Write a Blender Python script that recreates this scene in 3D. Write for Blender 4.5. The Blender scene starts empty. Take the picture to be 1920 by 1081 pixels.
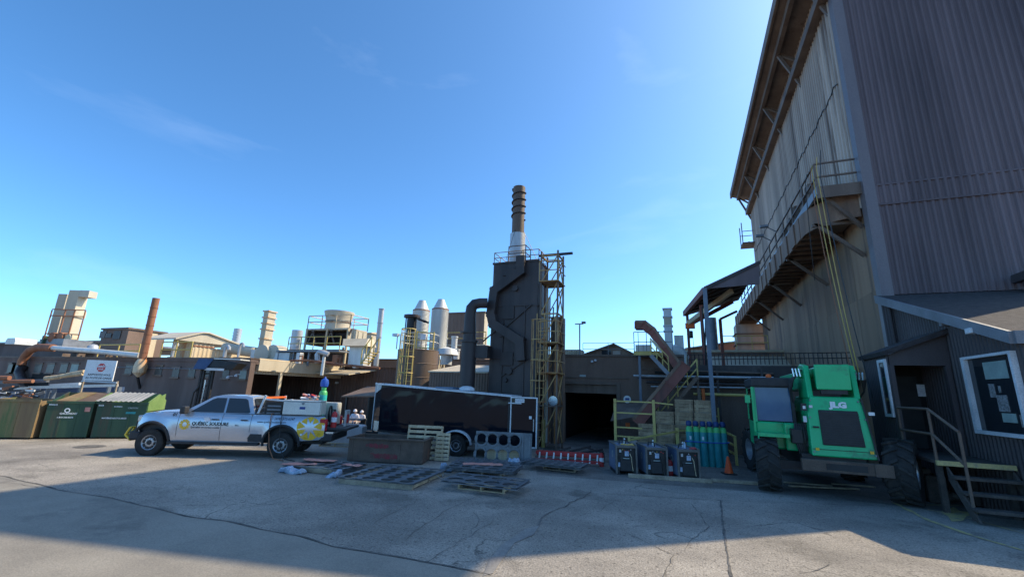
import bpy, bmesh, math, random
from math import sin, cos, tan, atan2, radians, pi, hypot
from mathutils import Vector, Matrix, noise
random.seed(7)
sc = bpy.context.scene
COL = sc.collection
# ---------------------------------------------------------------- camera, sky, sun, exposure
F, PIT, ROL, YAW, EYE = 810.0, radians(13.47), radians(2.0), radians(21.6), 2.25
def _rz(v, a): return Vector((v[0]*cos(a)-v[1]*sin(a), v[0]*sin(a)+v[1]*cos(a), v[2]))
_f = Vector((0, cos(PIT), sin(PIT))); _r0 = Vector((1, 0, 0)); _u0 = Vector((0, -sin(PIT), cos(PIT)))
CF = _rz(_f, YAW); CR = _rz(_r0*cos(ROL)+_u0*sin(ROL), YAW); CU = _rz(_u0*cos(ROL)-_r0*sin(ROL), YAW)
FH = Vector((-sin(YAW), cos(YAW), 0)); C0 = Vector((0, 0, EYE))
cam = bpy.data.objects.new('camera', bpy.data.cameras.new('camera')); COL.objects.link(cam)
cam.data.sensor_width = 36; cam.data.lens = 36*F/1920; cam.data.clip_end = 3000; cam.data.clip_start = .05
M = Matrix.Identity(4)
for i in range(3): M[i][0] = CR[i]; M[i][1] = CU[i]; M[i][2] = -CF[i]; M[i][3] = C0[i]
cam.matrix_world = M; sc.camera = cam
SUNV = Vector((.836, .68, 1)).normalized()          # towards the sun
SUN_EL = math.asin(SUNV.z); SUN_AZ = atan2(SUNV.x, SUNV.y)
sun = bpy.data.objects.new('sun', bpy.data.lights.new('sun', 'SUN')); COL.objects.link(sun)
sun.data.energy = 2.85; sun.data.angle = radians(.53); sun.data.color = (1, .84, .59)
sun.rotation_euler = (-SUNV).to_track_quat('-Z', 'Y').to_euler()
wd = bpy.data.worlds.new('World'); sc.world = wd; wd.use_nodes = True
nt = wd.node_tree; nt.nodes.clear(); N = nt.nodes.new; L = nt.links.new
sky = N('ShaderNodeTexSky'); sky.sky_type = 'NISHITA'; sky.sun_disc = False
sky.sun_elevation = SUN_EL; sky.sun_rotation = SUN_AZ; sky.air_density = .6; sky.dust_density = .9; sky.ozone_density = 5; sky.altitude = 50
tc = N('ShaderNodeTexCoord'); mp = N('ShaderNodeMapping'); mp.inputs['Scale'].default_value = (1.2, 1.2, 4.2); mp.inputs['Rotation'].default_value = (.2, .15, 2.1)
nz = N('ShaderNodeTexNoise'); nz.inputs['Scale'].default_value = 1.7; nz.inputs['Detail'].default_value = 7; nz.inputs['Roughness'].default_value = .55; nz.inputs['Distortion'].default_value = .35
rp = N('ShaderNodeValToRGB'); rp.color_ramp.elements[0].position = .60; rp.color_ramp.elements[1].position = .95
ma = N('ShaderNodeMath'); ma.operation = 'MULTIPLY'; ma.inputs[1].default_value = .11
hs = N('ShaderNodeHueSaturation'); hs.inputs['Saturation'].default_value = 1.1
mx = N('ShaderNodeMix'); mx.data_type = 'RGBA'; mx.inputs['B'].default_value = (6.0, 6.6, 7.4, 1)
bg = N('ShaderNodeBackground'); bg.inputs['Strength'].default_value = .15; out = N('ShaderNodeOutputWorld')
L(tc.outputs['Generated'], mp.inputs['Vector']); L(mp.outputs[0], nz.inputs['Vector']); L(nz.outputs['Fac'], rp.inputs[0]); L(rp.outputs[0], ma.inputs[0])
tn = N('ShaderNodeMix'); tn.data_type = 'RGBA'; tn.blend_type = 'MULTIPLY'; tn.inputs['Factor'].default_value = 1; tn.inputs['B'].default_value = (.92, 1.08, 1.05, 1)   # clear, slightly cyan summer sky
L(sky.outputs[0], tn.inputs['A']); L(tn.outputs['Result'], hs.inputs['Color']); L(hs.outputs[0], mx.inputs['A']); L(ma.outputs[0], mx.inputs['Factor']); L(mx.outputs['Result'], bg.inputs[0]); L(bg.outputs[0], out.inputs[0])
sc.view_settings.view_transform = 'Standard'; sc.view_settings.look = 'None'; sc.view_settings.exposure = 1.15; sc.view_settings.gamma = 1
sc.view_settings.use_curve_mapping = False
# ---------------------------------------------------------------- measuring helpers (photo sight line -> point on a plane of the place)
def ray(px, py): return CF + CR*((px-960)/F) + CU*((540.5-py)/F)
def on(px, py, ax, val):
    d = ray(px, py); return C0 + d*((val-C0[ax])/d[ax])
def G(px, py, z=0): return on(px, py, 2, z)
def at(px, py, d):
    k = ray(px, py); return C0 + k*(d/k.dot(FH))
def gridbox(x0, x1, x2, yt, yb, d):
    c = at(x1, yb, d); t = at(x1, yt, d)
    return (on(x0, yb, 1, c.y).x, c.x, c.y, on(x2, yb, 0, c.x).y, c.z, t.z)
# ---------------------------------------------------------------- materials
MATS = {}
def mat(name, c1, c2=None, scale=3., rough=.75, metal=0., bump=.15, fine=.18, streak=0., rust=None, rust_amt=.5, spec=.4, bscale=40., coat=0., lo=.38, hi=.62, vary=0., cracks=0.):
    m = bpy.data.materials.new(name); m.use_nodes = True; t = m.node_tree; n = t.nodes.new; l = t.links.new
    b = t.nodes['Principled BSDF']; b.inputs['Metallic'].default_value = metal; b.inputs['Roughness'].default_value = rough
    b.inputs['Specular IOR Level'].default_value = spec; b.inputs['Coat Weight'].default_value = coat
    tcn = n('ShaderNodeTexCoord'); mpn = n('ShaderNodeMapping'); l(tcn.outputs['Object'], mpn.inputs[0])
    if streak: mpn.inputs['Scale'].default_value = (1, 1, 1/(1+streak*8))
    a = n('ShaderNodeTexNoise'); a.inputs['Scale'].default_value = scale; a.inputs['Detail'].default_value = 8; a.inputs['Roughness'].default_value = .62; l(mpn.outputs[0], a.inputs['Vector'])
    r = n('ShaderNodeValToRGB'); r.color_ramp.elements[0].position = lo; r.color_ramp.elements[1].position = hi; l(a.outputs['Fac'], r.inputs[0])
    r.color_ramp.elements[0].color = (*c1, 1); r.color_ramp.elements[1].color = (*(c2 or c1), 1)
    col = r.outputs[0]
    if rust:
        q = n('ShaderNodeTexNoise'); q.inputs['Scale'].default_value = scale*.7; q.inputs['Detail'].default_value = 9; q.inputs['Roughness'].default_value = .7
        mp2 = n('ShaderNodeMapping'); mp2.inputs['Location'].default_value = (7, 3, 5); mp2.inputs['Scale'].default_value = mpn.inputs['Scale'].default_value; l(tcn.outputs['Object'], mp2.inputs[0]); l(mp2.outputs[0], q.inputs['Vector'])
        qr = n('ShaderNodeValToRGB'); qr.color_ramp.elements[0].position = .68-.3*rust_amt; qr.color_ramp.elements[1].position = .78-.3*rust_amt; l(q.outputs['Fac'], qr.inputs[0])
        k = n('ShaderNodeMix'); k.data_type = 'RGBA'; k.inputs['B'].default_value = (*rust, 1); l(qr.outputs[0], k.inputs['Factor']); l(col, k.inputs['A']); col = k.outputs['Result']
    fn = n('ShaderNodeTexNoise'); fn.inputs['Scale'].default_value = bscale; fn.inputs['Detail'].default_value = 5; l(tcn.outputs['Object'], fn.inputs['Vector'])
    if fine:
        fr = n('ShaderNodeMapRange'); fr.inputs['From Min'].default_value = .3; fr.inputs['From Max'].default_value = .7; fr.inputs['To Min'].default_value = 1-fine; fr.inputs['To Max'].default_value = 1+fine; l(fn.outputs['Fac'], fr.inputs[0])
        v = n('ShaderNodeVectorMath'); v.operation = 'SCALE'; l(col, v.inputs[0]); l(fr.outputs[0], v.inputs['Scale']); col = v.outputs[0]
    if vary:
        oi = n('ShaderNodeObjectInfo'); vr = n('ShaderNodeMapRange'); vr.inputs['To Min'].default_value = 1-vary; vr.inputs['To Max'].default_value = 1+vary; l(oi.outputs['Random'], vr.inputs[0])
        v2 = n('ShaderNodeVectorMath'); v2.operation = 'SCALE'; l(col, v2.inputs[0]); l(vr.outputs[0], v2.inputs['Scale']); col = v2.outputs[0]
    if cracks:   # fine broken crack network plus pale and dark aggregate specks
        wn = n('ShaderNodeTexNoise'); wn.inputs['Scale'].default_value = 1.1; wn.inputs['Detail'].default_value = 6; l(tcn.outputs['Object'], wn.inputs['Vector'])
        wm = n('ShaderNodeVectorMath'); wm.operation = 'MULTIPLY_ADD'; wm.inputs[1].default_value = (.9, .9, .9); l(wn.outputs['Color'], wm.inputs[0]); l(tcn.outputs['Object'], wm.inputs[2])
        vo = n('ShaderNodeTexVoronoi'); vo.feature = 'DISTANCE_TO_EDGE'; vo.inputs['Scale'].default_value = .33; l(wm.outputs[0], vo.inputs['Vector'])
        vr3 = n('ShaderNodeMapRange'); vr3.inputs['From Min'].default_value = .0; vr3.inputs['From Max'].default_value = .007; vr3.inputs['To Min'].default_value = cracks; vr3.inputs['To Max'].default_value = 0; l(vo.outputs['Distance'], vr3.inputs[0])
        ga = n('ShaderNodeMapRange'); ga.inputs['From Min'].default_value = .48; ga.inputs['From Max'].default_value = .6; l(a.outputs['Fac'], ga.inputs[0]); mm = n('ShaderNodeMath'); mm.operation = 'MULTIPLY'; l(vr3.outputs[0], mm.inputs[0]); l(ga.outputs[0], mm.inputs[1])
        k3 = n('ShaderNodeMix'); k3.data_type = 'RGBA'; k3.inputs['B'].default_value = (.05, .047, .042, 1); l(mm.outputs[0], k3.inputs['Factor']); l(col, k3.inputs['A']); col = k3.outputs['Result']
        sp = n('ShaderNodeTexNoise'); sp.inputs['Scale'].default_value = 16; sp.inputs['Detail'].default_value = 3; l(tcn.outputs['Object'], sp.inputs['Vector'])
        sr = n('ShaderNodeValToRGB'); sr.color_ramp.elements[0].position = .30; sr.color_ramp.elements[0].color = (.45, .45, .45, 1); sr.color_ramp.elements[1].position = .42; sr.color_ramp.elements[1].color = (1, 1, 1, 1); l(sp.outputs['Fac'], sr.inputs[0])
        k4 = n('ShaderNodeMix'); k4.data_type = 'RGBA'; k4.blend_type = 'MULTIPLY'; k4.inputs['Factor'].default_value = 1; l(col, k4.inputs['A']); l(sr.outputs[0], k4.inputs['B']); col = k4.outputs['Result']
    if cracks:   # broad worn and oily areas
        bs = n('ShaderNodeTexNoise'); bs.inputs['Scale'].default_value = .22; bs.inputs['Detail'].default_value = 5; bs.inputs['Roughness'].default_value = .65; l(tcn.outputs['Object'], bs.inputs['Vector'])
        br = n('ShaderNodeMapRange'); br.inputs['From Min'].default_value = .36; br.inputs['From Max'].default_value = .62; br.inputs['To Min'].default_value = .68; br.inputs['To Max'].default_value = 1.14; l(bs.outputs['Fac'], br.inputs[0])
        v5 = n('ShaderNodeVectorMath'); v5.operation = 'SCALE'; l(col, v5.inputs[0]); l(br.outputs[0], v5.inputs['Scale']); col = v5.outputs[0]
    l(col, b.inputs['Base Color'])
    if bump:
        bp = n('ShaderNodeBump'); bp.inputs['Strength'].default_value = bump; bp.inputs['Distance'].default_value = .02; l(fn.outputs['Fac'], bp.inputs['Height']); l(bp.outputs[0], b.inputs['Normal'])
    MATS[name] = m; return m
RUST = (.22, .085, .035)
mat('concrete', (.235, .21, .18), (.33, .295, .25), .55, .9, bump=.6, fine=.38, bscale=38, rust=(.17, .152, .128), rust_amt=.42, cracks=.8)
mat('asphalt', (.20, .18, .15), (.26, .235, .195), .6, .88, bump=.3, fine=.2, bscale=60, rust=(.15, .135, .115), rust_amt=.35)
mat('dirt', (.12, .105, .09), (.21, .185, .16), .9, .95, bump=.6, fine=.3, bscale=18)
mat('crack', (.07, .066, .06), (.14, .13, .12), 5, .95)
mat('step_wood', (.05, .043, .038), (.085, .07, .06), 5, .9, bump=.3)  # wood tone darkened to carry the deep shade around the annex
mat('tar', (.17, .16, .15), (.24, .225, .205), 2, .85)
mat('yellow_paint', (.50, .40, .16), (.42, .34, .16), 6, .7, rust=(.25, .22, .17), rust_amt=.55)
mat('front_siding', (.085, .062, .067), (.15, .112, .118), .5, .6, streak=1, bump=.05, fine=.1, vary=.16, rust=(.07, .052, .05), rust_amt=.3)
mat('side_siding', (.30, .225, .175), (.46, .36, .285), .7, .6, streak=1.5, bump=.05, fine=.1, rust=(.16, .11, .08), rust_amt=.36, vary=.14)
mat('side_panel', (.20, .118, .066), (.32, .20, .12), .6, .7, streak=2, bump=.1, fine=.15, rust=(.085, .055, .04), rust_amt=.5, vary=.14)
mat('trim', (.15, .13, .14), (.19, .165, .17), 1, .5, streak=1)
mat('annex_siding', (.045, .038, .04), (.072, .06, .062), .6, .6, streak=1, bump=.05)  # deep shade under the overhang is put into this dark colour
mat('shingle', (.035, .03, .031), (.062, .053, .053), 6, .95, bump=.8)
mat('fascia', (.20, .21, .23), (.15, .155, .17), 1.5, .6)  # grey lowered along with the siding for the annex shade
mat('frame_white', (.62, .64, .66), (.5, .52, .54), 2, .5)
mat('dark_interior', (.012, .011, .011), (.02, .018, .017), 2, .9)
mat('glass', (.02, .025, .03), None, 1, .06, bump=0, fine=0, spec=.8)
mat('window_dim', (.045, .047, .046), (.075, .076, .07), 3, .35, bump=0)
mat('glass_blue', (.05, .12, .22), (.08, .16, .26), 1, .06, bump=0, fine=0, spec=.35)  # blue base colour stands in for the bluish reflection on the pane
mat('frame_grey', (.11, .10, .09), (.16, .145, .13), 4, .8)
mat('paper', (.7, .7, .72), (.6, .6, .62), 8, .8, bump=0)
mat('poster', (.3, .3, .3), (.1, .1, .1), 22, .6, bump=0)
mat('green_board', (.28, .36, .33), (.22, .29, .27), 3, .6, bump=0)
mat('brick_dark', (.118, .080, .068), (.165, .115, .098), .8, .85, streak=.6, bump=.3, bscale=22)
mat('brown_wall', (.16, .105, .08), (.22, .15, .115), .7, .85, streak=.6, bump=.3, bscale=22)
mat('parapet', (.19, .17, .15), (.14, .125, .115), 1.2, .7)
mat('roofing', (.16, .14, .125), (.22, .19, .17), .6, .9)
mat('brown_steel', (.115, .078, .058), (.17, .12, .09), 1, .6, streak=1, rust=(.08, .045, .03), rust_amt=.35)
mat('black_steel', (.026, .019, .019), (.058, .042, .039), .9, .5, streak=.8, rust=(.11, .085, .075), rust_amt=.34, vary=.2)
mat('black', (.015, .015, .016), (.025, .025, .026), 3, .5, bump=.05)
mat('rubber', (.016, .016, .016), (.032, .030, .028), 4, .85, rust=(.075, .066, .055), rust_amt=.3)
mat('beige', (.46, .39, .28), (.56, .48, .355), .9, .65, streak=1, rust=RUST, rust_amt=.12)
mat('beige_rust', (.55, .43, .27), (.62, .50, .34), 1.1, .7, streak=2, rust=(.42, .17, .05), rust_amt=.38)
mat('brown_beige', (.36, .30, .22), (.46, .385, .285), 1, .65, streak=1)
mat('cream', (.54, .48, .37), (.46, .40, .31), .8, .6, streak=1)
mat('galv', (.40, .41, .42), (.52, .53, .54), 1.5, .45, metal=.35, streak=1)
mat('galv_pale', (.55, .55, .53), (.66, .66, .63), 1.2, .5, metal=.15, streak=1, rust=(.40, .19, .07), rust_amt=.16)
mat('rust_pipe', (.23, .092, .05), (.31, .14, .075), 1.4, .8, streak=1, rust=(.17, .06, .035), rust_amt=.45)
mat('red_steel', (.19, .065, .05), (.26, .095, .07), 1.2, .7, streak=.5, rust=(.11, .05, .04), rust_amt=.4)
mat('yellow_steel', (.56, .43, .13), (.50, .37, .12), 3, .55, rust=(.3, .16, .05), rust_amt=.3)
mat('ladder_steel', (.50, .33, .14), (.40, .22, .09), 2.2, .7, rust=(.28, .11, .045), rust_amt=.5)
mat('grey_steel', (.16, .17, .19), (.22, .23, .25), 2, .5, metal=.2)
mat('blue_grey_steel', (.10, .13, .17), (.14, .17, .21), 2, .5)
mat('plate_steel', (.115, .12, .13), (.175, .18, .19), 1.6, .45, metal=.35, rust=(.16, .10, .075), rust_amt=.18)
mat('rust_box', (.085, .058, .045), (.13, .09, .068), 2, .85, rust=(.18, .085, .05), rust_amt=.25)
mat('wood', (.42, .31, .19), (.55, .43, .28), 5, .85, streak=0, bump=.3)
mat('wood_grey', (.24, .19, .135), (.38, .30, .215), 4, .9, bump=.4)
mat('crate_wood', (.30, .20, .12), (.48, .34, .21), 4, .9, bump=.4, vary=.2)
mat('pink', (.50, .20, .16), (.60, .28, .22), 3, .8)
mat('film', (.24, .31, .42), (.36, .43, .54), 5, .25, spec=.6)
mat('dump_green', (.022, .06, .036), (.04, .085, .045), 2.2, .6, streak=1.5, rust=(.07, .055, .035), rust_amt=.55)  # green lowered so the dumpster fronts read as shaded
mat('dump_green_lit', (.13, .22, .065), (.18, .27, .09), 1.5, .6, rust=(.2, .14, .06), rust_amt=.3)  # sunlit copy of the dumpster green, brightened for the sun-facing sides
mat('dump_rust', (.16, .10, .055), (.24, .17, .08), 1.6, .75, streak=1, rust=(.10, .13, .05), rust_amt=.5)
mat('tin_roof', (.26, .26, .25), (.35, .34, .32), 1.5, .55, metal=.3, streak=.5)
mat('white_text', (.72, .74, .74), None, 4, .6, bump=0, fine=.1)
mat('white_faint', (.36, .42, .40), None, 4, .6, bump=0, fine=.2)
mat('black_text', (.02, .02, .022), None, 4, .5, bump=0, fine=0)
mat('blue_text', (.02, .05, .22), None, 4, .5, bump=0, fine=0)
mat('red_sign', (.62, .04, .035), (.55, .05, .04), 3, .5, bump=0)
mat('sign_white', (.75, .75, .74), (.68, .68, .67), 2, .5, bump=0)
mat('truck_paint', (.44, .47, .52), (.48, .51, .56), .7, .24, metal=.55, bump=0, fine=.03, coat=.6, spec=.5, rust=(.50, .48, .45), rust_amt=.1)
mat('plastic_black', (.022, .022, .024), (.032, .032, .034), 5, .6, bump=.05)
mat('chrome', (.62, .63, .65), (.5, .5, .52), 3, .25, metal=.85, bump=0)
mat('rim_silver', (.34, .35, .37), (.27, .28, .30), 3, .35, metal=.6, bump=0)
mat('sun_yellow', (.75, .45, .03), (.72, .40, .03), 3, .45, bump=0)
mat('guard_yellow', (.75, .52, .04), (.68, .46, .05), 4, .5)
mat('light_red', (.45, .02, .03), (.35, .015, .02), 8, .2, bump=0)
mat('alu', (.50, .50, .48), (.58, .58, .55), 3, .4, metal=.5, bump=.1)
mat('tread_plate', (.62, .60, .52), (.70, .68, .60), 12, .45, metal=.3, bump=.4)
mat('teal', (.02, .22, .24), (.03, .28, .28), 3, .45, bump=.05)
mat('teal_light', (.03, .42, .38), (.04, .48, .42), 3, .45, bump=.05)
mat('cyl_green', (.08, .42, .12), (.10, .48, .16), 3, .45, bump=.05)
mat('cyl_blue', (.02, .08, .36), (.03, .10, .42), 3, .4, bump=.05)
mat('cyl_blue_dark', (.01, .035, .13), (.015, .045, .16), 3, .5, bump=.05)
mat('tele_green', (.003, .40, .14), (.005, .46, .17), 1.5, .38, bump=.03, fine=.05, coat=.2, rust=(.02, .20, .085), rust_amt=.42)
mat('orange', (.75, .13, .02), (.7, .15, .03), 3, .6)
mat('cone_orange', (.85, .10, .03), (.80, .12, .03), 4, .6)
mat('red_paint', (.45, .03, .03), (.38, .03, .03), 3, .5)
mat('welder_blue', (.10, .15, .24), (.15, .20, .29), 2, .45, metal=.2)
mat('skin', (.48, .30, .22), None, 3, .6, bump=0)
mat('shirt', (.72, .68, .70), (.78, .74, .76), 6, .85)
mat('trouser', (.06, .07, .1), (.08, .09, .12), 6, .85)
mat('trailer_black', (.006, .008, .013), (.008, .010, .016), .8, .07, bump=0, fine=0, spec=.22)
mat('hose_yellow', (.50, .33, .08), None, 3, .6, bump=0)
mat('tan_cloth', (.20, .17, .14), (.28, .24, .20), 3, .9, bump=.5)
mat('rust_side', (.16, .095, .065), (.25, .16, .11), 1.5, .75, streak=.6, rust=(.12, .08, .06), rust_amt=.35)
mat('faded_red', (.22, .03, .04), (.14, .05, .045), 6, .85, rust=(.10, .07, .055), rust_amt=.45)
mat('blue_tarp', (.03, .06, .13), (.05, .085, .17), 3, .6)
# clear cab glass: see-through with a weak reflection
_g = bpy.data.materials.new('glass_clear'); _g.use_nodes = True; MATS['glass_clear'] = _g; _gt = _g.node_tree; _gt.nodes.remove(_gt.nodes['Principled BSDF'])
_a = _gt.nodes.new('ShaderNodeBsdfTransparent'); _a.inputs[0].default_value = (.30, .42, .55, 1); _s = _gt.nodes.new('ShaderNodeBsdfGlossy'); _s.inputs['Roughness'].default_value = .03; _m = _gt.nodes.new('ShaderNodeMixShader'); _w = _gt.nodes.new('ShaderNodeFresnel'); _w.inputs[0].default_value = 1.9
_gt.links.new(_w.outputs[0], _m.inputs[0]); _gt.links.new(_a.outputs[0], _m.inputs[1]); _gt.links.new(_s.outputs[0], _m.inputs[2]); _gt.links.new(_m.outputs[0], _gt.nodes['Material Output'].inputs[0])
# wavy black side skin of the trailer: gentle dents so that reflections swim
_t = MATS['trailer_black'].node_tree; _n = _t.nodes.new('ShaderNodeTexNoise'); _n.inputs['Scale'].default_value = .9; _n.inputs['Detail'].default_value = 1.5; _n.inputs['Distortion'].default_value = .8
_c = _t.nodes.new('ShaderNodeTexCoord'); _b = _t.nodes.new('ShaderNodeBump'); _b.inputs['Strength'].default_value = .22; _b.inputs['Distance'].default_value = .12
_t.links.new(_c.outputs['Object'], _n.inputs['Vector']); _t.links.new(_n.outputs['Fac'], _b.inputs['Height']); _t.links.new(_b.outputs[0], _t.nodes['Principled BSDF'].inputs['Normal'])
# ---------------------------------------------------------------- mesh helpers
def put(o, parent=None):
    COL.objects.link(o)
    if parent is not None: o.parent = parent
    return o
def tag(o, label=None, cat=None, group=None, kind=None):
    for k, v in (('label', label), ('category', cat), ('group', group), ('kind', kind)):
        if v: o[k] = v
    return o
def thing(name, label, cat, loc=(0, 0, 0), rz=0, group=None, scale=1):
    o = bpy.data.objects.new(name, None); o.empty_display_size = .2; put(o)
    o.location = loc; o.rotation_euler = (0, 0, rz); o.scale = (scale,)*3
    return tag(o, label, cat, group)
def origin(o):
    s = Vector((0, 0, 0))
    while o is not None: s += o.location; o = o.parent
    return s
class MB:
    def __init__(s): s.v = []; s.f = []
    def add(s, vs, fs):
        k = len(s.v); s.v += [Vector(a) for a in vs]; s.f += [tuple(i+k for i in f) for f in fs]; return s
    def box(s, x0, x1, y0, y1, z0, z1):
        x0, x1 = sorted((x0, x1)); y0, y1 = sorted((y0, y1)); z0, z1 = sorted((z0, z1))
        return s.add([(x0,y0,z0),(x1,y0,z0),(x1,y1,z0),(x0,y1,z0),(x0,y0,z1),(x1,y0,z1),(x1,y1,z1),(x0,y1,z1)],
                     [(0,3,2,1),(4,5,6,7),(0,1,5,4),(1,2,6,5),(2,3,7,6),(3,0,4,7)])
    def bar(s, p, q, w=.05, h=None, up=(0, 0, 1)):
        h = h or w; p = Vector(p); q = Vector(q); d = (q-p).normalized(); up = Vector(up)
        if abs(d.dot(up)) > .98: up = Vector((0, 1, 0))
        a = d.cross(up).normalized()*(w/2); b = a.cross(d).normalized()*(h/2)
        return s.add([p-a-b, p+a-b, p+a+b, p-a+b, q-a-b, q+a-b, q+a+b, q-a+b], [(0,3,2,1),(4,5,6,7),(0,1,5,4),(1,2,6,5),(2,3,7,6),(3,0,4,7)])
    def cyl(s, p, q, r, r2=None, n=12, caps=True):
        r2 = r if r2 is None else r2; p = Vector(p); q = Vector(q); d = (q-p).normalized()
        up = Vector((0, 0, 1)) if abs(d.z) < .95 else Vector((1, 0, 0)); a = d.cross(up).normalized(); b = d.cross(a)
        vs = [p+(a*cos(2*pi*i/n)+b*sin(2*pi*i/n))*r for i in range(n)]+[q+(a*cos(2*pi*i/n)+b*sin(2*pi*i/n))*r2 for i in range(n)]
        fs = [(i, (i+1) % n, n+(i+1) % n, n+i) for i in range(n)]
        if caps: fs += [tuple(range(n-1, -1, -1)), tuple(range(n, 2*n))]
        return s.add(vs, fs)
    def tube(s, path, r, n=8):
        P = [Vector(p) for p in path]; rings = []; a = None
        for i, p in enumerate(P):
            d = (P[min(i+1, len(P)-1)]-P[max(i-1, 0)]).normalized()
            if a is None: up = Vector((0, 0, 1)) if abs(d.z) < .95 else Vector((1, 0, 0)); a = d.cross(up).normalized()
            else: a = (a-d*a.dot(d)).normalized()
            b = d.cross(a); rr = r[i] if isinstance(r, (list, tuple)) else r
            rings.append([p+(a*cos(2*pi*j/n)+b*sin(2*pi*j/n))*rr for j in range(n)])
        return s.loft(rings)
    def loft(s, rings, caps=True):
        n = len(rings[0]); vs = [v for r in rings for v in r]; fs = []
        for i in range(len(rings)-1):
            for j in range(n): fs.append((i*n+j, i*n+(j+1) % n, (i+1)*n+(j+1) % n, (i+1)*n+j))
        if caps: fs += [tuple(range(n-1, -1, -1)), tuple(range((len(rings)-1)*n, len(rings)*n))]
        return s.add(vs, fs)
    def lathe(s, prof, c=(0, 0, 0), n=20, axis='z', caps=True):
        c = Vector(c); rings = []
        for r, h in prof:
            rg = []
            for j in range(n):
                a = 2*pi*j/n
                v = {'z': (r*cos(a), r*sin(a), h), 'y': (r*cos(a), h, r*sin(a)), 'x': (h, r*cos(a), r*sin(a))}[axis]
                rg.append(c+Vector(v))
            rings.append(rg)
        return s.loft(rings, caps)
    def prism(s, poly, ax, a, b):
        def P(p, t): return {'x': (t, p[0], p[1]), 'y': (p[0], t, p[1]), 'z': (p[0], p[1], t)}[ax]
        n = len(poly)
        return s.add([P(p, a) for p in poly]+[P(p, b) for p in poly], [tuple(range(n-1, -1, -1)), tuple(range(n, 2*n))]+[(i, (i+1) % n, n+(i+1) % n, n+i) for i in range(n)])
    def slab(s, quad, t):
        q = [Vector(p) for p in quad]; nr = (q[1]-q[0]).cross(q[-1]-q[0]).normalized()*t; n = len(q)
        return s.add(q+[p-nr for p in q], [tuple(range(n)), tuple(range(2*n-1, n-1, -1))]+[(i, n+i, n+(i+1) % n, (i+1) % n) for i in range(n)])
    def corr(s, p0, p1, z0, z1, pitch=.15, depth=.03, nrm=None):
        p0 = Vector(p0); p1 = Vector(p1); Ln = (p1-p0).length; d = (p1-p0)/Ln; nrm = Vector(nrm) if nrm else d.cross(Vector((0, 0, 1)))
        k = max(1, int(Ln/pitch)); st = Ln/k; pts = []
        for i in range(k):
            for t, o in ((0, 0), (.3, 0), (.5, depth), (.8, depth)): pts.append(p0+d*((i+t)*st)+nrm*o)
        pts.append(p1.copy()); vs = []; zz0 = z0 if callable(z0) else (lambda p: z0); zz1 = z1 if callable(z1) else (lambda p: z1)
        for p in pts: vs += [(p.x, p.y, zz0(p)), (p.x, p.y, zz1(p))]
        return s.add(vs, [(2*i, 2*i+2, 2*i+3, 2*i+1) for i in range(len(pts)-1)])
    def build(s, name, m, parent=None, world=False, smooth=False, bevel=0., label=None, kind=None):
        me = bpy.data.meshes.new(name); off = origin(parent) if (world and parent is not None) else Vector((0, 0, 0))
        me.from_pydata([tuple(v-off) for v in s.v], [], s.f); bm = bmesh.new(); bm.from_mesh(me); bmesh.ops.recalc_face_normals(bm, faces=bm.faces); bm.to_mesh(me); bm.free()
        me.materials.append(MATS[m])
        if smooth:
            me.polygons.foreach_set('use_smooth', [True]*len(me.polygons)); me.set_sharp_from_angle(angle=radians(38))
        o = put(bpy.data.objects.new(name, me), parent)
        if bevel:
            bv = o.modifiers.new('bevel', 'BEVEL'); bv.width = bevel; bv.segments = 2; bv.limit_method = 'ANGLE'; bv.angle_limit = radians(35)
        return tag(o, label, kind=kind)
def solo(name, mb, m, label, cat, group=None, smooth=False, bevel=0., at0=None):
    b = at0 or Vector((sum(v.x for v in mb.v)/len(mb.v), sum(v.y for v in mb.v)/len(mb.v), min(v.z for v in mb.v))); b = Vector(b)
    mb.v = [v-b for v in mb.v]; o = mb.build(name, m, None, smooth=smooth, bevel=bevel); o.location = b; return tag(o, label, cat, group)
def clone(o, loc=None, rz=None, parent=None, **tags):
    c = o.copy(); put(c, parent if parent is not None else o.parent)
    if loc is not None: c.location = loc
    if rz is not None: c.rotation_euler = (0, 0, rz)
    tag(c, **tags); return c
def clone_tree(o, loc, rz=0, label=None):
    c = o.copy(); put(c); c.location = loc; c.rotation_euler = (0, 0, rz)
    if label: c['label'] = label
    for ch in o.children:
        k = ch.copy(); put(k, c)
        for g in ch.children: put(g.copy(), k)
    return c
def text(s, h, org, xdir, up, m, parent, name='lettering', align='LEFT', world=False, sx=1., thick=0., kind=None):
    cu = bpy.data.curves.new('t', 'FONT'); cu.body = s; cu.size = h*1.42; cu.align_x = align; cu.extrude = .0015; cu.offset = thick; cu.resolution_u = 2
    to = put(bpy.data.objects.new('t', cu)); dg = bpy.context.evaluated_depsgraph_get(); me = bpy.data.meshes.new_from_object(to.evaluated_get(dg))
    bpy.data.objects.remove(to); bpy.data.curves.remove(cu)
    xd = Vector(xdir).normalized(); u = Vector(up).normalized(); nn = xd.cross(u); org = Vector(org)-(origin(parent) if world else Vector((0, 0, 0)))
    for v in me.vertices: v.co = org+xd*(v.co.x*sx)+u*v.co.y+nn*v.co.z
    me.materials.clear(); me.materials.append(MATS[m]); me.name = name
    return put(bpy.data.objects.new(name, me), parent)
def ring(c, ax1, ax2, r0, r1, n=24):
    c = Vector(c); a = Vector(ax1); b = Vector(ax2); mb = MB()
    vs = [c+(a*cos(2*pi*i/n)+b*sin(2*pi*i/n))*r for r in (r0, r1) for i in range(n)]
    return mb.add(vs, [(i, (i+1) % n, n+(i+1) % n, n+i) for i in range(n)])
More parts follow.
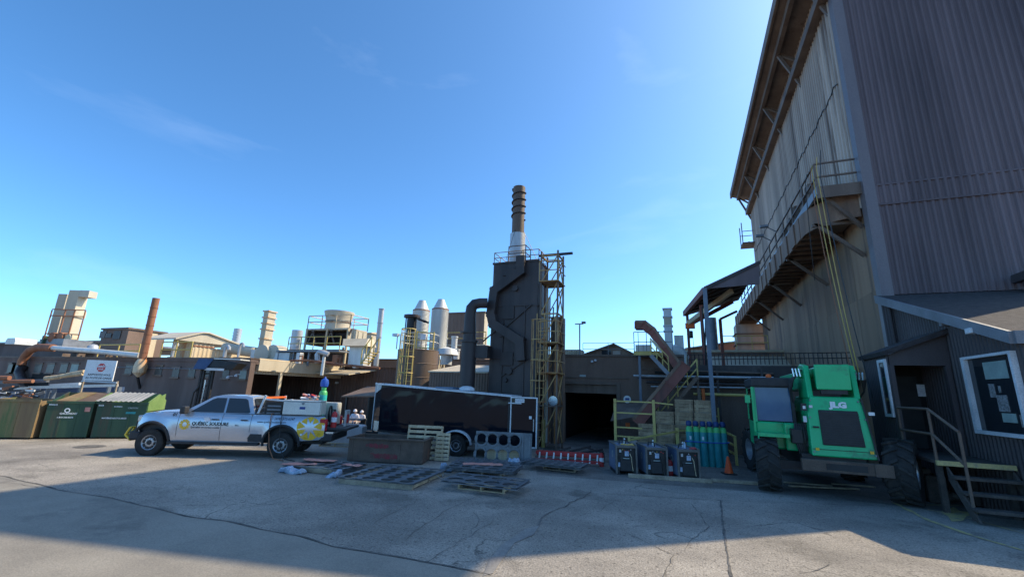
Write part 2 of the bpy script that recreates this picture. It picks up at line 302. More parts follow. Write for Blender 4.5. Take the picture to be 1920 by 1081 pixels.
def rail(mb, pts, h=1.05, r=.022, step=1.5, mid=True):
    for p, q in zip(pts[:-1], pts[1:]):
        p = Vector(p); q = Vector(q); k = max(1, round((q-p).length/step)); up = Vector((0, 0, h))
        mb.cyl(p+up, q+up, r, n=6)
        if mid: mb.cyl(p+up*.52, q+up*.52, r, n=6)
        for i in range(k+1): a = p.lerp(q, i/k); mb.cyl(a, a+up, r, n=6)
    return mb
def rail_thing(name, label, pts, m, h=1.05, r=.022, step=1.5, cat='railing', parent=None, partname='rail'):
    """posts and rails as separate parts of a railing"""
    t = parent
    if t is None: t = thing(name, label, cat, pts[0])
    for p, q in zip(pts[:-1], pts[1:]):
        p = Vector(p); q = Vector(q); k = max(1, round((q-p).length/step)); up = Vector((0, 0, h))
        MB().cyl(p+up, q+up, r, n=6).build('top_rail', m, t, world=True, smooth=True); MB().cyl(p+up*.52, q+up*.52, r, n=6).build('mid_rail', m, t, world=True, smooth=True)
        for i in range(k+1): a = p.lerp(q, i/k); MB().cyl(a, a+up, r, n=6).build('post', m, t, world=True, smooth=True)
    return t
# ---------------------------------------------------------------- ground
g = MB().add([(-900,-900,0),(900,-900,0),(900,900,0),(-900,900,0)], [(0,1,2,3)]).build('ground', 'dirt'); tag(g, kind='structure')
def sheet(name, pts, z, m, n=None):
    bm = bmesh.new(); bm.faces.new([bm.verts.new((x, y, z)) for x, y in pts]); me = bpy.data.meshes.new(name); bm.to_mesh(me); bm.free(); me.materials.append(MATS[m])
    return put(bpy.data.objects.new(name, me))
ed = [(x, 5.62+.05*sin(x*1.7)+.04*sin(x*4.3+1)) for x in [-80+.8*i for i in range(98)]]
slab = sheet('concrete_pavement', ed+[(-1.4,5.4),(16,5.4),(16,13.2),(6.4,13.1),(4.1,13.45),(1.5,13.3),(-1.5,12.9),(-4,12.5),(-5.2,16),(-7,27),(-80,27)], .004, 'concrete'); tag(slab, kind='structure')
road = sheet('road', [(-90,-60),(40,-60),(40,5.5)]+[(x, y-.02) for x, y in reversed(ed)]+[(-90,5.5)], .008, 'asphalt'); tag(road, kind='structure')
def strip(name, pts, w, m, parent, z=.012, jit=.03, seg=.18):
    P = [Vector((p[0], p[1], z)) for p in pts]; Q = []
    for a, b in zip(P[:-1], P[1:]):
        k = max(1, int((b-a).length/seg))
        for i in range(k): Q.append(a.lerp(b, i/k))
    Q.append(P[-1]); vs = []; n = len(Q)
    for i, p in enumerate(Q):
        d = (Q[min(i+1, n-1)]-Q[max(i-1, 0)]).normalized(); nn = Vector((-d.y, d.x, 0)); o = nn*random.uniform(-jit, jit); ww = w*random.uniform(.35, 1.3)/2
        vs += [p+o-nn*ww, p+o+nn*ww]
    return MB().add(vs, [(2*i, 2*i+2, 2*i+3, 2*i+1) for i in range(n-1)]).build(name, m, parent)
def gp(*pts): return [G(*p) for p in pts]
strip('slab_edge_joint', [(x, y+.0) for x, y in ed[70:]], .035, 'crack', slab, jit=.015, z=.0135)
strip('crack', gp((915,1078),(945,1030),(1000,990),(1022,965),(1070,942),(1112,922)), .03, 'crack', slab, jit=.06)
pt = gp((905,1081),(918,1050),(940,1022),(985,992),(1012,985),(1000,1003),(965,1018),(945,1045),(925,1075))
tag(sheet('tar_patch', [(p.x, p.y) for p in pt], .0125, 'tar')).parent = slab
strip('expansion_joint', gp((1351,938),(1358,1000),(1371,1081)), .035, 'crack', slab, jit=.008)
strip('expansion_joint', gp((1130,925),(1351,938),(1640,948)), .02, 'crack', slab, jit=.01)
for pts in [((1300,945),(1322,975),(1328,992),(1302,1010),(1290,1030)), ((700,980),(745,958),(790,935)), ((760,1010),(830,960),(905,925)), ((800,1055),(870,1010),(930,975)), ((480,950),(560,936)), ((600,985),(670,967)),
            ((430,960),(540,930),(640,915)), ((1180,1000),(1260,1040),(1240,1081)), ((0,906),(40,908),(70,915)), ((1500,1075),(1560,1060)), ((1880,1060),(1919,1075)), ((1120,960),(1150,940)), ((880,1000),(900,980),(890,960))]:
    strip('crack', gp(*pts), .012, 'crack', slab, jit=.04)
for pts, w in [(((1672,940),(1740,975),(1830,1006),(1919,1032)), .10), (((1690,945),(1800,948),(1919,970)), .05), (((1740,955),(1830,975),(1919,1000)), .05)]:
    strip('yellow_line', gp(*pts), w, 'yellow_paint', slab, jit=.01)
pt = gp((1762,960),(1778,956),(1788,950),(1800,958),(1838,962),(1812,968),(1806,976),(1785,978),(1778,968))
tag(sheet('yellow_marking', [(p.x, p.y) for p in pt], .0125, 'yellow_paint')).parent = slab
tag(sheet('manhole_cover', [(G(168,837).x+.42*cos(a*pi/8), G(168,837).y+.42*sin(a*pi/8)) for a in range(16)], .0125, 'crack')).parent = slab
# ---------------------------------------------------------------- tall steel hall on the right
XT, YT, YE = 6.52, 18.07, 41.7
ZE = 20.7
def ztop(x): return ZE-.374*(x-5.2)
hall = thing('steel_hall', 'tall dark corrugated steel hall towering over the green telehandler', 'building', (XT, YT, 0))
XR = 12.05
for z0, z1, o in [(0, 5.9, 0), (5.92, 9.2, .02), (9.22, 9.95, .05), (9.97, None, .02)]:
    sw = (XR-XT-.2)/5
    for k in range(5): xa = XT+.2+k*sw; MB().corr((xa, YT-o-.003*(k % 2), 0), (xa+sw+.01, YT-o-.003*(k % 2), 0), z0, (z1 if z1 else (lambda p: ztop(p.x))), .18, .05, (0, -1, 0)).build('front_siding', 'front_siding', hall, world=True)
for z in (9.2, 9.95): MB().box(XT+.2, XR, YT-.1, YT-.03, z-.03, z+.035).build('seam_flashing', 'front_siding', hall, world=True)
MB().box(XT-.04, XT+.3, YT-.12, YT+.3, 0, ztop(XT)).build('corner_trim', 'trim', hall, world=True)
y = YT+.3; k = 0
while y < YE-.1:
    y2 = min(y+1.96, YE)
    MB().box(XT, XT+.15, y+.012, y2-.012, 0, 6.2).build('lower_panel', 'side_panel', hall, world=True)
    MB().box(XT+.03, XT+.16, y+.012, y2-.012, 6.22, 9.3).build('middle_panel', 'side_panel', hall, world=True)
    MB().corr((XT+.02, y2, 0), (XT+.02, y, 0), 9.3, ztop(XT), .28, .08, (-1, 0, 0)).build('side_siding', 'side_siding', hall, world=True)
    y = y2
MB().box(XT+.2, XR-.05, YE-.12, YE, 0, 19).build('rear_wall', 'side_panel', hall, world=True)
MB().box(XR-.02, XR+.1, YT+.02, YE, 0, ztop(XR)-.05).build('right_wall', 'front_siding', hall, world=True)
XO = 5.15
rf = MB().prism([(XO, ztop(XO)), (XR+.4, ztop(XR+.4)), (XR+.4, ztop(XR+.4)+.3), (XO, ztop(XO)+.3)], 'y', YT-.6, YE+.5).build('roof', 'brown_steel', hall, world=True)
MB().box(XO-.12, XO+.02, YT-.62, YE+.5, ztop(XO)-.15, ztop(XO)+.42).build('gutter', 'brown_steel', rf, world=True, bevel=.03)
MB().box(XO+.35, XO+.55, YT-.2, YE+.1, ztop(XO)-.55, ztop(XO)-.12).build('eave_beam', 'brown_steel', hall, world=True)
MB().box(XO+.95, XT+.02, YT-.1, YE, ztop(XT)-1.6, ztop(XT)-1.2).build('crane_beam', 'brown_steel', hall, world=True)
yy = YT+.5
while yy < YE:
    MB().bar((XT, yy, ztop(XT)-2.1), (XO+.45, yy, ztop(XO)-.4), .14, .14).bar((XT, yy, ztop(XT)-.6), (XO+.45, yy, ztop(XO)-.35), .12, .12).build('eave_bracket', 'brown_steel', hall, world=True)
    yy += 4.6
MB().bar((XT-.45, YE-.6, 15.8), (XT-.45, YE+.5, 15.8), .15).box(XT-1.0, XT+.1, YE-.9, YE+.6, 15.6, 15.75).build('lookout_platform', 'brown_steel', hall, world=True)
for q in (0, 1): MB().bar((XT-.95, YE-.8+q*1.3, 15.7), (XT-.95, YE-.8+q*1.3, 17.6), .07).bar((XT-.95, YE-.8+q*1.3, 16.8), (XT, YE-.8+q*1.3, 16.8), .05).build('lookout_post', 'brown_steel', hall, world=True)
cb = MB(); prev = None
for i in range(60):
    yv = YT+.6+i*.38; zv = 14.9+.06*sin(i*1.3) + (.0 if i % 2 else -.10); p = (XT-.07, yv, zv)
    if prev: cb.cyl(prev, p, .025, n=5)
    prev = p
cb.build('wall_cable', 'black', hall, world=True)
# belt gallery and walkway along the side wall
gal = thing('belt_gallery', 'rusty ribbed belt gallery with walkway bracketed to the side of the hall', 'gallery', (5.0, 20, 9.2))
GZ0, GZ1 = 9.0, 9.95
n = 34
for i in range(n):
    y0 = 20.6+i*.74; o = .05*(i % 2)
    MB().box(4.98-o, 5.06, y0+.01, y0+.72, GZ0, GZ1).build('side_panel', 'rust_side', gal, world=True)
    MB().bar((5.0, y0+.05, GZ0+.03), (6.5, y0+.05, GZ0+.03), .07, .12).build('floor_rib', 'brown_steel', gal, world=True)
MB().box(5.06, 6.49, 20.6, 45.8, GZ0+.1, GZ0+.16).build('belt_floor', 'brown_steel', gal, world=True)
arc = [(6.46-1.46*cos(t*pi/2/9), 20.58-2.1*sin(t*pi/2/9)) for t in range(10)]
MB().add([(x, y, z) for x, y in arc for z in (GZ0, GZ1)], [(2*i, 2*i+2, 2*i+3, 2*i+1) for i in range(9)]).add([(x+.04, y+.05, z) for x, y in arc for z in (GZ0, GZ1)], [(2*i, 2*i+2, 2*i+3, 2*i+1) for i in range(9)]).build('curved_end', 'rust_side', gal, world=True, smooth=True)
MB().add([(x, y, GZ1-.02) for x, y in arc]+[(6.46, 20.58, GZ1-.02)], [tuple(range(11))]).add([(x, y, GZ0+.12) for x, y in arc]+[(6.46, 20.58, GZ0+.12)], [tuple(range(11))]).build('end_floor', 'brown_steel', gal, world=True)
WZ = 10.1
MB().box(5.2, 6.5, 18.25, 44, WZ-.06, WZ).build('walkway', 'grey_steel', gal, world=True)
MB().box(5.12, 5.2, 18.2, 44, WZ-.15, WZ+.16).build('toe_board', 'grey_steel', gal, world=True)
MB().box(5.12, 6.6, 18.12, 18.2, WZ-.35, WZ+.12).build('end_beam', 'brown_steel', gal, world=True)
for i in range(13):
    yv = 18.25+i*1.95
    MB().bar((5.16, yv, WZ), (5.16, yv, WZ+1.1), .07).build('rail_post', 'brown_steel', gal, world=True)
for zz in (.55, 1.1): MB().bar((5.16, 18.25, WZ+zz), (5.16, 42, WZ+zz), .06).build('hand_rail', 'brown_steel', gal, world=True)
for zz in (.55, 1.1): MB().bar((5.16, 18.22, WZ+zz), (6.45, 18.22, WZ+zz), .06).build('end_rail', 'brown_steel', gal, world=True)
for yv, hh in ((19.6, .95), (20.5, .8), (22.0, 1.0), (23.1, .85), (24.6, .9)):
    MB().box(5.22, 5.6, yv, yv+.5, WZ, WZ+hh).build('switch_box', 'brown_steel', gal, world=True, bevel=.02)
for yv in (18.9, 23.5, 28.5, 33.5, 38.5):
    MB().bar((6.52, yv, 7.6), (5.1, yv, GZ0+.02), .12).build('bracket', 'brown_steel', gal, world=True)
    MB().bar((6.52, yv, GZ0-.06), (5.0, yv, GZ0-.06), .12).build('bracket_arm', 'brown_steel', gal, world=True)
MB().bar((6.5, 18.6, 8.6), (5.3, 18.4, WZ-.1), .12).build('end_brace', 'brown_steel', gal, world=True)
for yv in (25.5, 27.0):
    MB().bar((5.16, yv, WZ+1.0), (4.6, yv-.1, WZ+1.35), .04).box(4.35, 4.75, yv-.2, yv, WZ+1.3, WZ+1.42).build('flood_light', 'grey_steel', gal, world=True)
# discharge chute at the far end
ch = thing('discharge_chute', 'ribbed beige discharge chute hanging below the far end of the belt gallery', 'chute', (5, 44.6, 4))
c0 = on(1380, 600, 1, 44); c1 = on(1440, 600, 1, 44)
for i in range(6):
    z1 = 8.95-i*.93; t = .06*i
    MB().box(c0.x-.1, c1.x+.2, 43.6, 45.6, z1-.85, z1).build('chute_segment', 'side_siding', ch, world=True, bevel=.02)
    MB().box(c0.x-.25, c1.x+.35, 43.45, 45.75, z1-.93, z1-.855).build('flange', 'brown_steel', ch, world=True)
MB().box(c0.x-.45, c1.x+.5, 43.2, 46, 2.9, 3.35).build('hopper', 'black_steel', ch, world=True)
for xx in (c0.x-.3, c1.x+.35): MB().bar((xx, 43.3, 0), (xx, 43.3, 3.0), .2).build('leg', 'brown_steel', ch, world=True)
# hoses and ropes hanging from the walkway
def hang(p, q, sag, n=14): p = Vector(p); q = Vector(q); return [p.lerp(q, i/n)+Vector((-.1*sag*sin(pi*i/n), -.15*sag*sin(pi*i/n), -sag*sin(pi*i/n))) for i in range(n+1)]
for k, (top, bot, m, lb) in enumerate([((1522,322),(1605,700),'hose_yellow','yellow hose hanging from the walkway corner, left of the pair'), ((1531,318),(1612,705),'hose_yellow','yellow hose hanging from the walkway corner, right of the pair'),
        ((1519,335),(1598,705),'rust_pipe','thin reddish cable hanging beside the yellow hoses'), ((1510,345),(1528,525),'black','short dark cable hanging left of the yellow hoses'), ((1538,330),(1640,760),'black','dark cable hanging right of the yellow hoses down towards the porch')]):
    p = on(*top, 0, 5.05-.02*k); q = on(*bot, 0, 4.9+.05*k); solo('hose' if 'hose' in lb else 'cable', MB().tube([Vector((5.12, p.y+.1, WZ+1.1))]+hang(p, q, .5), .014, 6), m, lb, 'hose' if 'hose' in lb else 'cable', smooth=True)
# ---------------------------------------------------------------- annex with porch
YA = 12.0
def za(yv): return 3.86+(yv-12.07)*(5.91-3.86)/(18.07-12.07)
ann = thing('annex', 'low dark corrugated annex with shingled lean-to roof and big window', 'building', (XT, 15, 0))
MB().corr((XT, 18.0, 0), (XT, YA, 0), 0, (lambda p: za(p.y)-.1), .14, .03, (-1, 0, 0)).build('left_siding', 'annex_siding', ann, world=True)
MB().corr((XT, YA, 0), (12, YA, 0), 0, za(YA)-.1, .14, .03, (0, -1, 0)).build('front_siding', 'annex_siding', ann, world=True)
MB().prism([(YA-.12, za(YA-.12)), (18.02, za(18.02)), (18.02, za(18.02)-.14), (YA-.12, za(YA-.12)-.14)], 'x', XT-.2, 12.3).build('roof', 'shingle', ann, world=True)
MB().prism([(YA-.13, za(YA-.13)+.02), (17.92, za(17.92)+.02), (17.92, za(17.92)-.24), (YA-.13, za(YA-.13)-.24)], 'x', XT-.27, XT-.2).build('fascia_board', 'fascia', ann, world=True)
MB().box(XT-.2, 12.3, YA-.2, YA-.13, za(YA-.13)-.24, za(YA-.13)+.02).build('gutter', 'fascia', ann, world=True)
for k in range(3): MB().cyl((XT-.12, 17.75-k*.2, 4.0), (XT-.12, 17.75-k*.2, za(17.5)-.2), .055, n=8).build('conduit', 'annex_siding', ann, world=True, smooth=True)
w = MB().box(XT-.02, XT-.045, 12.28, 13.92, 1.74, 3.4).build('window', 'glass', ann, world=True)
for a in [(12.22, 12.3, 1.68, 3.45), (13.9, 14.02, 1.68, 3.45), (12.3, 13.9, 3.39, 3.45), (12.3, 13.9, 1.68, 1.76)]:
    MB().box(XT-.13, XT-.02, *a).build('frame', 'frame_white', w, world=True)
MB().box(XT-.05, XT-.054, 12.55, 13.35, 2.9, 3.28).build('blind', 'green_board', w, world=True)
for a in [(12.75, 13.1, 2.2, 2.55), (12.6, 13.05, 1.98, 2.17), (12.35, 12.5, 1.9, 2.15), (12.9, 12.98, 2.6, 2.75), (13.1, 13.3, 2.5, 2.8)]: MB().box(XT-.05, XT-.056, *a).build('poster', 'poster' if a[0] != 12.6 else 'green_board', w, world=True)
p = on(1830, 617, 0, XT-.15); MB().box(p.x-.16, p.x+.1, p.y-.12, p.y+.12, p.z-.1, p.z+.03).build('flood_light', 'frame_white', ann, world=True, bevel=.02)
p = on(1770, 603, 0, XT-.1); MB().box(p.x-.1, p.x+.05, p.y-.08, p.y+.05, p.z-.12, p.z+.12).build('wall_lamp', 'fascia', ann, world=True, bevel=.02)
p = on(1920, 520, 1, YT-.3); MB().box(p.x-.25, p.x+.5, YT-.9, YT-.2, p.z-.15, p.z+.1).cyl((p.x, YT-.5, p.z-1), (p.x, YT-.5, p.z), .15).build('roof_vent', 'annex_siding', ann, world=True)
por = thing('entrance_porch', 'dark entrance porch with narrow window and a notice on its door', 'porch', (5.2, 15.5, 0))
XP, YP0, YP1 = 5.2, 14.7, 16.4
MB().corr((XP, YP1, 0), (XP, YP0, 0), .1, 3.6, .11, .025, (-1, 0, 0)).build('left_siding', 'annex_siding', por, world=True)
MB().prism([(5.1, 3.55), (6.5, 4.12), (6.5, 4.26), (5.05, 3.66)], 'y', YP0-.18, YP1).build('roof', 'shingle', por, world=True)
MB().prism([(5.22, 3.3), (6.5, 3.3), (6.5, 4.12), (5.22, 3.58)], 'y', YP0-.02, YP0+.05).build('gable_panel', 'annex_siding', por, world=True)
MB().box(5.2, 5.3, YP0-.03, YP0+.08, 1.1, 3.3).build('corner_post', 'annex_siding', por, world=True)
MB().box(6.38, 6.48, YP0-.03, YP0+.08, 1.1, 3.3).build('corner_post', 'annex_siding', por, world=True)
MB().box(5.21, 6.5, 14.75, YP1, .95, 1.08).build('floor', 'step_wood', por, world=True)
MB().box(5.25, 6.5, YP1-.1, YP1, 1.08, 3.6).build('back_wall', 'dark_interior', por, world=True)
dr = MB().box(5.55, 6.35, YP1-.15, YP1-.105, 1.1, 3.1).build('door', 'black', por, world=True)
p = on(1718, 720, 1, YP1-.16); q = on(1742, 743, 1, YP1-.16); MB().box(p.x, q.x, YP1-.156, YP1-.16, q.z, p.z).build('notice', 'paper', dr, world=True)
MB().box(5.36, 5.5, YP1-.14, YP1-.105, 1.6, 3.0).build('sidelight', 'fascia', por, world=True)
wn = MB().box(XP-.055, XP-.035, 14.78, 15.16, 2.02, 3.4).build('narrow_window', 'glass', por, world=True)
for a in [(14.72, 14.79, 1.95, 3.47), (15.15, 15.22, 1.95, 3.47), (14.79, 15.15, 3.39, 3.47), (14.79, 15.15, 1.95, 2.03)]: MB().box(XP-.08, XP-.03, *a).build('frame', 'frame_white', wn, world=True)
st = thing('entrance_steps', 'wooden entrance steps with yellow edged landing and steel handrail', 'steps', (5.8, 13.5, 0))
MB().box(5.15, 6.46, 13.0, 14.66, 1.03, 1.1).build('landing', 'step_wood', st, world=True)
MB().box(5.15, 6.46, 12.93, 13.0, 1.0, 1.1).build('yellow_edge', 'yellow_paint', st, world=True)
for k, (yv, zz) in enumerate([(12.66, .82), (12.36, .56), (12.06, .30)]):
    MB().box(5.3, 6.48, yv, yv+.3, zz-.06, zz).build('tread', 'step_wood', st, world=True, bevel=.008)
for xx in (5.32, 6.40): MB().prism([(12.1, .05), (13.0, .98), (13.0, .7), (12.35, .05)], 'x', xx, xx+.04).build('stringer', 'step_wood', st, world=True)
for xx, yv in ((5.2, 13.1), (6.36, 13.1), (5.2, 14.5), (6.36, 14.5)): MB().box(xx, xx+.1, yv, yv+.1, 0, 1.03).build('landing_post', 'step_wood', st, world=True)
for a, b in [((5.2, 13.05, 1.1), (5.2, 13.05, 2.2)), ((5.35, 12.3, .05), (5.35, 12.3, 1.75)), ((5.2, 14.6, 2.2), (5.2, 13.05, 2.2)), ((5.2, 13.05, 2.2), (5.35, 12.3, 1.75)), ((5.2, 14.6, 1.65), (5.2, 13.05, 1.65)), ((5.2, 13.05, 1.65), (5.35, 12.3, 1.1)), ((5.2, 14.6, 1.1), (5.2, 14.6, 2.2))]:
    MB().cyl(a, b, .03, n=8).build('handrail', 'brown_steel', st, world=True, smooth=True)
for k, (px, py, s) in enumerate([(1735, 938, .5), (1765, 944, .42)]):
    c = G(px, py); solo('concrete_block', MB().box(c.x-s*.5, c.x+s*.45, c.y, c.y+.55, 0, s*1.5), 'step_wood', ['weathered concrete block right beside the big rear tyre', 'weathered concrete block at the foot of the entrance steps'][k], 'concrete block', bevel=.04)
c = G(1810, 935); mb = MB()
for i in range(26):
    a = Vector((c.x+random.uniform(-.6, 1.1), c.y+random.uniform(-.5, .5), 0)); s = random.uniform(.04, .16); mb.lathe([(s*.5, 0), (s, s*.3), (s*.7, s*.8), (.01, s)], a, 6)
o = mb.build('rubble', 'dirt'); tag(o, 'loose rubble and dirt at the foot of the entrance steps', 'rubble', kind='stuff')
# ---------------------------------------------------------------- long dark workshop on the left
YL = 20.0
cL = on(472, 671, 1, YL); XL, ZL = cL.x, cL.z
lb = thing('long_workshop', 'long low dark brick workshop with small high windows behind the dumpsters', 'building', (XL-20, YL, 0))
wall = MB().box(-95, XL, YL, YL+.35, 0, ZL-.25).build('front_wall', 'brick_dark', lb, world=True)
MB().box(-95, XL+.02, YL-.06, YL+.5, ZL-.245, ZL-.06).build('parapet', 'brick_dark', lb, world=True)
MB().box(-95, XL+.05, YL-.1, YL+.55, ZL-.055, ZL+.02).build('coping', 'brown_steel', lb, world=True)
MB().box(-95, XL-.3, YL+.56, 40, ZL-.35, ZL-.2).build('roof', 'roofing', lb, world=True)
MB().box(-95, -60, YL+8, YL+8.4, ZL-.2, ZL+2.2).build('rear_parapet', 'brick_dark', lb, world=True)
for x0, x1 in [(-95, -58)]: MB().box(x0, x1, YL+7.6, 44, ZL+2.2, ZL+2.4).build('upper_roof', 'grey_steel', lb, world=True)
for px, py in [(22,690),(30,690),(72,690),(95,690),(120,690),(140,690),(242,692),(298,694),(330,698),(360,698),(392,698),(424,700),(456,702)]:
    a = on(px-4.6, py-8, 1, YL); b = on(px+4.6, py+8, 1, YL)
    w = MB().box(a.x, b.x, YL-.03, YL+.02, b.z, a.z).build('window', 'window_dim' if px not in (140, 456) else 'green_board', lb, world=True)
    MB().box(a.x-.1, b.x+.1, YL-.09, YL-.005, b.z-.12, b.z).build('sill', 'brown_steel', w, world=True); MB().box(a.x-.1, b.x+.1, YL-.07, YL-.005, a.z, a.z+.12).build('lintel', 'brown_steel', w, world=True)
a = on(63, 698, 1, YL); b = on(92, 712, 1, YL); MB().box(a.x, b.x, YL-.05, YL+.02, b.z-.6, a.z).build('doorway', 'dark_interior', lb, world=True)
for px, py in [(427, 707), (442, 704)]:
    p = on(px, py, 1, YL-.3); MB().cyl((p.x, YL, p.z+.1), (p.x, p.y, p.z+.08), .03, n=6).lathe([(.10, -.05), (.08, .04), (.02, .09)], p, 12).build('wall_lamp', 'frame_white', lb, world=True, smooth=True)
# open loading bay at the right end with a sunlit fascia
MB().box(XL-.3, XL+.03, YL+.6, YL+8.4, ZL-.75, ZL-.05).build('bay_fascia', 'beige', lb, world=True)
MB().box(XL-.34, XL-.02, YL+.6, YL+8.4, ZL-.04, ZL+.05).build('bay_coping', 'beige_rust', lb, world=True)
MB().corr((XL-.3, YL+.4, 0), (XL-.3, YL+8.4, 0), ZL-.95, ZL-.75, .2, .05, (1, 0, 0)).build('bay_trim', 'beige', lb, world=True)
MB().box(XL-7, XL-6.8, YL+.36, YL+8.4, 0, ZL-.4).build('bay_back_wall', 'brick_dark', lb, world=True)
MB().box(XL-7, XL+.0, YL+.36, YL+8.4, ZL-.36, ZL-.21).build('bay_ceiling', 'brick_dark', lb, world=True)
p = on(528, 720, 0, XL+.2); MB().box(XL-.1, XL+.05, p.y-.09, p.y+.09, 0, ZL-.8).build('bay_post', 'beige', lb, world=True)
# awning edge running on to the right and the set-back rear hall
YR = 28.5
rh = thing('rear_hall', 'dark set-back hall between the loading bay and the brown tank', 'building', (-20, YR, 0))
MB().corr((XL-7, YR, 0), (-6.0, YR, 0), 0, 3.75, .3, .05, (0, -1, 0)).build('front_siding', 'brick_dark', rh, world=True)
MB().box(XL-7, -6.0, YR-.15, YR+.3, 3.76, 4.35).build('parapet', 'brown_wall', rh, world=True)
MB().box(XL-7, -6.0, YR-.22, YR+.35, 4.36, 4.45).build('coping', 'brown_steel', rh, world=True)
MB().box(XL-9, -6, YR+.36, 70, 3.9, 4.05).build('roof', 'roofing', rh, world=True)
a = on(560, 696, 1, YR-3); b = on(658, 698, 1, YR-3)
MB().slab([(a.x, YR-3.2, a.z-.05), (b.x, YR-3.2, a.z-.1), (b.x, YR-.2, a.z+.35), (a.x, YR-.2, a.z+.35)], .08).build('awning', 'beige', rh, world=True)
p = on(632, 717, 1, YR-.1); MB().box(p.x-.12, p.x+.12, YR-.2, YR-.06, p.z-.08, p.z+.08).build('wall_lamp', 'frame_white', rh, world=True)
# small lean-to porch by the workers
a = on(650, 742, 1, 19.0); b = on(705, 737, 1, 19.0)
lt = thing('lean_to', 'small dark lean-to roof on posts behind the two workers', 'shelter', (a.x, 20, 0))
MB().slab([(a.x, 18.6, a.z), (b.x+.6, 18.6, a.z+.1), (b.x+.6, 20.6, a.z+.55), (a.x, 20.6, a.z+.55)], .06).build('roof', 'brown_steel', lt, world=True)
for xx in (a.x+.3, b.x+.3):
    for yv in (18.7, 20.5): MB().bar((xx, yv, 0), (xx, yv, a.z+(.0 if yv < 19 else .45)), .09).build('post', 'black', lt, world=True)
MB().box(a.x+.35, b.x+.3, 20.45, 20.55, 0, a.z+.3).build('back_panel', 'dark_interior', lt, world=True)
# ---------------------------------------------------------------- things on the workshop roof
ZR = ZL-.2
pp = thing('rusty_wall_duct', 'long white pipe with a rusty elbow running along the workshop roof edge', 'pipe', on(150, 655, 1, YL-.4))
P = [on(*q, 1, YL-.45) for q in [(40,684),(42,676),(48,666),(57,656),(70,651),(85,651),(100,652)]]
MB().tube(P, .30, 12).build('rusty_elbow', 'rust_pipe', pp, world=True, smooth=True)
MB().tube([P[-1], on(180, 658, 1, YL-.45), on(262, 666, 1, YL-.45)], .19, 12).build('white_run', 'galv_pale', pp, world=True, smooth=True)
MB().tube([P[0]+Vector((-.2, .2, -.1)), P[0]+Vector((0, 0, -.6)), P[0]+Vector((.9, 0, -1.3)), P[0]+Vector((1.8, .1, -1.4))], .33, 12).build('black_elbow', 'black_steel', pp, world=True, smooth=True)
for px in (120, 148, 200): p = on(px, 656, 1, YL-.45); MB().box(p.x-.05, p.x+.05, YL-.5, YL, p.z-.5, p.z-.25).build('bracket', 'brown_steel', pp, world=True)
sk = thing('rusty_stack', 'tall leaning-looking rusty brown stack on the workshop front wall', 'chimney', on(263, 690, 1, YL-.5))
p = on(264, 685, 1, YL-.5); q = on(292.5, 559, 1, YL-.5); zt = q.z; r = .24
MB().cyl((p.x, p.y, p.z+.3), (p.x, p.y, zt), r, r*.95, 16).build('flue', 'rust_pipe', sk, world=True, smooth=True)
for i in range(6): z = p.z+.9+i*(zt-p.z-1)/6; MB().cyl((p.x, p.y, z), (p.x, p.y, z+.06), r*1.06, n=16).build('band', 'rust_pipe', sk, world=True, smooth=True)
MB().lathe([(.08, -.8), (.38, -.5), (.42, -.1), (.34, .25), (.25, .45)], p, 14).build('cone_base', 'beige_rust', sk, world=True, smooth=True)
MB().bar((p.x-.2, p.y, p.z-.6), (p.x-.4, YL, p.z-1.6), .12).build('bracket', 'black', sk, world=True)
# twin beige ducts in a steel frame
d = 47
tw = thing('twin_duct_tower', 'pair of tall beige square ducts inside a rusty pipe frame at far left', 'duct', at(118, 640, d))
def leanbox(mb, x0, x1, yb, yt, dd, depth=1.2, taper=1.):
    a = at(x0, yb, dd); b = at(x1, yb, dd); z1 = at((x0+x1)/2, yt, dd).z; e = (b-a); e.z = 0; nn = Vector((-e.y, e.x, 0)).normalized()*depth
    return mb.loft([[Vector((v.x, v.y, a.z)) for v in (a, b, b+nn, a+nn)], [Vector((v.x, v.y, z1)) for v in (a, b, b+nn, a+nn)]])
leanbox(MB(), 88, 105, 628, 550, d+1, 1.3).build('rear_duct', 'brown_beige', tw, world=True)
leanbox(MB(), 107, 127, 628, 543, d, 1.1).build('front_duct', 'beige', tw, world=True)
leanbox(MB(), 147, 165, 556, 544, d, 1.0).build('outlet_hood', 'cream', tw, world=True)
leanbox(MB(), 113, 137, 592, 580, d-.15, 1.4).build('duct_collar', 'beige', tw, world=True)
for x in (82, 108, 126, 146):
    a = at(x, 636, d-.8); MB().cyl((a.x, a.y, a.z), (a.x, a.y, at(x, 580, d-.8).z), .07, n=6).build('frame_post', 'rust_pipe', tw, world=True)
for y in (580, 592, 626): a = at(82, 636, d-.8); b = at(146, 636, d-.8); z = at(120, y, d-.8).z; MB().cyl((a.x, a.y, z), (b.x, b.y, z), .06, n=6).build('frame_rail', 'rust_pipe', tw, world=True)
for x, y, rr in [(104, 633, .55), (118, 634, .62), (134, 635, .5)]: a = at(x, y, d-.5); MB().lathe([(rr*.5, -.5), (rr, -.35), (rr, .35), (rr*.5, .5)], a, 12, 'y').build('blower', 'rust_pipe' if x != 134 else 'beige_rust', tw, world=True, smooth=True)
MB().box(*[f(at(82, 636, d-.5).x, at(88, 636, d-.5).x) for f in (min, max)], at(85, 636, d).y-.5, at(85, 636, d).y+.5, at(85, 640, d).z-.4, at(85, 630, d).z).build('motor', 'dump_green', tw, world=True)
a = at(118, 645, d); MB().box(a.x-2.3, a.x+2.3, a.y-1, a.y+2, ZL+1.2, at(118, 637, d).z).build('plinth', 'grey_steel', tw, world=True)
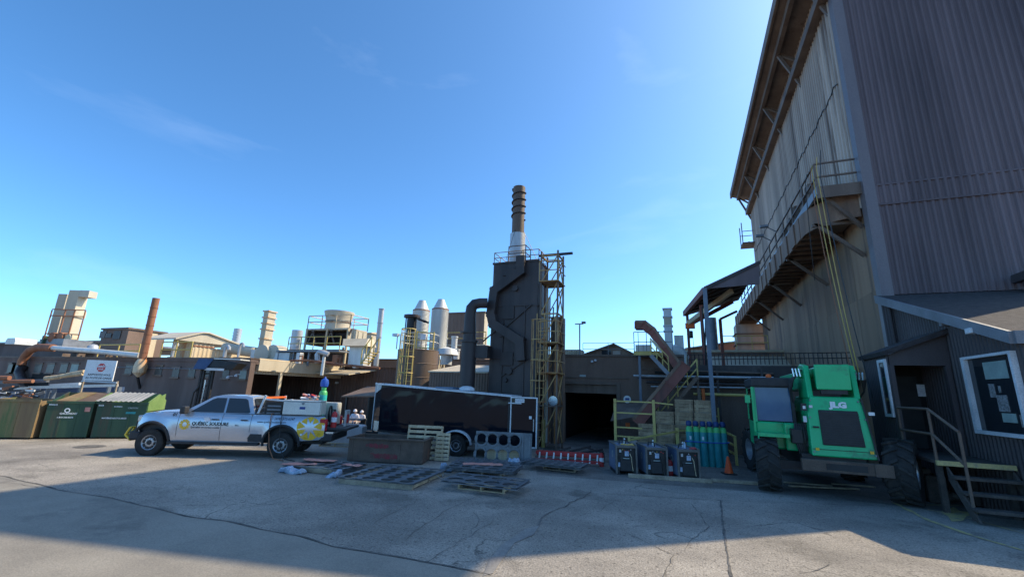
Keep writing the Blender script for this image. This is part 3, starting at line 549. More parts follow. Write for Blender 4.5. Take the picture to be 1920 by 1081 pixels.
# white roof vent
c = at(42, 636, 44); solo('roof_vent', MB().prism([(-.9, 0), (.9, 0), (.9, .35), (.7, .6), (-.7, .6), (-.95, .35)], 'y', -.8, .8), 'galv_pale', 'small white hooded roof vent at the far left roof edge', 'vent', at0=(0, 0, 0)).location = (c.x, c.y, c.z-.55)
c = at(176, 645, 46); solo('pale_roof_dome', MB().lathe([(.5, 0), (.48, .25), (.3, .45), (.03, .52)], (0, 0, 0), 14), 'galv', 'small pale rounded roof ventilator left of the brown penthouse', 'vent', smooth=True, at0=(0, 0, 0)).location = (c.x, c.y, c.z-.5)
# brown penthouse
X0, X1, Y0, Y1, Z0, Z1 = gridbox(182, 231, 303, 614, 662, 38)
ph = thing('penthouse', 'brown rooftop penthouse with three small vents beside the rusty stack', 'penthouse', ((X0+X1)/2, Y0, Z0))
MB().box(X0, X1, Y0, Y1, ZR, Z1-.12).build('wall', 'brown_wall', ph, world=True)
MB().box(X0-.12, X1+.12, Y0-.12, Y1+.12, Z1-.115, Z1+.05).build('roof', 'brown_steel', ph, world=True)
for px, py, w_, h_ in [(194, 627, 8, 13), (204, 629, 10, 8), (220, 628, 10, 15)]:
    a = on(px-w_/2, py-h_/2, 1, Y0); b = on(px+w_/2, py+h_/2, 1, Y0); MB().box(a.x, b.x, Y0-.06, Y0-.005, b.z, a.z).build('vent', 'black_steel', ph, world=True)
a = on(280, 645, 0, X1); b = on(291, 645, 0, X1); MB().box(X1+.005, X1+.06, a.y, b.y, ZR+.2, a.z+1).build('door', 'beige_rust', ph, world=True)
rail_thing('yellow_roof_rail', 'yellow guard rail on the workshop roof left of the rusty stack', [(on(182, 668, 1, YL+.4).x, YL+.4, ZL), (on(258, 668, 1, YL+.4).x, YL+.4, ZL)], 'yellow_steel', h=1.0, r=.05, step=3.2)
rail_thing('yellow_roof_rail', 'yellow guard rail on the workshop roof right of the rusty stack', [(on(300, 668, 1, YL+.4).x, YL+.4, ZL), (on(356, 668, 1, YL+.4).x, YL+.4, ZL)], 'yellow_steel', h=1.15, r=.05, step=1.8)
# beige shed with barrel roof
X0, X1, Y0, Y1, Z0, Z1 = gridbox(318, 358, 398, 635, 670, 35)
sh = thing('beige_roof_shed', 'rusty beige rooftop shed with a wide pale curved roof', 'shed', ((X0+X1)/2, Y0, ZR))
MB().corr((X0, Y0, 0), (X1, Y0, 0), ZR, Z1, .3, .04, (0, -1, 0)).build('front_siding', 'beige_rust', sh, world=True)
MB().corr((X1, Y0, 0), (X1, Y1, 0), ZR, Z1, .3, .04, (1, 0, 0)).build('side_siding', 'beige_rust', sh, world=True)
MB().box(X1, X1+.07, Y0, Y1, Z0+.9, Z0+1.0).build('girt', 'rust_pipe', sh, world=True)
za0 = Z1; rp_ = []
ya, yb = Y0-1.6, Y1+2.6
for i in range(13):
    t = i/12; rp_.append((ya+(yb-ya)*t, za0-.1+.85*min(1, 2.6*t, 1.55*(1-t))))
MB().prism(rp_+[(y, z-.12) for y, z in reversed(rp_)], 'x', X0-1.2, X1+.35).build('curved_roof', 'cream', sh, world=True)
MB().prism([(y, z-.13) for y, z in rp_], 'x', X1+.12, X1+.2).build('gable', 'cream', sh, world=True)
for yv in (ya+.3, yb-.4, yb-1.6): MB().bar((X1+.1, yv, ZR), (X1+.1, yv, za0), .09).build('post', 'yellow_steel', sh, world=True)
MB().bar((X0-1, ya+.3, ZR), (X0-1, ya+.3, za0), .1).build('post', 'beige_rust', sh, world=True)
# beige ductwork between the shed and the square stack
X0, X1, Y0, Y1, Z0, Z1 = gridbox(395, 402, 470, 653, 672, 35)
bd = thing('beige_roof_duct', 'low rust streaked beige duct housing right of the curved-roof shed', 'duct', (X1, Y0, ZR))
MB().box(X0, X1, Y0, Y1, ZR, Z1-.1).build('housing', 'beige_rust', bd, world=True)
MB().box(X0-.1, X1+.1, Y0-.1, Y1+.1, Z1-.095, Z1).build('lid', 'cream', bd, world=True)
MB().tube([at(420, 652, 36), at(450, 656, 36), at(478, 660, 36)], .42, 12).build('round_duct', 'cream', bd, world=True, smooth=True)
for x in (500, 520): a = at(x, 665, 34); MB().lathe([(.3, -.6), (.75, -.5), (.75, .4), (.3, .6)], a, 16, 'y').build('fan_housing', 'cream', bd, world=True, smooth=True)
MB().box(at(468, 662, 34).x, at(480, 662, 34).x, at(475, 662, 34).y, at(475, 662, 34).y+1.2, ZR, at(475, 655, 34).z).build('transition', 'galv_pale', bd, world=True)
a = at(531, 668, 33); MB().box(a.x-2.2, a.x+.6, a.y, a.y+2, ZR, at(531, 661, 33).z).build('plenum', 'galv_pale', bd, world=True)
# small grey stack with cable
a = at(440, 654, 50); zt = at(443, 616, 50).z
t = thing('small_grey_stack', 'small grey pipe stack with cables far behind the beige duct', 'chimney', a)
MB().cyl(a, (a.x, a.y, zt), .42, n=12).build('flue', 'galv', t, world=True, smooth=True); MB().box(a.x-.8, a.x+.8, a.y-.8, a.y+.8, ZR, a.z+.3).build('curb', 'galv', t, world=True)
for i in range(4): MB().cyl((a.x-.46, a.y-.3, a.z+.8+i*.35), (a.x+.46, a.y-.3, a.z+1.0+i*.3), .02, n=5).build('cable', 'black', t, world=True)
# square duct stack
X0, X1, Y0, Y1, Z0, Z1 = gridbox(482, 491, 506, 582, 662, 36)
t = thing('square_duct_stack', 'tall beige square duct stack rising from the workshop roof', 'chimney', (X1, Y0, ZR))
zz = [Z0-1]+[at(498, y, 36).z for y in (634, 616, 605, 594)]+[Z1]
for i in range(5):
    f = 1-.05*i; MB().box(X0, X1, Y0, Y1, zz[i]+.02, zz[i+1]-.02).build('duct_section', 'beige' if i != 3 else 'cream', t, world=True)
    MB().box(X0-.08, X1+.08, Y0-.08, Y1+.08, zz[i+1]-.06, zz[i+1]+.05).build('flange', 'beige_rust', t, world=True)
MB().box(X0-1.0, X1+.6, Y0-.4, Y1+.4, ZR, Z0-.95).build('base', 'brown_steel', t, world=True)
# ---------------------------------------------------------------- cooling tower
X0, X1, Y0, Y1, Z0, Z1 = gridbox(572, 652, 686, 614, 645, 32)
ct = thing('cooling_tower', 'open-sided cooling tower with pale fan drum and railed top deck', 'cooling tower', ((X0+X1)/2, Y0, Z0))
MB().box(X0, X1, Y0, Y1, Z1-.12, Z1).build('top_deck', 'beige', ct, world=True)
MB().box(X1-.1, X1, Y0, Y1, Z0, Z1-.13).build('end_wall', 'cream', ct, world=True)
for k in range(3): MB().bar((X1+.01, Y0+(k+.8)*(Y1-Y0)/3.6, Z0), (X1+.01, Y0+(k+.8)*(Y1-Y0)/3.6, Z1-.13), .06).build('wall_rib', 'beige', ct, world=True)
MB().box(X0, X0+.1, Y0, Y1, Z0, Z1-.13).build('far_wall', 'brown_steel', ct, world=True)
MB().box(X0+.2, X1-.2, Y0+.9, Y1-.1, Z0+.1, Z1-.2).build('fill_pack', 'black', ct, world=True)
for i in range(7):
    z = Z0+.12+i*(Z1-Z0-.5)/7; MB().slab([(X0+.15, Y0+.1, z), (X1-.12, Y0+.1, z), (X1-.12, Y0+.7, z+.28), (X0+.15, Y0+.7, z+.28)], .03).build('louvre', 'black_steel', ct, world=True)
for i in range(5):
    x = X0+(X1-X0)*(i+.2)/4.6; MB().bar((x, Y0+.02, Z0), (x+.55*(-1)**i, Y0+.02, Z1-.1), .1).build('brace', 'brown_steel', ct, world=True)
for x in (X0+.05, (X0+X1)/2, X1-.06):
    MB().bar((x, Y0-.05, Z0-1.6), (x, Y0-.05, Z1), .12).build('column', 'beige_rust', ct, world=True); MB().bar((x, Y1-.1, Z0-1.6), (x, Y1-.1, Z0), .12).build('column', 'brown_steel', ct, world=True)
cx, cy = at(628, 600, 33.3).x, (Y0+Y1)/2
MB().lathe([(.98, Z1), (.92, Z1+.5), (.92, Z1+.62), (1.0, Z1+1.0), (1.12, Z1+1.32), (1.12, Z1+1.42), (1.05, Z1+1.42), (.95, Z1+1.0), (.9, Z1+.3)], (cx, cy, 0), 24).build('fan_drum', 'cream', ct, world=True, smooth=True)
MB().lathe([(.98, Z1+.55), (.98, Z1+.65)], (cx, cy, 0), 24).build('drum_band', 'brown_steel', ct, world=True)
rail_thing('', '', [(X0, Y0, Z1), (X1, Y0, Z1), (X1, Y1, Z1), (X0, Y1, Z1), (X0, Y0, Z1)], 'beige_rust', h=1.0, r=.035, step=1.5, parent=ct)
rail_thing('', '', [(X0-.6, Y0-1.0, Z0-.55), (X1+.2, Y0-1.0, Z0-.55)], 'yellow_steel', h=1.0, r=.035, step=1.2, parent=ct)
MB().box(X0-1.6, X1+.3, Y0-1.1, Y0-.1, Z0-.65, Z0-.55).build('service_walkway', 'grey_steel', ct, world=True)
MB().box(X0-1.7, X1-.2, Y0-.1, Y1+.5, Z0-.5, Z0-.38).build('basin_slab', 'brown_steel', ct, world=True)
MB().box(X0-1.4, X1-1.4, Y0+.3, Y1, Z0-1.2, Z0-.5).build('basin', 'black_steel', ct, world=True)
for i in range(4): a = (X0-1.5+i*1.5, Y0-.9); MB().bar((a[0], a[1], ZR), (a[0], a[1], Z0-.6), .12).build('leg', 'grey_steel', ct, world=True)
a = at(655, 648, 30.5); MB().add([(a.x-.6, a.y, a.z+.5), (a.x+1.6, a.y, a.z+.5), (a.x+2.1, a.y-.9, a.z-.1), (a.x+.2, a.y-.9, a.z-.1), (a.x-.6, a.y+.5, a.z+.5), (a.x+1.6, a.y+.5, a.z+.5), (a.x+2.1, a.y+.3, a.z-.1), (a.x+.2, a.y+.3, a.z-.1)], [(0,1,2,3),(4,5,6,7),(0,1,5,4),(3,2,6,7),(1,2,6,5),(0,3,7,4)]).build('side_hood', 'beige', ct, world=True)
MB().box(a.x+.4, a.x+1.7, a.y-.4, a.y+.4, ZR, a.z-.1).build('side_box', 'galv_pale', ct, world=True)
MB().tube([at(595, 680, 29.5), at(595, 664, 29.5), at(598, 659, 29.5), at(608, 661, 29.5), at(616, 664, 29.5)], .17, 10).build('feed_pipe', 'galv', ct, world=True, smooth=True)
a = at(555, 643, 35); t = solo('grey_vent_pipe', MB().cyl(a-Vector((0, 0, 2.5)), (a.x, a.y, at(555, 619, 35).z), .42, n=12), 'galv', 'short fat grey vent pipe left of the cooling tower', 'pipe', smooth=True)
a = at(604, 697, 27.6); solo('white_vent_pipe', MB().cyl((a.x, a.y, a.z-.2), (a.x, a.y, at(604, 669, 27.6).z), .1, n=10), 'galv_pale', 'thin white vent pipe standing on the awning roof', 'pipe', smooth=True)
X0, X1, Y0, Y1, Z0, Z1 = gridbox(684, 692, 704, 625, 668, 44)
t = thing('tan_roof_house', 'small tan rooftop house right behind the cooling tower', 'penthouse', (X0, Y0, 4)); MB().box(X0-.3, X1, Y0, Y1, 4, Z1).build('wall', 'beige', t, world=True); MB().prism([(Y0-.2, Z1+.005), (Y1+.2, Z1+.005), (Y1+.2, Z1+.3), (Y0-.2, Z1+.1)], 'x', X0-.4, X1+.15).build('roof', 'beige_rust', t, world=True)
MB().box(X0-.2, X1-.2, Y0-.02, Y0-.005, Z0+.5, Z1-.5).build('opening', 'black', t, world=True)
a = at(707, 662, 33); zt = at(712, 579, 33).z
t = thing('tall_grey_stack', 'tall slim grey flanged stack left of the brown tank', 'chimney', (a.x, a.y, 4))
for i in range(4):
    z0 = 3.8+(zt-3.8)*i/4; MB().cyl((a.x, a.y, z0), (a.x, a.y, 3.8+(zt-3.8)*(i+1)/4), .2, n=12).build('flue_section', 'galv', t, world=True, smooth=True); MB().cyl((a.x, a.y, z0+.98*(zt-3.8)/4), (a.x, a.y, z0+1.02*(zt-3.8)/4), .24, n=12).build('flange', 'galv', t, world=True, smooth=True)
a = at(690, 684, 28.2); b = at(708, 660, 28.2)
t = thing('yellow_roof_stair', 'short yellow steel stair on the rear hall roof beside the tall grey stack', 'stairs', a)
for k in range(2):
    o = Vector((.0, -.7*k, 0)); MB().bar(a+o, b+o, .07).build('stringer', 'yellow_steel', t, world=True); MB().bar(a+o+Vector((0, 0, .9)), b+o+Vector((0, 0, .9)), .05).build('handrail', 'yellow_steel', t, world=True)
    for i in range(3): c = a.lerp(b, i/2)+o; MB().bar(c, c+Vector((0, 0, .9)), .05).build('post', 'yellow_steel', t, world=True)
for i in range(5): c = a.lerp(b, (i+.5)/5); MB().box(c.x-.12, c.x+.12, c.y-.7, c.y, c.z-.02, c.z+.02).build('tread', 'yellow_steel', t, world=True)
# ---------------------------------------------------------------- brown tank with caged ladder
d = 22.5; c = at(750, 800, d); R_ = 39*d/F; zt = at(750, 653, d).z
tk = thing('brown_tank', 'brown steel storage tank with yellow caged ladder and railed top', 'tank', (c.x, c.y+R_, 0))
tx, ty = c.x, c.y+R_
for i in range(6):
    z0 = zt*i/6; MB().lathe([(R_, z0+.01), (R_+.004, zt*(i+1)/6-.01)], (tx, ty, 0), 40).build('shell_course', 'brown_steel', tk, world=True, smooth=True)
    MB().lathe([(R_-.005, zt*(i+1)/6-.02), (R_+.02, zt*(i+1)/6-.01), (R_-.005, zt*(i+1)/6+.015)], (tx, ty, 0), 40).build('weld_band', 'brown_steel', tk, world=True, smooth=True)
ringp = [(tx+R_*.95*cos(a*pi/7), ty+R_*.95*sin(a*pi/7), zt) for a in range(15)]
rail_thing('', '', ringp, 'galv_pale', h=.85, r=.022, step=1, parent=tk)
la = Vector((tx+.28, ty-R_-.12, 0)); ez = zt+.95
for s in (-.22, .22): MB().cyl((la.x+s, la.y, 1.0), (la.x+s, la.y, ez), .025, n=6).build('ladder_rail', 'yellow_steel', tk, world=True)
for i in range(14): MB().cyl((la.x-.22, la.y, 1.1+i*.3), (la.x+.22, la.y, 1.1+i*.3), .015, n=5).build('rung', 'yellow_steel', tk, world=True)
def hoop(cx, cy, r, z, a0=-200, a1=20, n=9): return [(cx+r*cos(radians(a0+(a1-a0)*i/n)), cy+r*sin(radians(a0+(a1-a0)*i/n)), z) for i in range(n+1)]
for z in (2.2, 3.0, 3.8, ez): MB().tube(hoop(la.x, la.y-.25, .36, z), .03, 6).build('cage_hoop', 'yellow_steel', tk, world=True)
for aa in (-180, -135, -90, -45, 0): MB().cyl((la.x+.36*cos(radians(aa)), la.y-.25+.36*sin(radians(aa)), 2.2), (la.x+.36*cos(radians(aa)), la.y-.25+.36*sin(radians(aa)), ez), .02, n=5).build('cage_bar', 'yellow_steel', tk, world=True)
g0 = (la.x+.3, la.y+.05, zt); g1 = (la.x+1.0, la.y+.55, zt)
for zz in (.06, .45, .85): MB().bar(Vector(g0)+Vector((0, 0, zz)), Vector(g1)+Vector((0, 0, zz)), .05).build('gate_rail', 'yellow_steel', tk, world=True)
for q in (g0, g1): MB().bar(q, Vector(q)+Vector((0, 0, .9)), .06).build('gate_post', 'yellow_steel', tk, world=True)
MB().box(la.x+.5, la.x+.8, la.y+.1, la.y+.13, zt+.45, zt+.75).build('notice', 'paper', tk, world=True)
a = at(741, 630, d+.5); MB().cyl((a.x+.15, a.y, zt), (a.x+.15, a.y, a.z), .03, n=6).box(a.x-.12, a.x+.2, a.y-.1, a.y+.12, a.z, a.z+.14).build('flood_light', 'galv', tk, world=True)
# black filter canister beside the tank
d = 26; c = at(769, 640, d); zt = at(772, 594, d).z
t = thing('black_canister', 'black vertical canister behind the ladder of the brown tank', 'pipe', (c.x, c.y, 3))
MB().cyl((c.x, c.y, 3), (c.x, c.y, zt), .3, n=16).build('body', 'black', t, world=True, smooth=True); MB().cyl((c.x, c.y, zt-.05), (c.x, c.y, zt+.1), .5, n=16).build('lid', 'black_steel', t, world=True, smooth=True)
for s in (-.36, .36): MB().cyl((c.x+s, c.y-.1, 3), (c.x+s, c.y-.1, zt), .035, n=6).build('guide_rod', 'black', t, world=True)
# ---------------------------------------------------------------- two pale silos
def silo(px0, px1, pyt, pyc, pyb, d, lab):
    xb = (px0+px1)/2; c = at(xb, pyb, d); Rr = (px1-px0)/2*d/F*.985; c = c+FH*Rr; zb = c.z; zc = at(xb, pyc, d).z; zt = at(xb+2, pyt, d).z
    t = thing('pale_silo', lab, 'silo', (c.x, c.y, 3.5), group='silos with conical caps')
    nb = 7
    for i in range(nb):
        prof = []
        z0 = zb+(zc-zb)*i/nb; z1 = zb+(zc-zb)*(i+1)/nb
        for k in range(5): zz = z0+(z1-z0)*k/5; prof += [(Rr, zz), (Rr+.035, zz+(z1-z0)*.1)]
        prof.append((Rr, z1)); MB().lathe(prof, (c.x, c.y, 0), 32).build('ribbed_band', 'galv_pale', t, world=True, smooth=False)
    MB().lathe([(Rr*1.04, zc-.05), (Rr*1.04, zc+.06)], (c.x, c.y, 0), 32).build('rusty_rim', 'rust_pipe', t, world=True)
    MB().lathe([(Rr*.92, zc+.06), (Rr*.42, zt-.04), (Rr*.42, zt)], (c.x, c.y, 0), 32).build('cone_cap', 'galv_pale', t, world=True, smooth=True)
    MB().lathe([(Rr*.6, zb-.35), (Rr*1.02, zb-.02), (Rr*1.02, zb)], (c.x, c.y, 0), 32).build('bottom_cone', 'beige_rust', t, world=True, smooth=True)
    for k in range(4):
        a = pi/4+k*pi/2; x = c.x+Rr*.85*cos(a); y = c.y+Rr*.85*sin(a); MB().bar((x, y, 0), (x, y, zb), .14).build('leg', 'beige', t, world=True)
        a2 = a+pi/2; MB().bar((x, y, zb-1.9), (c.x+Rr*.85*cos(a2), c.y+Rr*.85*sin(a2), zb-.3), .07).build('brace', 'beige', t, world=True)
    MB().box(c.x-Rr*.55, c.x+Rr*.1, c.y-Rr*.8, c.y-Rr*.2, 3, zb-.1).build('discharge_box', 'black_steel', t, world=True)
    MB().tube([(c.x-Rr*.9, c.y-Rr*.6, zb-.4), (c.x-Rr*.95, c.y-Rr*.6, zb-1.2), (c.x-Rr*.9, c.y-Rr*.5, 3.2)], .08, 8).build('drain_pipe', 'rust_pipe', t, world=True, smooth=True)
    return c, Rr, zb, zc
s1 = silo(764, 796, 560, 580, 665, 29, 'left, partly hidden one of the two pale ribbed silos with conical caps')
s2 = silo(802, 834, 558, 578, 652, 27.5, 'right, fully visible one of the two pale ribbed silos with conical caps')
solo('silo_link_pipe', MB().tube([at(770, 592, 27.5), at(785, 598, 27.6), at(804, 605, 27.8)], .07, 8), 'black', 'dark slanting pipe linking the two pale silos', 'pipe', smooth=True)
a = at(838, 656, 27); t = solo('roof_cowl', MB().lathe([(.35, -.9), (.35, -.35), (.75, -.3), (.6, .05), (.05, .2)], (0, 0, 0), 16), 'galv_pale', 'round pale roof cowl right of the silos', 'vent', smooth=True, at0=(0, 0, 0)); t.location = a
# big brown block behind
X0, X1, Y0, Y1, Z0, Z1 = gridbox(834, 905, 912, 586, 660, 42)
t = thing('brown_roof_block', 'large plain brown rooftop block behind the silos', 'building', (X0, Y0, 4)); MB().corr((X0, Y0, 0), (X1, Y0, 0), 4, Z1, .4, .04, (0, -1, 0)).build('front_siding', 'brown_wall', t, world=True); MB().box(X1-.3, X1+.02, Y0+.01, Y1, 4, Z1).build('side_siding', 'beige', t, world=True); MB().box(X0-.1, X1+.1, Y0-.1, Y1+.1, Z1+.005, Z1+.14).build('roof_edge', 'brown_steel', t, world=True)
X0, X1, Y0, Y1, Z0, Z1 = gridbox(826, 908, 915, 648, 690, 34)
t = thing('middle_roof_wall', 'brown stepped roof wall between silos and incinerator tower', 'wall', (X0, Y0, 3.8)); MB().box(X0, X1, Y0, Y0+2, 3.6, Z1).build('wall', 'brown_wall', t, world=True); MB().box(X0-.05, X1+.05, Y0-.08, Y0+2.1, Z1+.005, Z1+.12).build('coping', 'beige', t, world=True)
rail_thing('', '', [(X0+.4, Y0, Z1+.1), (X1, Y0, Z1+.1)], 'yellow_steel', h=1.0, r=.035, step=1.4, parent=t)
for k, (px, py, w_) in enumerate([(852, 640, 11), (836, 643, 6), (856, 664, 11)]):
    a = at(px, py, 33); s = w_*33/F/2; t = thing('roof_fan_unit', ['square galvanised fan unit on the roof behind the duct', 'small round galvanised vent behind the right silo', 'white fan box beside the bent duct'][k], 'vent', (a.x, a.y, a.z-.6)); MB().lathe([(s, -.5), (s, .25), (s*1.2, .3), (s*1.2, .4)], a, 14).build('drum', 'galv_pale', t, world=True, smooth=True); MB().box(a.x-s, a.x+s, a.y-s, a.y+s, a.z-.9, a.z-.5).build('curb', 'galv', t, world=True)
# low corrugated shed in front
X0, X1, Y0, Y1, Z0, Z1 = gridbox(799, 912, 918, 697, 790, 20.5)
t = thing('low_corrugated_shed', 'low dark corrugated shed with pale roof edge between tank and tower', 'shed', (X0, Y0, 0))
MB().corr((X0, Y0, 0), (X1, Y0, 0), 0, Z1, .14, .03, (0, -1, 0)).build('front_siding', 'brown_wall', t, world=True); MB().corr((X0, Y0+3, 0), (X0, Y0, 0), 0, Z1, .14, .03, (-1, 0, 0)).build('side_siding', 'brown_wall', t, world=True)
MB().slab([(X0-.05, Y0-.1, Z1), (X1, Y0-.1, Z1), (X1, Y0+3, Z1+.5), (X0-.05, Y0+3, Z1+.5)], .06).build('roof', 'cream', t, world=True)

# small pipework along the workshop roof and wall
t = thing('wall_conduit', 'thin grey conduit running along the upper workshop wall', 'conduit', (XL-10, YL-.05, 3)); zc_ = on(560, 684, 1, YL).z
MB().cyl((XL-14, YL-.06, ZL-.75), (XL-.2, YL-.06, ZL-.75), .03, n=6).build('run', 'grey_steel', t, world=True, smooth=True)
for k in range(9): x = XL-13.6+k*1.6; MB().box(x, x+.08, YL-.1, YL-.002, ZL-.8, ZL-.7).build('clip', 'grey_steel', t, world=True)
for k, (px, py, h_, r_, lab) in enumerate([(322, 671, 1.0, .09, 'thin gooseneck vent on the workshop roof left of the beige shed'), (420, 671, .7, .11, 'short gooseneck vent on the workshop roof above the forklift canopy'), (446, 671, .9, .08, 'slim gooseneck vent on the workshop roof right of the forklift canopy')]):
    p = on(px, py, 1, YL+.9); t = thing('gooseneck_vent', lab, 'vent', (p.x, p.y, ZL-.2)); MB().tube([(p.x, p.y, ZL-.2), (p.x, p.y, ZL+h_), (p.x+.06, p.y, ZL+h_+.14), (p.x+.2, p.y, ZL+h_+.18), (p.x+.32, p.y, ZL+h_+.08), (p.x+.34, p.y, ZL+h_-.08)], r_, 8).build('pipe', 'galv', t, world=True, smooth=True); MB().box(p.x-.2, p.x+.2, p.y-.2, p.y+.2, ZL-.2, ZL+.12).build('curb', 'brown_steel', t, world=True)
solo('roof_pipe_run', MB().tube([at(545, 676, 29.6), at(580, 675, 29.4), at(640, 683, 28.6), at(712, 690, 27.6)], .07, 8), 'rust_pipe', 'thin rusty pipe running along the rear hall roof below the cooling tower', 'pipe', smooth=True)
for k, (px, py, w_, lab) in enumerate([(562, 668, 9, 'small grey pump box under the left of the cooling tower'), (632, 672, 12, 'low rusty pump box under the right of the cooling tower'), (668, 676, 8, 'small pale junction box right of the cooling tower legs')]):
    p = at(px, py, 30); s_ = w_*30/F/2; t = thing('pump_box', lab, 'box', (p.x, p.y, p.z-.4)); MB().box(p.x-s_, p.x+s_, p.y-s_, p.y+s_, p.z-.5, p.z+.25).build('casing', ('galv', 'rust_pipe', 'galv_pale')[k], t, world=True, bevel=.03); MB().tube([(p.x+s_, p.y-s_, p.z), (p.x+s_+.25, p.y-s_, p.z+.05), (p.x+s_+.3, p.y-s_, p.z-.5)], .05, 6).build('outlet_pipe', 'rust_pipe', t, world=True, smooth=True)
# ---------------------------------------------------------------- incinerator tower with spiral stack
X0, X1, Y0, Y1, Z0, Z1 = gridbox(909, 1002, 1022, 486, 860, 19)
Z1 = at(1000, 487, 19).z
tw = thing('incinerator_tower', 'tall black steel incinerator tower with a spiral-finned stack on top', 'tower', ((X0+X1)/2, (Y0+Y1)/2, 0))
zc = [0, at(950, 668, 19).z, at(950, 568, 19).z, Z1]
for i in range(3): MB().box(X0, X1, Y0, Y1, zc[i]+.012, zc[i+1]-.012).build('casing', 'black_steel', tw, world=True, bevel=.015)
MB().box(X0+.03, X1-.03, Y0+.03, Y1-.03, .02, Z1-.03).build('liner', 'black', tw, world=True)
for z in zc[1:]: MB().box(X0-.04, X1+.04, Y0-.04, Y1+.04, z-.05, z+.03).build('stiffener', 'black_steel', tw, world=True)
for fx in (.28, .74): MB().box(X0+(X1-X0)*fx-.02, X0+(X1-X0)*fx+.02, Y0-.05, Y0+.005, .2, zc[2]-.05).build('rib', 'black_steel', tw, world=True)
def fq(px, py, off=0): p = on(px, py, 1, Y0-off); return p
def band(pts, w, dep, name, m='black_steel'):
    for i_, (a, b) in enumerate(zip(pts[:-1], pts[1:])):
        A = fq(*a, .01); B = fq(*b, .01); e_ = (B-A).normalized()*w*.36 if name == 'zigzag_duct' else Vector((0, 0, 0)); A = A-(e_ if i_ else e_*0); B = B+(e_ if i_ < len(pts)-2 else e_*0); A.y -= .004*i_; B.y -= .004*i_; MB().bar(A+Vector((0, -dep/2, 0)), B+Vector((0, -dep/2, 0)), dep, w, up=(B-A).cross(Vector((0, 1, 0)))).build(name, m, tw, world=True)
band([(979, 482), (979, 510), (930, 546), (924, 590), (928, 608), (978, 640), (980, 676)], .40, .30, 'zigzag_duct')
band([(906, 640), (945, 606)], .05, .06, 'diagonal_brace'); band([(950, 612), (998, 570)], .05, .06, 'diagonal_brace'); band([(940, 705), (990, 672)], .05, .06, 'diagonal_brace')
for px, py, s in [(967, 541, .13), (941, 625, .16), (955, 695, .16), (948, 712, .1)]:
    p = fq(px, py); MB().cyl((p.x, Y0-.12, p.z), (p.x, Y0, p.z), s, n=18).build('inspection_port', 'black_steel', tw, world=True, smooth=True)
for a in [(942, 574, 964, 598), (940, 660, 962, 685), (944, 504, 966, 516)]:
    p = fq(a[0], a[1]); q = fq(a[2], a[3]); MB().box(p.x, q.x, Y0-.06, Y0+.002, q.z, p.z).build('access_panel', 'black_steel', tw, world=True, bevel=.01)
cx, cy = on(970, 470, 1, (Y0+Y1)/2).x, (Y0+Y1)/2
q = lambda py: at(970, py, 19+1.1).z
zs = [Z1, q(438), q(350)]; rs = 12.5*20/F; rb = 15.5*20/F
stk = MB().cyl((cx, cy, zs[1]-.1), (cx, cy, zs[2]), rs, rs, 24).build('stack', 'brown_steel', tw, world=True, smooth=True)
MB().cyl((cx, cy, zs[0]), (cx, cy, zs[1]), rb, rb, 24).build('stack_sleeve', 'galv', tw, world=True, smooth=True)
MB().cyl((cx, cy, zs[2]-.02), (cx, cy, zs[2]+.012), rs*.86, n=20).build('stack_mouth', 'black', stk, world=True)
n = 120; turns = 4.6; vs = []; fs = []
for i in range(n+1):
    a = 2*pi*turns*i/n; z = zs[1]+.75+(zs[2]-zs[1]-.85)*i/n
    for r_, dz in ((rs*.98, -.012), (rs*1.2, -.012), (rs*1.2, .012), (rs*.98, .012)): vs.append((cx+r_*cos(a), cy+r_*sin(a), z+dz))
for i in range(n):
    for k in range(4): fs.append((4*i+k, 4*i+(k+1) % 4, 4*i+4+(k+1) % 4, 4*i+4+k))
MB().add(vs, fs).build('spiral_fin', 'black_steel', stk, world=True)
for k in range(3): a = k*2.1+.4; MB().cyl((cx+rs*cos(a), cy+rs*sin(a), zs[1]+.15), (cx+1.15*cos(a), cy+1.1*sin(a), Z1+.02), .012, n=4).build('guy_wire', 'black', tw, world=True)
rail_thing('', '', [(X0, Y0+.05, Z1), (X1, Y0+.05, Z1), (X1, Y1, Z1), (X0, Y1, Z1), (X0, Y0+.05, Z1)], 'ladder_steel', h=.55, r=.018, step=.75, parent=tw)
rail_thing('', '', [(cx-.1, Y0-.1, Z1), (cx+.75, Y0-.1, Z1), (cx+.75, Y0+.6, Z1), (cx-.1, Y0+.6, Z1)], 'brown_steel', h=.75, r=.022, step=.8, parent=tw)
# bent round duct feeding the tower
bd = thing('bent_black_duct', 'black bent duct arching from the ground into the incinerator tower', 'duct', at(878, 790, 19.3))
d = 19.3; pts = [(880, 800), (880, 640), (882, 590), (884, 577), (890, 570), (900, 568), (914, 568)]
P = [at(*p, d) for p in pts]; P[0].z = 0; P[0].x = P[1].x; P[0].y = P[1].y
MB().tube([P[0], P[1]], .34, 16).build('lower_drum', 'black_steel', bd, world=True, smooth=True)
MB().tube([P[1], P[2], P[3], P[4], P[5], P[6]], [.3, .25, .25, .24, .23, .23], 16).build('bend', 'black_steel', bd, world=True, smooth=True)
MB().cyl(P[1]-Vector((0, 0, .05)), P[1]+Vector((0, 0, .05)), .4, n=16).build('flange', 'black_steel', bd, world=True)
a = at(877, 625, d); MB().cyl(a, a+Vector((0, 0, .06)), .34, n=16).build('flange', 'black_steel', bd, world=True)
b = at(896, 660, d); MB().box(b.x-.1, b.x+.55, b.y-.2, b.y+.35, b.z-.25, b.z+.28).build('side_branch', 'black_steel', bd, world=True)
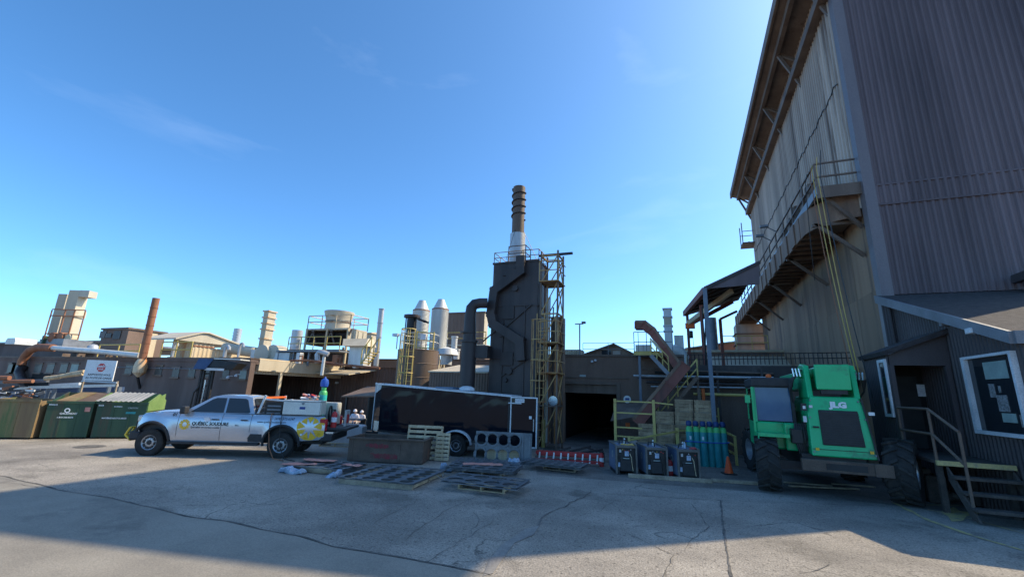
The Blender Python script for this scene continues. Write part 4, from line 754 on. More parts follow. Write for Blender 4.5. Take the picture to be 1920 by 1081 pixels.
# ladder and stair frame on the sunny side of the tower
lf = thing('ladder_frame', 'rusty yellow steel frame with caged ladders beside the incinerator tower', 'ladder tower', (X1+.5, Y0+.3, 0))
fx0, fx1 = X1+.18, X1+.95; fy0, fy1 = Y0-.1, Y0+.85
zt = at(1030, 474, 19).z
for x in (fx0, fx1):
    for yv in (fy0, fy1): MB().bar((x, yv, 0), (x, yv, zt), .07).build('column', 'brown_steel', lf, world=True)
lv = [at(1025, y, 19).z for y in (832, 760, 700, 645, 590, 532, 482)]
for i, z in enumerate(lv[1:]):
    for a, b in (((fx0, fy0), (fx1, fy0)), ((fx1, fy0), (fx1, fy1)), ((fx0, fy1), (fx1, fy1)), ((fx0, fy0), (fx0, fy1))): MB().bar((*a, z), (*b, z), .06).build('beam', 'ladder_steel' if i % 2 else 'brown_steel', lf, world=True)
    MB().bar((fx0, fy0, lv[i]), (fx1, fy0, z), .04).build('brace', 'ladder_steel', lf, world=True); MB().bar((fx1, fy1, lv[i]), (fx1, fy0, z), .04).build('brace', 'ladder_steel', lf, world=True)
for z in (lv[2], lv[3], lv[5]):
    MB().box(fx0, fx1+.1, fy0-.25, fy1, z, z+.04).build('landing', 'ladder_steel', lf, world=True)
    for q_ in (.5, .95): MB().cyl((fx0, fy0-.25, z+q_), (fx1+.1, fy0-.25, z+q_), .022, n=6).cyl((fx1+.1, fy0-.25, z+q_), (fx1+.1, fy1, z+q_), .022, n=6).build('guard_rail', 'ladder_steel', lf, world=True)
    for x in (fx0, fx1+.1): MB().cyl((x, fy0-.25, z), (x, fy0-.25, z+.95), .022, n=6).build('guard_post', 'ladder_steel', lf, world=True)
lx, ly = X1+.25, Y0-.28
for s in (-.17, .17): MB().cyl((lx+s, ly, .3), (lx+s, ly, lv[4]), .022, n=6).build('ladder_rail', 'ladder_steel', lf, world=True)
for i in range(int((lv[4]-.5)/.28)): MB().cyl((lx-.17, ly, .5+i*.28), (lx+.17, ly, .5+i*.28), .013, n=5).build('rung', 'ladder_steel', lf, world=True)
for i in range(5): MB().tube(hoop(lx, ly-.22, .32, 1.9+i*.85), .024, 6).build('cage_hoop', 'ladder_steel', lf, world=True)
for aa in (-180, -120, -60, 0): MB().cyl((lx+.32*cos(radians(aa)), ly-.22+.32*sin(radians(aa)), 1.9), (lx+.32*cos(radians(aa)), ly-.22+.32*sin(radians(aa)), 1.9+4*.85), .018, n=5).build('cage_bar', 'ladder_steel', lf, world=True)
for k in range(3): MB().cyl((X1+.12+.09*k, fy1-.15, .2), (X1+.12+.09*k, fy1-.15, zt-.4-.8*k), .035, n=8).build('riser_pipe', 'galv_pale' if k else 'rust_pipe', lf, world=True, smooth=True)
for k in range(5): MB().cyl((fx0+.12+.14*k, fy1-.3-.08*(k % 2), .2), (fx0+.12+.14*k, fy1-.3-.08*(k % 2), lv[5]-.5*k), .03, n=8).build('riser_pipe', ('beige_rust', 'rust_pipe', 'black_steel', 'beige_rust', 'rust_pipe')[k], lf, world=True, smooth=True)
for i in range(len(lv)-1): MB().bar((fx1, fy0, lv[i]), (fx1, fy1, lv[i+1]), .04).bar((fx0, fy1, lv[i]), (fx1, fy1, lv[i+1]), .04).build('brace', 'ladder_steel', lf, world=True)
MB().bar((fx0-.2, fy0+.3, zt-.1), (fx1+.6, fy0+.3, zt-.1), .1).build('hoist_beam', 'black', lf, world=True)
MB().box(fx0+.2, fx0+.75, fy1, fy1+.5, .2, lv[4]).build('brick_flue', 'rust_side', lf, world=True)
a = at(1037, 751, 18.6); MB().cyl((a.x, a.y-.03, a.z), (a.x, a.y+.03, a.z), .2, n=20).build('convex_mirror', 'chrome', lf, world=True, smooth=True)
# yellow bollards
for px, pyb, pyt, lab in [(1018, 838, 785, 'yellow bollard beside the open trailer door'), (1043, 829, 780, 'slim yellow bollard at the left edge of the gateway')]:
    b = G(px, pyb); h = on(px, pyt, 1, b.y).z; r_ = .09 if px < 1030 else .055
    solo('bollard', MB().lathe([(r_, 0), (r_, h-.06), (r_*.7, h-.01), (.01, h)], b, 14), 'yellow_steel', lab, 'bollard', group='yellow bollards', smooth=True)
# ---------------------------------------------------------------- block with the dark gateway
YG = 21.6; ZG = 4.1
gb = thing('gateway_block', 'dark rendered block with an open vehicle gateway right of the incinerator tower', 'building', (-2, YG, 0))
gx0, gx1 = on(1057, 780, 1, YG).x, on(1157, 780, 1, YG).x; gz = on(1100, 720, 1, YG).z
xl = on(1043, 700, 1, YG).x
for a in [(-9.5, gx0, 0, ZG), (gx1, .1, 0, ZG), (.1, 6.48, 0, 3.3)]: MB().box(a[0], a[1], YG, YG+.4, a[2], a[3]).build('front_wall', 'brown_wall', gb, world=True)
MB().box(gx0, gx1, YG+.003, YG+.39, gz, ZG).build('lintel_wall', 'brown_wall', gb, world=True)
MB().box(-9.5, .1, YG-.06, YG+.5, ZG+.005, ZG+.1).build('coping', 'brown_steel', gb, world=True)
MB().box(-9.5, .1, YG+.51, 36, ZG-.3, ZG-.15).build('roof', 'roofing', gb, world=True); MB().box(.11, 6.48, YG+.41, 36, 3.1, 3.28).build('roof', 'roofing', gb, world=True)
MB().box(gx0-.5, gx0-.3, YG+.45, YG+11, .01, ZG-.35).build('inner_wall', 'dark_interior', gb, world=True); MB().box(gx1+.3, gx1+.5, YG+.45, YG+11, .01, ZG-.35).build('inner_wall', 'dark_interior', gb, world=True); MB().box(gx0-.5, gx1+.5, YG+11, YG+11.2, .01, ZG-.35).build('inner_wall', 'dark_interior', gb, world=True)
MB().box(gx0+.02, gx1-.02, YG+.1, YG+.3, gz-.42, gz-.01).build('roller_door', 'brown_steel', gb, world=True)
MB().box(gx0-.18, gx0, YG-.05, YG-.003, 0, gz+.1).build('jamb', 'brown_steel', gb, world=True); MB().box(gx1, gx1+.18, YG-.05, YG-.003, 0, gz+.1).build('jamb', 'brown_steel', gb, world=True); MB().box(gx0, gx1, YG-.05, YG-.003, gz, gz+.12).build('head', 'brown_steel', gb, world=True)
MB().box(xl-.3, gx1+.6, YG-.04, YG-.002, gz+.3, gz+.36).build('string_course', 'brown_steel', gb, world=True)
a = on(1093, 704, 1, YG); MB().box(a.x-.16, a.x+.14, YG-.02, YG-.004, a.z-.05, a.z+.05).build('wall_plate', 'white_faint', gb, world=True)
for px, py in [(1110, 677), (1116, 675)]: a = on(px, py, 1, YG-.15); MB().cyl((a.x, YG, a.z), (a.x, YG-.15, a.z), .06, n=8).build('wall_lamp', 'frame_white', gb, world=True, smooth=True)
a = on(1176, 748, 1, YG-.02); MB().cyl((a.x, YG-.03, a.z), (a.x, YG-.004, a.z), .17, n=24).build('round_sign', 'sign_white', gb, world=True)
MB().box(a.x-.09, a.x+.1, YG-.035, YG-.031, a.z-.04, a.z+.06).build('sign_mark', 'blue_text', gb, world=True)
a = on(1177, 797, 1, YG-.02); MB().box(a.x-.1, a.x+.1, YG-.03, YG-.004, a.z-.14, a.z+.12).build('orange_notice', 'orange', gb, world=True)
a = G(1081, 808); solo('white_box', MB().box(a.x-.25, a.x+.25, 24, 24.4, .01, .55), 'frame_white', 'white box standing inside the dark gateway', 'box', bevel=.02)
rail_thing('roof_rail', 'thin rail along the roof above the gateway', [(on(1093, 664, 1, YG+.3).x, YG+.3, ZG+.08), (on(1190, 664, 1, YG+.3).x, YG+.3, ZG+.08)], 'grey_steel', h=.62, r=.014, step=1.3)
a = on(1087, 666, 1, YG+1.2); t = thing('roof_light_pole', 'thin light pole with one floodlight on the roof above the gateway', 'light pole', (a.x, a.y, ZG)); z1 = on(1087, 607, 1, YG+1.2).z
MB().cyl((a.x, a.y, ZG-.2), (a.x, a.y, z1), .035, n=8).build('pole', 'grey_steel', t, world=True, smooth=True); MB().bar((a.x-.25, a.y, z1), (a.x+.2, a.y, z1), .05).build('arm', 'grey_steel', t, world=True); MB().box(a.x+.12, a.x+.32, a.y-.1, a.y+.1, z1+.02, z1+.12).build('flood_light', 'grey_steel', t, world=True)
c = at(1140, 666, 27); t = thing('roof_hut', 'brown gable-roofed rooftop hut behind the gateway parapet', 'hut', (c.x, c.y, 4)); hw = 46*27/F; zr = at(1140, 645, 27).z; z0 = c.z
MB().prism([(c.x-hw, 3.9), (c.x+hw, 3.9), (c.x+hw, z0+.1), (c.x+.25*hw, zr), (c.x-hw, z0+.05)], 'y', c.y, c.y+4).build('gable_wall', 'rust_side', t, world=True)
MB().slab([(c.x+.25*hw, c.y-.2, zr+.05), (c.x+hw+.1, c.y-.2, z0+.1), (c.x+hw+.1, c.y+4.2, z0+.1), (c.x+.25*hw, c.y+4.2, zr+.05)], .08).slab([(c.x-hw-.1, c.y-.2, z0+.05), (c.x+.25*hw, c.y-.2, zr+.05), (c.x+.25*hw, c.y+4.2, zr+.05), (c.x-hw-.1, c.y+4.2, z0+.05)], .08).build('roof', 'rust_side', t, world=True)
MB().box(c.x-.25*hw, c.x+.12*hw, c.y-.02, c.y-.004, z0-.1, z0+.32).build('window', 'glass', t, world=True); MB().box(c.x+.2*hw, c.x+.5*hw, c.y-.05, c.y-.004, z0-.1, z0+.28).build('vent', 'side_siding', t, world=True)
# ribbed sunlit roof strip beside the ladder frame
a = at(1045, 660, 24); t = solo('ribbed_roof', MB().corr((a.x-.3, a.y, 0), (a.x+1.3, a.y, 0), ZG, a.z+.15, .12, .05, (0, -1, 0)).box(a.x-.3, a.x+1.3, a.y+.02, a.y+1, ZG, a.z+.15), 'beige', 'sunlit beige ribbed roof strip right of the ladder frame', 'roof')
# ---------------------------------------------------------------- platform, stair and red conveyors
pf = thing('roof_platform', 'steel platform with yellow edge and stair carrying the red conveyor head', 'platform', (-1.5, 21, 0))
a = on(1190, 662, 1, 20.6); b = on(1262, 662, 1, 20.6)
MB().box(a.x, b.x, 20.4, 21.5, a.z-.12, a.z).build('deck', 'grey_steel', pf, world=True); MB().box(a.x-.02, b.x, 20.34, 20.4, a.z-.1, a.z+.08).build('yellow_edge', 'yellow_steel', pf, world=True)
rail_thing('', '', [(a.x, 20.42, a.z), (b.x, 20.42, a.z)], 'grey_steel', h=.95, r=.018, step=.6, parent=pf)
p = on(1202, 760, 1, 20.5); MB().bar((p.x, 20.5, 0), (p.x, 20.5, a.z-.12), .1).build('column', 'blue_grey_steel', pf, world=True); MB().bar((b.x-.1, 20.5, 0), (b.x-.1, 20.5, a.z-.12), .1).build('column', 'brown_steel', pf, world=True)
s0 = on(1222, 668, 1, 20.3); s1 = on(1255, 703, 1, 20.3)
for k in range(2):
    o = Vector((0, -.6*k, 0)); MB().bar(s0+o, s1+o, .05, .16).build('stair_stringer', 'grey_steel', pf, world=True); MB().bar(s0+o+Vector((0, 0, .75)), s1+o+Vector((0, 0, .75)), .035).bar(s0+o+Vector((0, 0, .4)), s1+o+Vector((0, 0, .4)), .03).build('stair_rail', 'yellow_steel', pf, world=True)
    for i in range(4): c = s0.lerp(s1, i/3)+o; MB().bar(c, c+Vector((0, 0, .75)), .03).build('stair_post', 'yellow_steel', pf, world=True)
for i in range(6): c = s0.lerp(s1, (i+.5)/6); MB().box(c.x-.1, c.x+.1, c.y-.6, c.y, c.z-.02, c.z+.02).build('stair_tread', 'grey_steel', pf, world=True)
for px in (1200, 1214): c = on(px, 655, 1, 20.9); MB().box(c.x-.18, c.x+.18, 20.7, 21.1, a.z, a.z+.4).build('motor_box', 'galv_pale', pf, world=True)
def conveyor(pts, yv, w, dep, lab, m='red_steel', lip=True):
    P = [on(*p, 1, yv) for p in pts]; t = thing('red_conveyor', lab, 'conveyor', (P[0].x, P[0].y, min(p.z for p in P)), group='red conveyors')
    for i_, (A, B) in enumerate(zip(P[:-1], P[1:])):
        e_ = (B-A).normalized()*dep*.30; A = A-e_*(i_ > 0)+Vector((0, -.005*i_, 0)); B = B+e_*(i_ < len(P)-2)+Vector((0, -.005*i_, 0))
        dd = (B-A).normalized(); nn = Vector((0, 1, 0)).cross(dd).normalized()
        if nn.z < 0: nn = -nn
        MB().bar(A, B, w, dep, up=nn).build('trough', m, t, world=True)
        for s in (-1, 1): MB().bar(A+Vector((0, s*w/2, 0))+nn*dep*.5, B+Vector((0, s*w/2, 0))+nn*dep*.5, .05, .12, up=nn).build('side_flange', 'rust_side', t, world=True)
        k = max(1, int((B-A).length/.8))
        for i in range(k+1): c = A.lerp(B, i/k); MB().bar(c+Vector((0, -w/2-.03, 0))-nn*dep*.5, c+Vector((0, -w/2-.03, 0))+nn*dep*.5, .05).build('stiffener', m, t, world=True)
    return t
conveyor([(1192, 611), (1208, 611), (1222, 622), (1272, 690)], 20.2, .5, .32, 'upper red enclosed conveyor bending down from the roof platform')
conveyor([(1286, 684), (1196, 792)], 18.95, .55, .42, 'lower red chute slanting down behind the yellow railing')
a = on(1225, 640, 1, 19.93); b = on(1241, 660, 1, 19.93); solo('white_strip_light', MB().bar(a, b, .05, .12), 'sign_white', 'white strip light on the side of the upper red conveyor', 'light')
for px, pt_ in ((1190, 622), (1198, 622)): c = on(px, 660, 1, 20.3); solo('hanger_rod', MB().cyl((c.x, 20.15, c.z), (c.x, 20.15, on(px, pt_, 1, 20.15).z), .015, n=5), 'grey_steel', 'thin rod holding up the head of the upper red conveyor, ' + ('left one' if px == 1190 else 'right one'), 'rod')
# stair beside the lower chute
s0 = on(1308, 706, 1, 19.95); s1 = on(1236, 792, 1, 19.95); t = thing('yellow_chute_stair', 'yellow railed steel stair running down beside the lower red chute', 'stairs', s1)
for k in range(2):
    o = Vector((0, -.5*k, 0)); MB().bar(s0+o, s1+o, .05, .15).build('stringer', 'brown_steel', t, world=True)
    for hh in (.35, .7): MB().bar(s0+o+Vector((0, 0, hh)), s1+o+Vector((0, 0, hh)), .04).build('handrail', 'yellow_steel', t, world=True)
    for i in range(5): c = s0.lerp(s1, i/4)+o; MB().bar(c, c+Vector((0, 0, .7)), .04).build('post', 'yellow_steel', t, world=True)
for i in range(9): c = s0.lerp(s1, (i+.5)/9); MB().box(c.x-.12, c.x+.12, c.y-.5, c.y, c.z-.02, c.z+.02).build('tread', 'brown_steel', t, world=True)
MB().bar(s1, (s1.x, s1.y, 0), .08).build('leg', 'brown_steel', t, world=True); MB().bar(s0, (s0.x, s0.y, 0), .08).build('leg', 'brown_steel', t, world=True)
# square grey duct with fan elbow
d = 24; X0, X1, Y0, Y1, Z0, Z1 = gridbox(1247, 1262, 1266, 578, 650, d)
t = thing('grey_square_stack', 'grey square duct stack with a round fan elbow behind the red conveyors', 'chimney', (X0, Y0, 4))
zz = [3.8]+[on(1255, y, 1, Y0).z for y in (620, 610, 593)]+[Z1]
for i in range(4): MB().box(X0, X1, Y0, Y0+.5, zz[i]+.01, zz[i+1]-.01).build('duct_section', ('galv_pale', 'galv', 'beige', 'galv_pale')[i], t, world=True); MB().box(X0-.05, X1+.05, Y0-.05, Y0+.55, zz[i+1]-.03, zz[i+1]+.03).build('flange', 'galv', t, world=True)
P = [at(*p, 23.2) for p in [(1250, 656), (1266, 656), (1276, 660), (1282, 670), (1283, 690)]]
MB().tube(P, [.28, .3, .3, .28, .2], 14).build('fan_elbow', 'galv_pale', t, world=True, smooth=True); MB().tube([at(1286, 668, 23), at(1289, 690, 23), at(1289, 705, 23), at(1294, 712, 23)], .08, 8).build('rusty_drain', 'beige_rust', t, world=True, smooth=True)
a = at(1273, 638, 24.5); MB().box(a.x-.25, a.x+.25, a.y, a.y+.5, a.z-.5, a.z+.3).build('filter_box', 'galv_pale', t, world=True)
# ---------------------------------------------------------------- red steel loading canopy in the gap
cn = thing('loading_canopy', 'dark roofed canopy on red steel posts between the roofs and the hall', 'canopy', (1.5, 24, 0))
def pst(px, pyt, pyb, yv, w=.16, m='red_steel', floor=0):
    a = on(px, pyt, 1, yv); MB().bar((a.x, yv, floor), (a.x, yv, a.z), w).build('post', m, cn, world=True); return a
p1 = pst(1288, 583, 690, 28.5); p2 = pst(1314, 572, 740, 24); p3 = pst(1350, 598, 690, 30, .18)
A = on(1320, 537, 1, 22); B = on(1424, 488, 1, 22); Cc = on(1424, 532, 1, 22); Dd = on(1283, 582, 1, 28.5); E_ = on(1425, 545, 1, 30)
MB().slab([A, B, (B.x, 31, B.z+.1), (Dd.x, 31, Dd.z+.2), Dd], .12).build('roof', 'brown_steel', cn, world=True)
MB().add([A, B, Cc, A+Vector((0, 0, -.12))]+[v+Vector((0, .08, 0)) for v in (A, B, Cc, A+Vector((0, 0, -.12)))], [(0,1,2,3),(4,5,6,7),(0,1,5,4),(1,2,6,5),(2,3,7,6),(3,0,4,7)]).build('end_panel', 'front_siding', cn, world=True)
MB().bar(A+Vector((0, 0, -.2)), Dd+Vector((0, 0, -.2)), .18, .3).build('edge_beam', 'red_steel', cn, world=True)
MB().bar((p1.x, 28.5, p1.z-.9), (on(1375, 577, 1, 28.5).x, 28.5, p1.z+.5), .16, .22).build('cross_beam', 'red_steel', cn, world=True)
MB().bar(on(1290, 606, 1, 26), on(1372, 545, 1, 23), .16, .24).build('monorail', 'beige_rust', cn, world=True); MB().bar(on(1350, 598, 1, 30), on(1382, 583, 1, 30), .14).build('tie_beam', 'red_steel', cn, world=True)
for k in range(6): t_ = k/5; a = A.lerp(Dd, t_)+Vector((0, 0, -.14)); MB().bar(a, Vector((B.x, a.y, B.z-.1)), .08, .14).build('purlin', 'black_steel', cn, world=True)
h0 = on(1294, 612, 1, 26); MB().box(h0.x-.25, h0.x+.25, 25.85, 26.15, h0.z-.1, h0.z+.18).build('hoist', 'orange', cn, world=True); h1 = on(1295, 620, 1, 26); MB().cyl((h1.x, 26, h1.z-.4), (h1.x, 26, h1.z), .09, n=8).cyl((h1.x+.1, 26, h1.z-1.6), (h1.x+.1, 26, h1.z), .012, n=4).build('hoist_hook', 'black', cn, world=True)
bs = G(1345, 870); tp = on(1325, 540, 1, bs.y)
t = thing('tall_blue_post', 'tall slim blue-grey post carrying the near corner of the canopy', 'post', bs); MB().bar((bs.x, bs.y, 0), (bs.x, bs.y, tp.z), .14).build('shaft', 'blue_grey_steel', t, world=True); MB().box(bs.x-.18, bs.x+.18, bs.y-.18, bs.y+.18, 0, .03).build('base_plate', 'grey_steel', t, world=True)
for k, (p, q) in enumerate([((1316, 575), (1332, 760)), ((1322, 572), (1324, 740))]): solo('hanging_cable', MB().tube(hang(on(*p, 1, 22), on(*q, 1, 22), .1), .03, 5), 'black', ['dark cable slanting down left of the tall blue post', 'dark cable hanging straight beside the red canopy post'][k], 'cable')
# clutter seen through the gap: pipe bridge, rusty roofs, rails
pb = thing('pipe_bridge', 'bundle of dark pipes and beams crossing between the gateway block and the hall', 'pipe rack', (1, 20.8, 3))
for k, (y0, y1, r_, m) in enumerate([(704, 708, .05, 'galv'), (708, 712, .035, 'black_steel'), (692, 700, .04, 'brown_steel'), (716, 722, .06, 'black_steel'), (724, 727, .035, 'galv'), (698, 703, .06, 'black')]):
    MB().cyl(on(1188+k*8, y0, 1, 20.8), on(1450, y1, 1, 20.8+k*.06), r_, n=8).build('pipe', m, pb, world=True, smooth=True)
a = on(1300, 738, 1, 20.7); b = on(1450, 742, 1, 20.7); MB().cyl(a, b, .06, n=8).build('yellow_pipe', 'yellow_steel', pb, world=True, smooth=True)
for px in (1310, 1318): a = on(px, 728, 1, 20.6); MB().bar((a.x, 20.6, a.z), (a.x, 20.6, a.z-.8), .12).build('hanger', 'orange' if px == 1318 else 'wood_grey', pb, world=True)
for i in range(3): a = on(1262+i*85, 730, 1, 20.8); MB().bar((a.x, 20.9, 0), (a.x, 20.9, 3.6), .1).build('support', 'black_steel', pb, world=True)
MB().box(on(1290, 700, 1, 21.2).x, 6.4, 21.1, 21.58, 3.0, 3.7).build('cable_tray', 'black_steel', pb, world=True)
rail_thing('', '', [(on(1290, 690, 1, 21.1).x, 21.1, 3.7), (6.3, 21.1, 3.8)], 'black_steel', h=.45, r=.02, step=.16, parent=pb)
X0, X1, Y0, Y1, Z0, Z1 = gridbox(1285, 1445, 1446, 660, 690, 30)
t = thing('rusty_far_roof', 'rust stained pale roof and parapet seen under the canopy', 'roof', (X0, Y0, 4)); MB().box(X0, X1+3, Y0, Y0+.4, 3.8, Z1).build('parapet', 'rust_side', t, world=True); MB().box(X0, X1+3, Y0-.1, Y0+.5, Z1+.005, Z1+.15).build('coping', 'beige', t, world=True); MB().slab([(X0+1.5, Y0-4, 3.6), (X1+3, Y0-4, 3.6), (X1+3, Y0-.11, Z1-.3), (X0+1.5, Y0-.11, Z1-.3)], .08).build('sheet_roof', 'beige', t, world=True)
rail_thing('', '', [(X0+2.5, Y0, Z1+.15), (X1, Y0, Z1+.15)], 'yellow_steel', h=1.0, r=.03, step=1.1, parent=t)
c = at(1350, 655, 44); t = thing('rusty_far_shed', 'rusty far shed with sloping roof right behind the red canopy posts', 'shed', (c.x, c.y, 4)); a = at(1290, 655, 44); b = at(1470, 632, 44)
MB().add([(a.x, a.y, 3.5), (b.x, b.y, 3.5), (b.x, b.y, b.z+.2), (a.x, a.y, a.z)]+[(a.x, a.y+6, 3.5), (b.x, b.y+6, 3.5), (b.x, b.y+6, b.z+.2), (a.x, a.y+6, a.z)], [(0,1,2,3),(4,5,6,7),(0,1,5,4),(1,2,6,5),(2,3,7,6),(3,0,4,7)]).build('wall', 'rust_pipe', t, world=True)
MB().slab([(a.x-.3, a.y-.3, a.z+.15), (b.x, b.y-.3, b.z+.35), (b.x, b.y+6.3, b.z+.35), (a.x-.3, a.y+6.3, a.z+.15)], .1).build('roof', 'galv', t, world=True)
a = at(1337, 640, 36); t = solo('grey_far_stack', MB().cyl((a.x, a.y, 4), (a.x, a.y, at(1337, 596, 36).z), .38, n=14), 'blue_grey_steel', 'blue-grey round stack seen between the red canopy posts', 'chimney', smooth=True)
for k, px in enumerate((1418, 1436)): a = at(px, 690, 38); solo('pale_far_box', MB().box(a.x-.5, a.x+.4, a.y, a.y+1, 3.8, at(px, 672, 38).z), 'galv_pale', ['pale far roof unit left, seen under the chute', 'pale far roof unit right, seen under the chute beside the hall'][k], 'roof unit')
# ---------------------------------------------------------------- wheels
def wheel(parent, c, r, w, side, kind='road', name='wheel'):
    """axle along local y; side=+1 shows its face towards +y"""
    wh = MB()
    cx, cy, cz = c
    if kind == 'road': prof = [(r*.58, -w*.45), (r*.8, -w*.5), (r*.95, -w*.46), (r, -w*.36), (r, w*.36), (r*.95, w*.46), (r*.8, w*.5), (r*.58, w*.45), (r*.56, 0)]
    else: prof = [(r*.5, -w*.42), (r*.7, -w*.5), (r*.88, -w*.5), (r*.93, -w*.42), (r*.93, w*.42), (r*.88, w*.5), (r*.7, w*.5), (r*.5, w*.42), (r*.48, 0)]
    wh.lathe(prof+[prof[0]], c, 40, 'y', False)
    t = wh.build(name, 'rubber', parent, smooth=True)
    if kind == 'road':
        tr = MB()
        for i in range(44):
            a = 2*pi*i/44
            for s in (-1, 1):
                aa = a+(.04 if s > 0 else 0)
                tr.bar((cx+r*cos(aa), cy+s*w*.06, cz+r*sin(aa)), (cx+r*cos(aa+.05), cy+s*w*.42, cz+r*sin(aa+.05)), .055, .02, up=(cos(aa), 0, sin(aa)))
        tag(tr.build('tread', 'rubber', t), kind='stuff')
        MB().lathe([(r*.57, side*w*.42), (r*.5, side*w*.36), (r*.42, side*w*.28), (r*.3, side*w*.33), (r*.2, side*w*.34), (.01, side*w*.34)], c, 28, 'y', False).build('rim', 'rim_silver', t, smooth=True)
        for k in range(8):
            a = 2*pi*k/8+.2; p = Vector((cx+r*.41*cos(a), cy+side*w*.31, cz+r*.41*sin(a))); MB().bar(p-Vector((-sin(a), 0, cos(a)))*.05, p+Vector((-sin(a), 0, cos(a)))*.05, .05, .05, up=(0, 1, 0)).build('rim_slot', 'black', t)
        MB().lathe([(r*.19, side*w*.33), (r*.17, side*w*.42), (r*.1, side*w*.44), (.01, side*w*.44)], c, 16, 'y').build('hub_cap', 'plastic_black', t, smooth=True)
        for k in range(8): a = 2*pi*k/8; MB().cyl((cx+r*.24*cos(a), cy+side*w*.33, cz+r*.24*sin(a)), (cx+r*.24*cos(a), cy+side*w*.38, cz+r*.24*sin(a)), .014, n=6).build('lug_nut', 'chrome', t)
    else:
        tr = MB(); n = 15
        for i in range(n):
            for s in (-1, 1):
                a = 2*pi*i/n+(pi/n if s > 0 else 0); q = []
                for yy, da in ((.0, 0), (.22, .10), (.5, .26)):
                    for rr in (r*.9, r):
                        for w2 in (-.05, .05): q.append((cx+rr*cos(a+da+w2), cy+s*w*yy, cz+rr*sin(a+da+w2)))
                fs = []
                for b in (0, 4): fs += [(b, b+1, b+5, b+4), (b+2, b+3, b+7, b+6), (b, b+2, b+6, b+4), (b+1, b+3, b+7, b+5)]
                fs += [(0, 1, 3, 2), (8, 9, 11, 10)]; tr.add(q, fs)
        tag(tr.build('tread_lugs', 'rubber', t), kind='stuff')
        MB().lathe([(r*.51, side*w*.43), (r*.47, side*w*.4), (r*.44, side*w*.15), (r*.2, side*w*.1), (.01, side*w*.12)], c, 28, 'y', False).build('rim', 'rim_silver', t, smooth=True)
    return t
# ---------------------------------------------------------------- service pickup (local x forward, y to its left side, z up)
fw = G(278, 853); rw = G(524, 858); hd = fw-rw; SC = hd.length/4.04; rot = atan2(hd.y, hd.x)
left = Vector((-sin(rot), cos(rot), 0)); org = rw-left*.85*SC
tk = thing('service_pickup', 'silver crew cab service pickup with yellow sun logo and loaded bed', 'pickup truck', (org.x, org.y, 0), rot, scale=SC)
def arch(cx, cz, r, a0, a1, n=10): return [(cx+r*cos(radians(a0+(a1-a0)*i/n)), cz+r*sin(radians(a0+(a1-a0)*i/n))) for i in range(n+1)]
WR = .405
side = [(4.40, .60), (4.56, .72), (4.57, .98), (4.52, 1.17), (4.40, 1.30), (4.0, 1.355), (3.30, 1.375), (1.0, 1.335), (.93, 1.36), (-1.28, 1.36), (-1.34, 1.30), (-1.36, .72), (-1.20, .60), (-.75, .56)]
side += arch(0, .46, .56, 170, 10) + [(.62, .47), (3.42, .45)] + arch(4.04, .46, .55, 172, 40, 9)[0:]
side = [p for p in side if p[0] < 4.6]
def yprof(z, x=0):
    pts = [(.40, .90), (.62, .965), (.85, .985), (1.02, .985), (1.18, .965), (1.28, .93), (1.37, .885)]
    for (a, b), (c, d) in zip(pts[:-1], pts[1:]):
        if z <= c: y = b+(d-b)*max(0, (z-a))/(c-a); break
    else: y = pts[-1][1]
    if x > 3.7: y -= .16*((x-3.7)/.9)**2
    for ax in (0, 4.04):
        dd = hypot(x-ax, z-.46)
        if dd < .72: y += .035*(1-max(0, dd-.52)/.2)
    return y
def side_panel(s, inner):
    bm = bmesh.new(); f = bm.faces.new([bm.verts.new((x, 0, z)) for x, z in side]); f.normal_update(); bmesh.ops.triangulate(bm, faces=[f])
    for z in (.55, .65, .75, .85, .95, 1.05, 1.12, 1.18, 1.24, 1.3): bmesh.ops.bisect_plane(bm, geom=bm.verts[:]+bm.edges[:]+bm.faces[:], plane_co=(0, 0, z), plane_no=(0, 0, 1))
    for x in [-1.2+.2*i for i in range(29)]: bmesh.ops.bisect_plane(bm, geom=bm.verts[:]+bm.edges[:]+bm.faces[:], plane_co=(x, 0, 0), plane_no=(1, 0, 0))
    for v in bm.verts: v.co.y = s*(yprof(v.co.z, v.co.x)-inner)
    me = bpy.data.meshes.new('body_side'); bm.to_mesh(me); bm.free(); return me
for s in (1, -1):
    me = side_panel(s, 0); me.materials.append(MATS['truck_paint']); me.polygons.foreach_set('use_smooth', [True]*len(me.polygons)); o = put(bpy.data.objects.new('body_side', me), tk)
    MB().box(-1.3, .93, s*.80, s*.84, .95, 1.345).build('bed_inner_wall', 'plastic_black', tk)
# hood, nose, cab
def xsec(x, hw, zc, ze): return [(x, -hw, ze), (x, -hw*.8, zc-.012), (x, 0, zc), (x, hw*.8, zc-.012), (x, hw, ze)]
def skin(secs, name, m, par, close=False):
    mb = MB(); n = len(secs[0]); mb.add([p for s_ in secs for p in s_], [(i*n+j, i*n+j+1, (i+1)*n+j+1, (i+1)*n+j) for i in range(len(secs)-1) for j in range(n-1)]); return mb.build(name, m, par, smooth=True)
hood = skin([xsec(3.22, .895, 1.43, 1.372), xsec(3.6, .895, 1.425, 1.365), xsec(4.0, .87, 1.40, 1.35), xsec(4.3, .82, 1.345, 1.315), xsec(4.48, .76, 1.25, 1.23), xsec(4.56, .74, 1.05, 1.05), xsec(4.57, .74, .75, .75)], 'hood', 'truck_paint', tk)
MB().box(4.52, 4.62, -.72, .72, .80, 1.14).build('grille', 'plastic_black', tk, bevel=.03)
for s in (1, -1): MB().box(4.44, 4.60, s*.62, s*.85, 1.02, 1.22).build('headlight', 'chrome', tk, bevel=.03)
MB().box(4.40, 4.72, -.92, .92, .46, .74).build('front_bumper', 'plastic_black', tk, bevel=.05)
gd = MB()
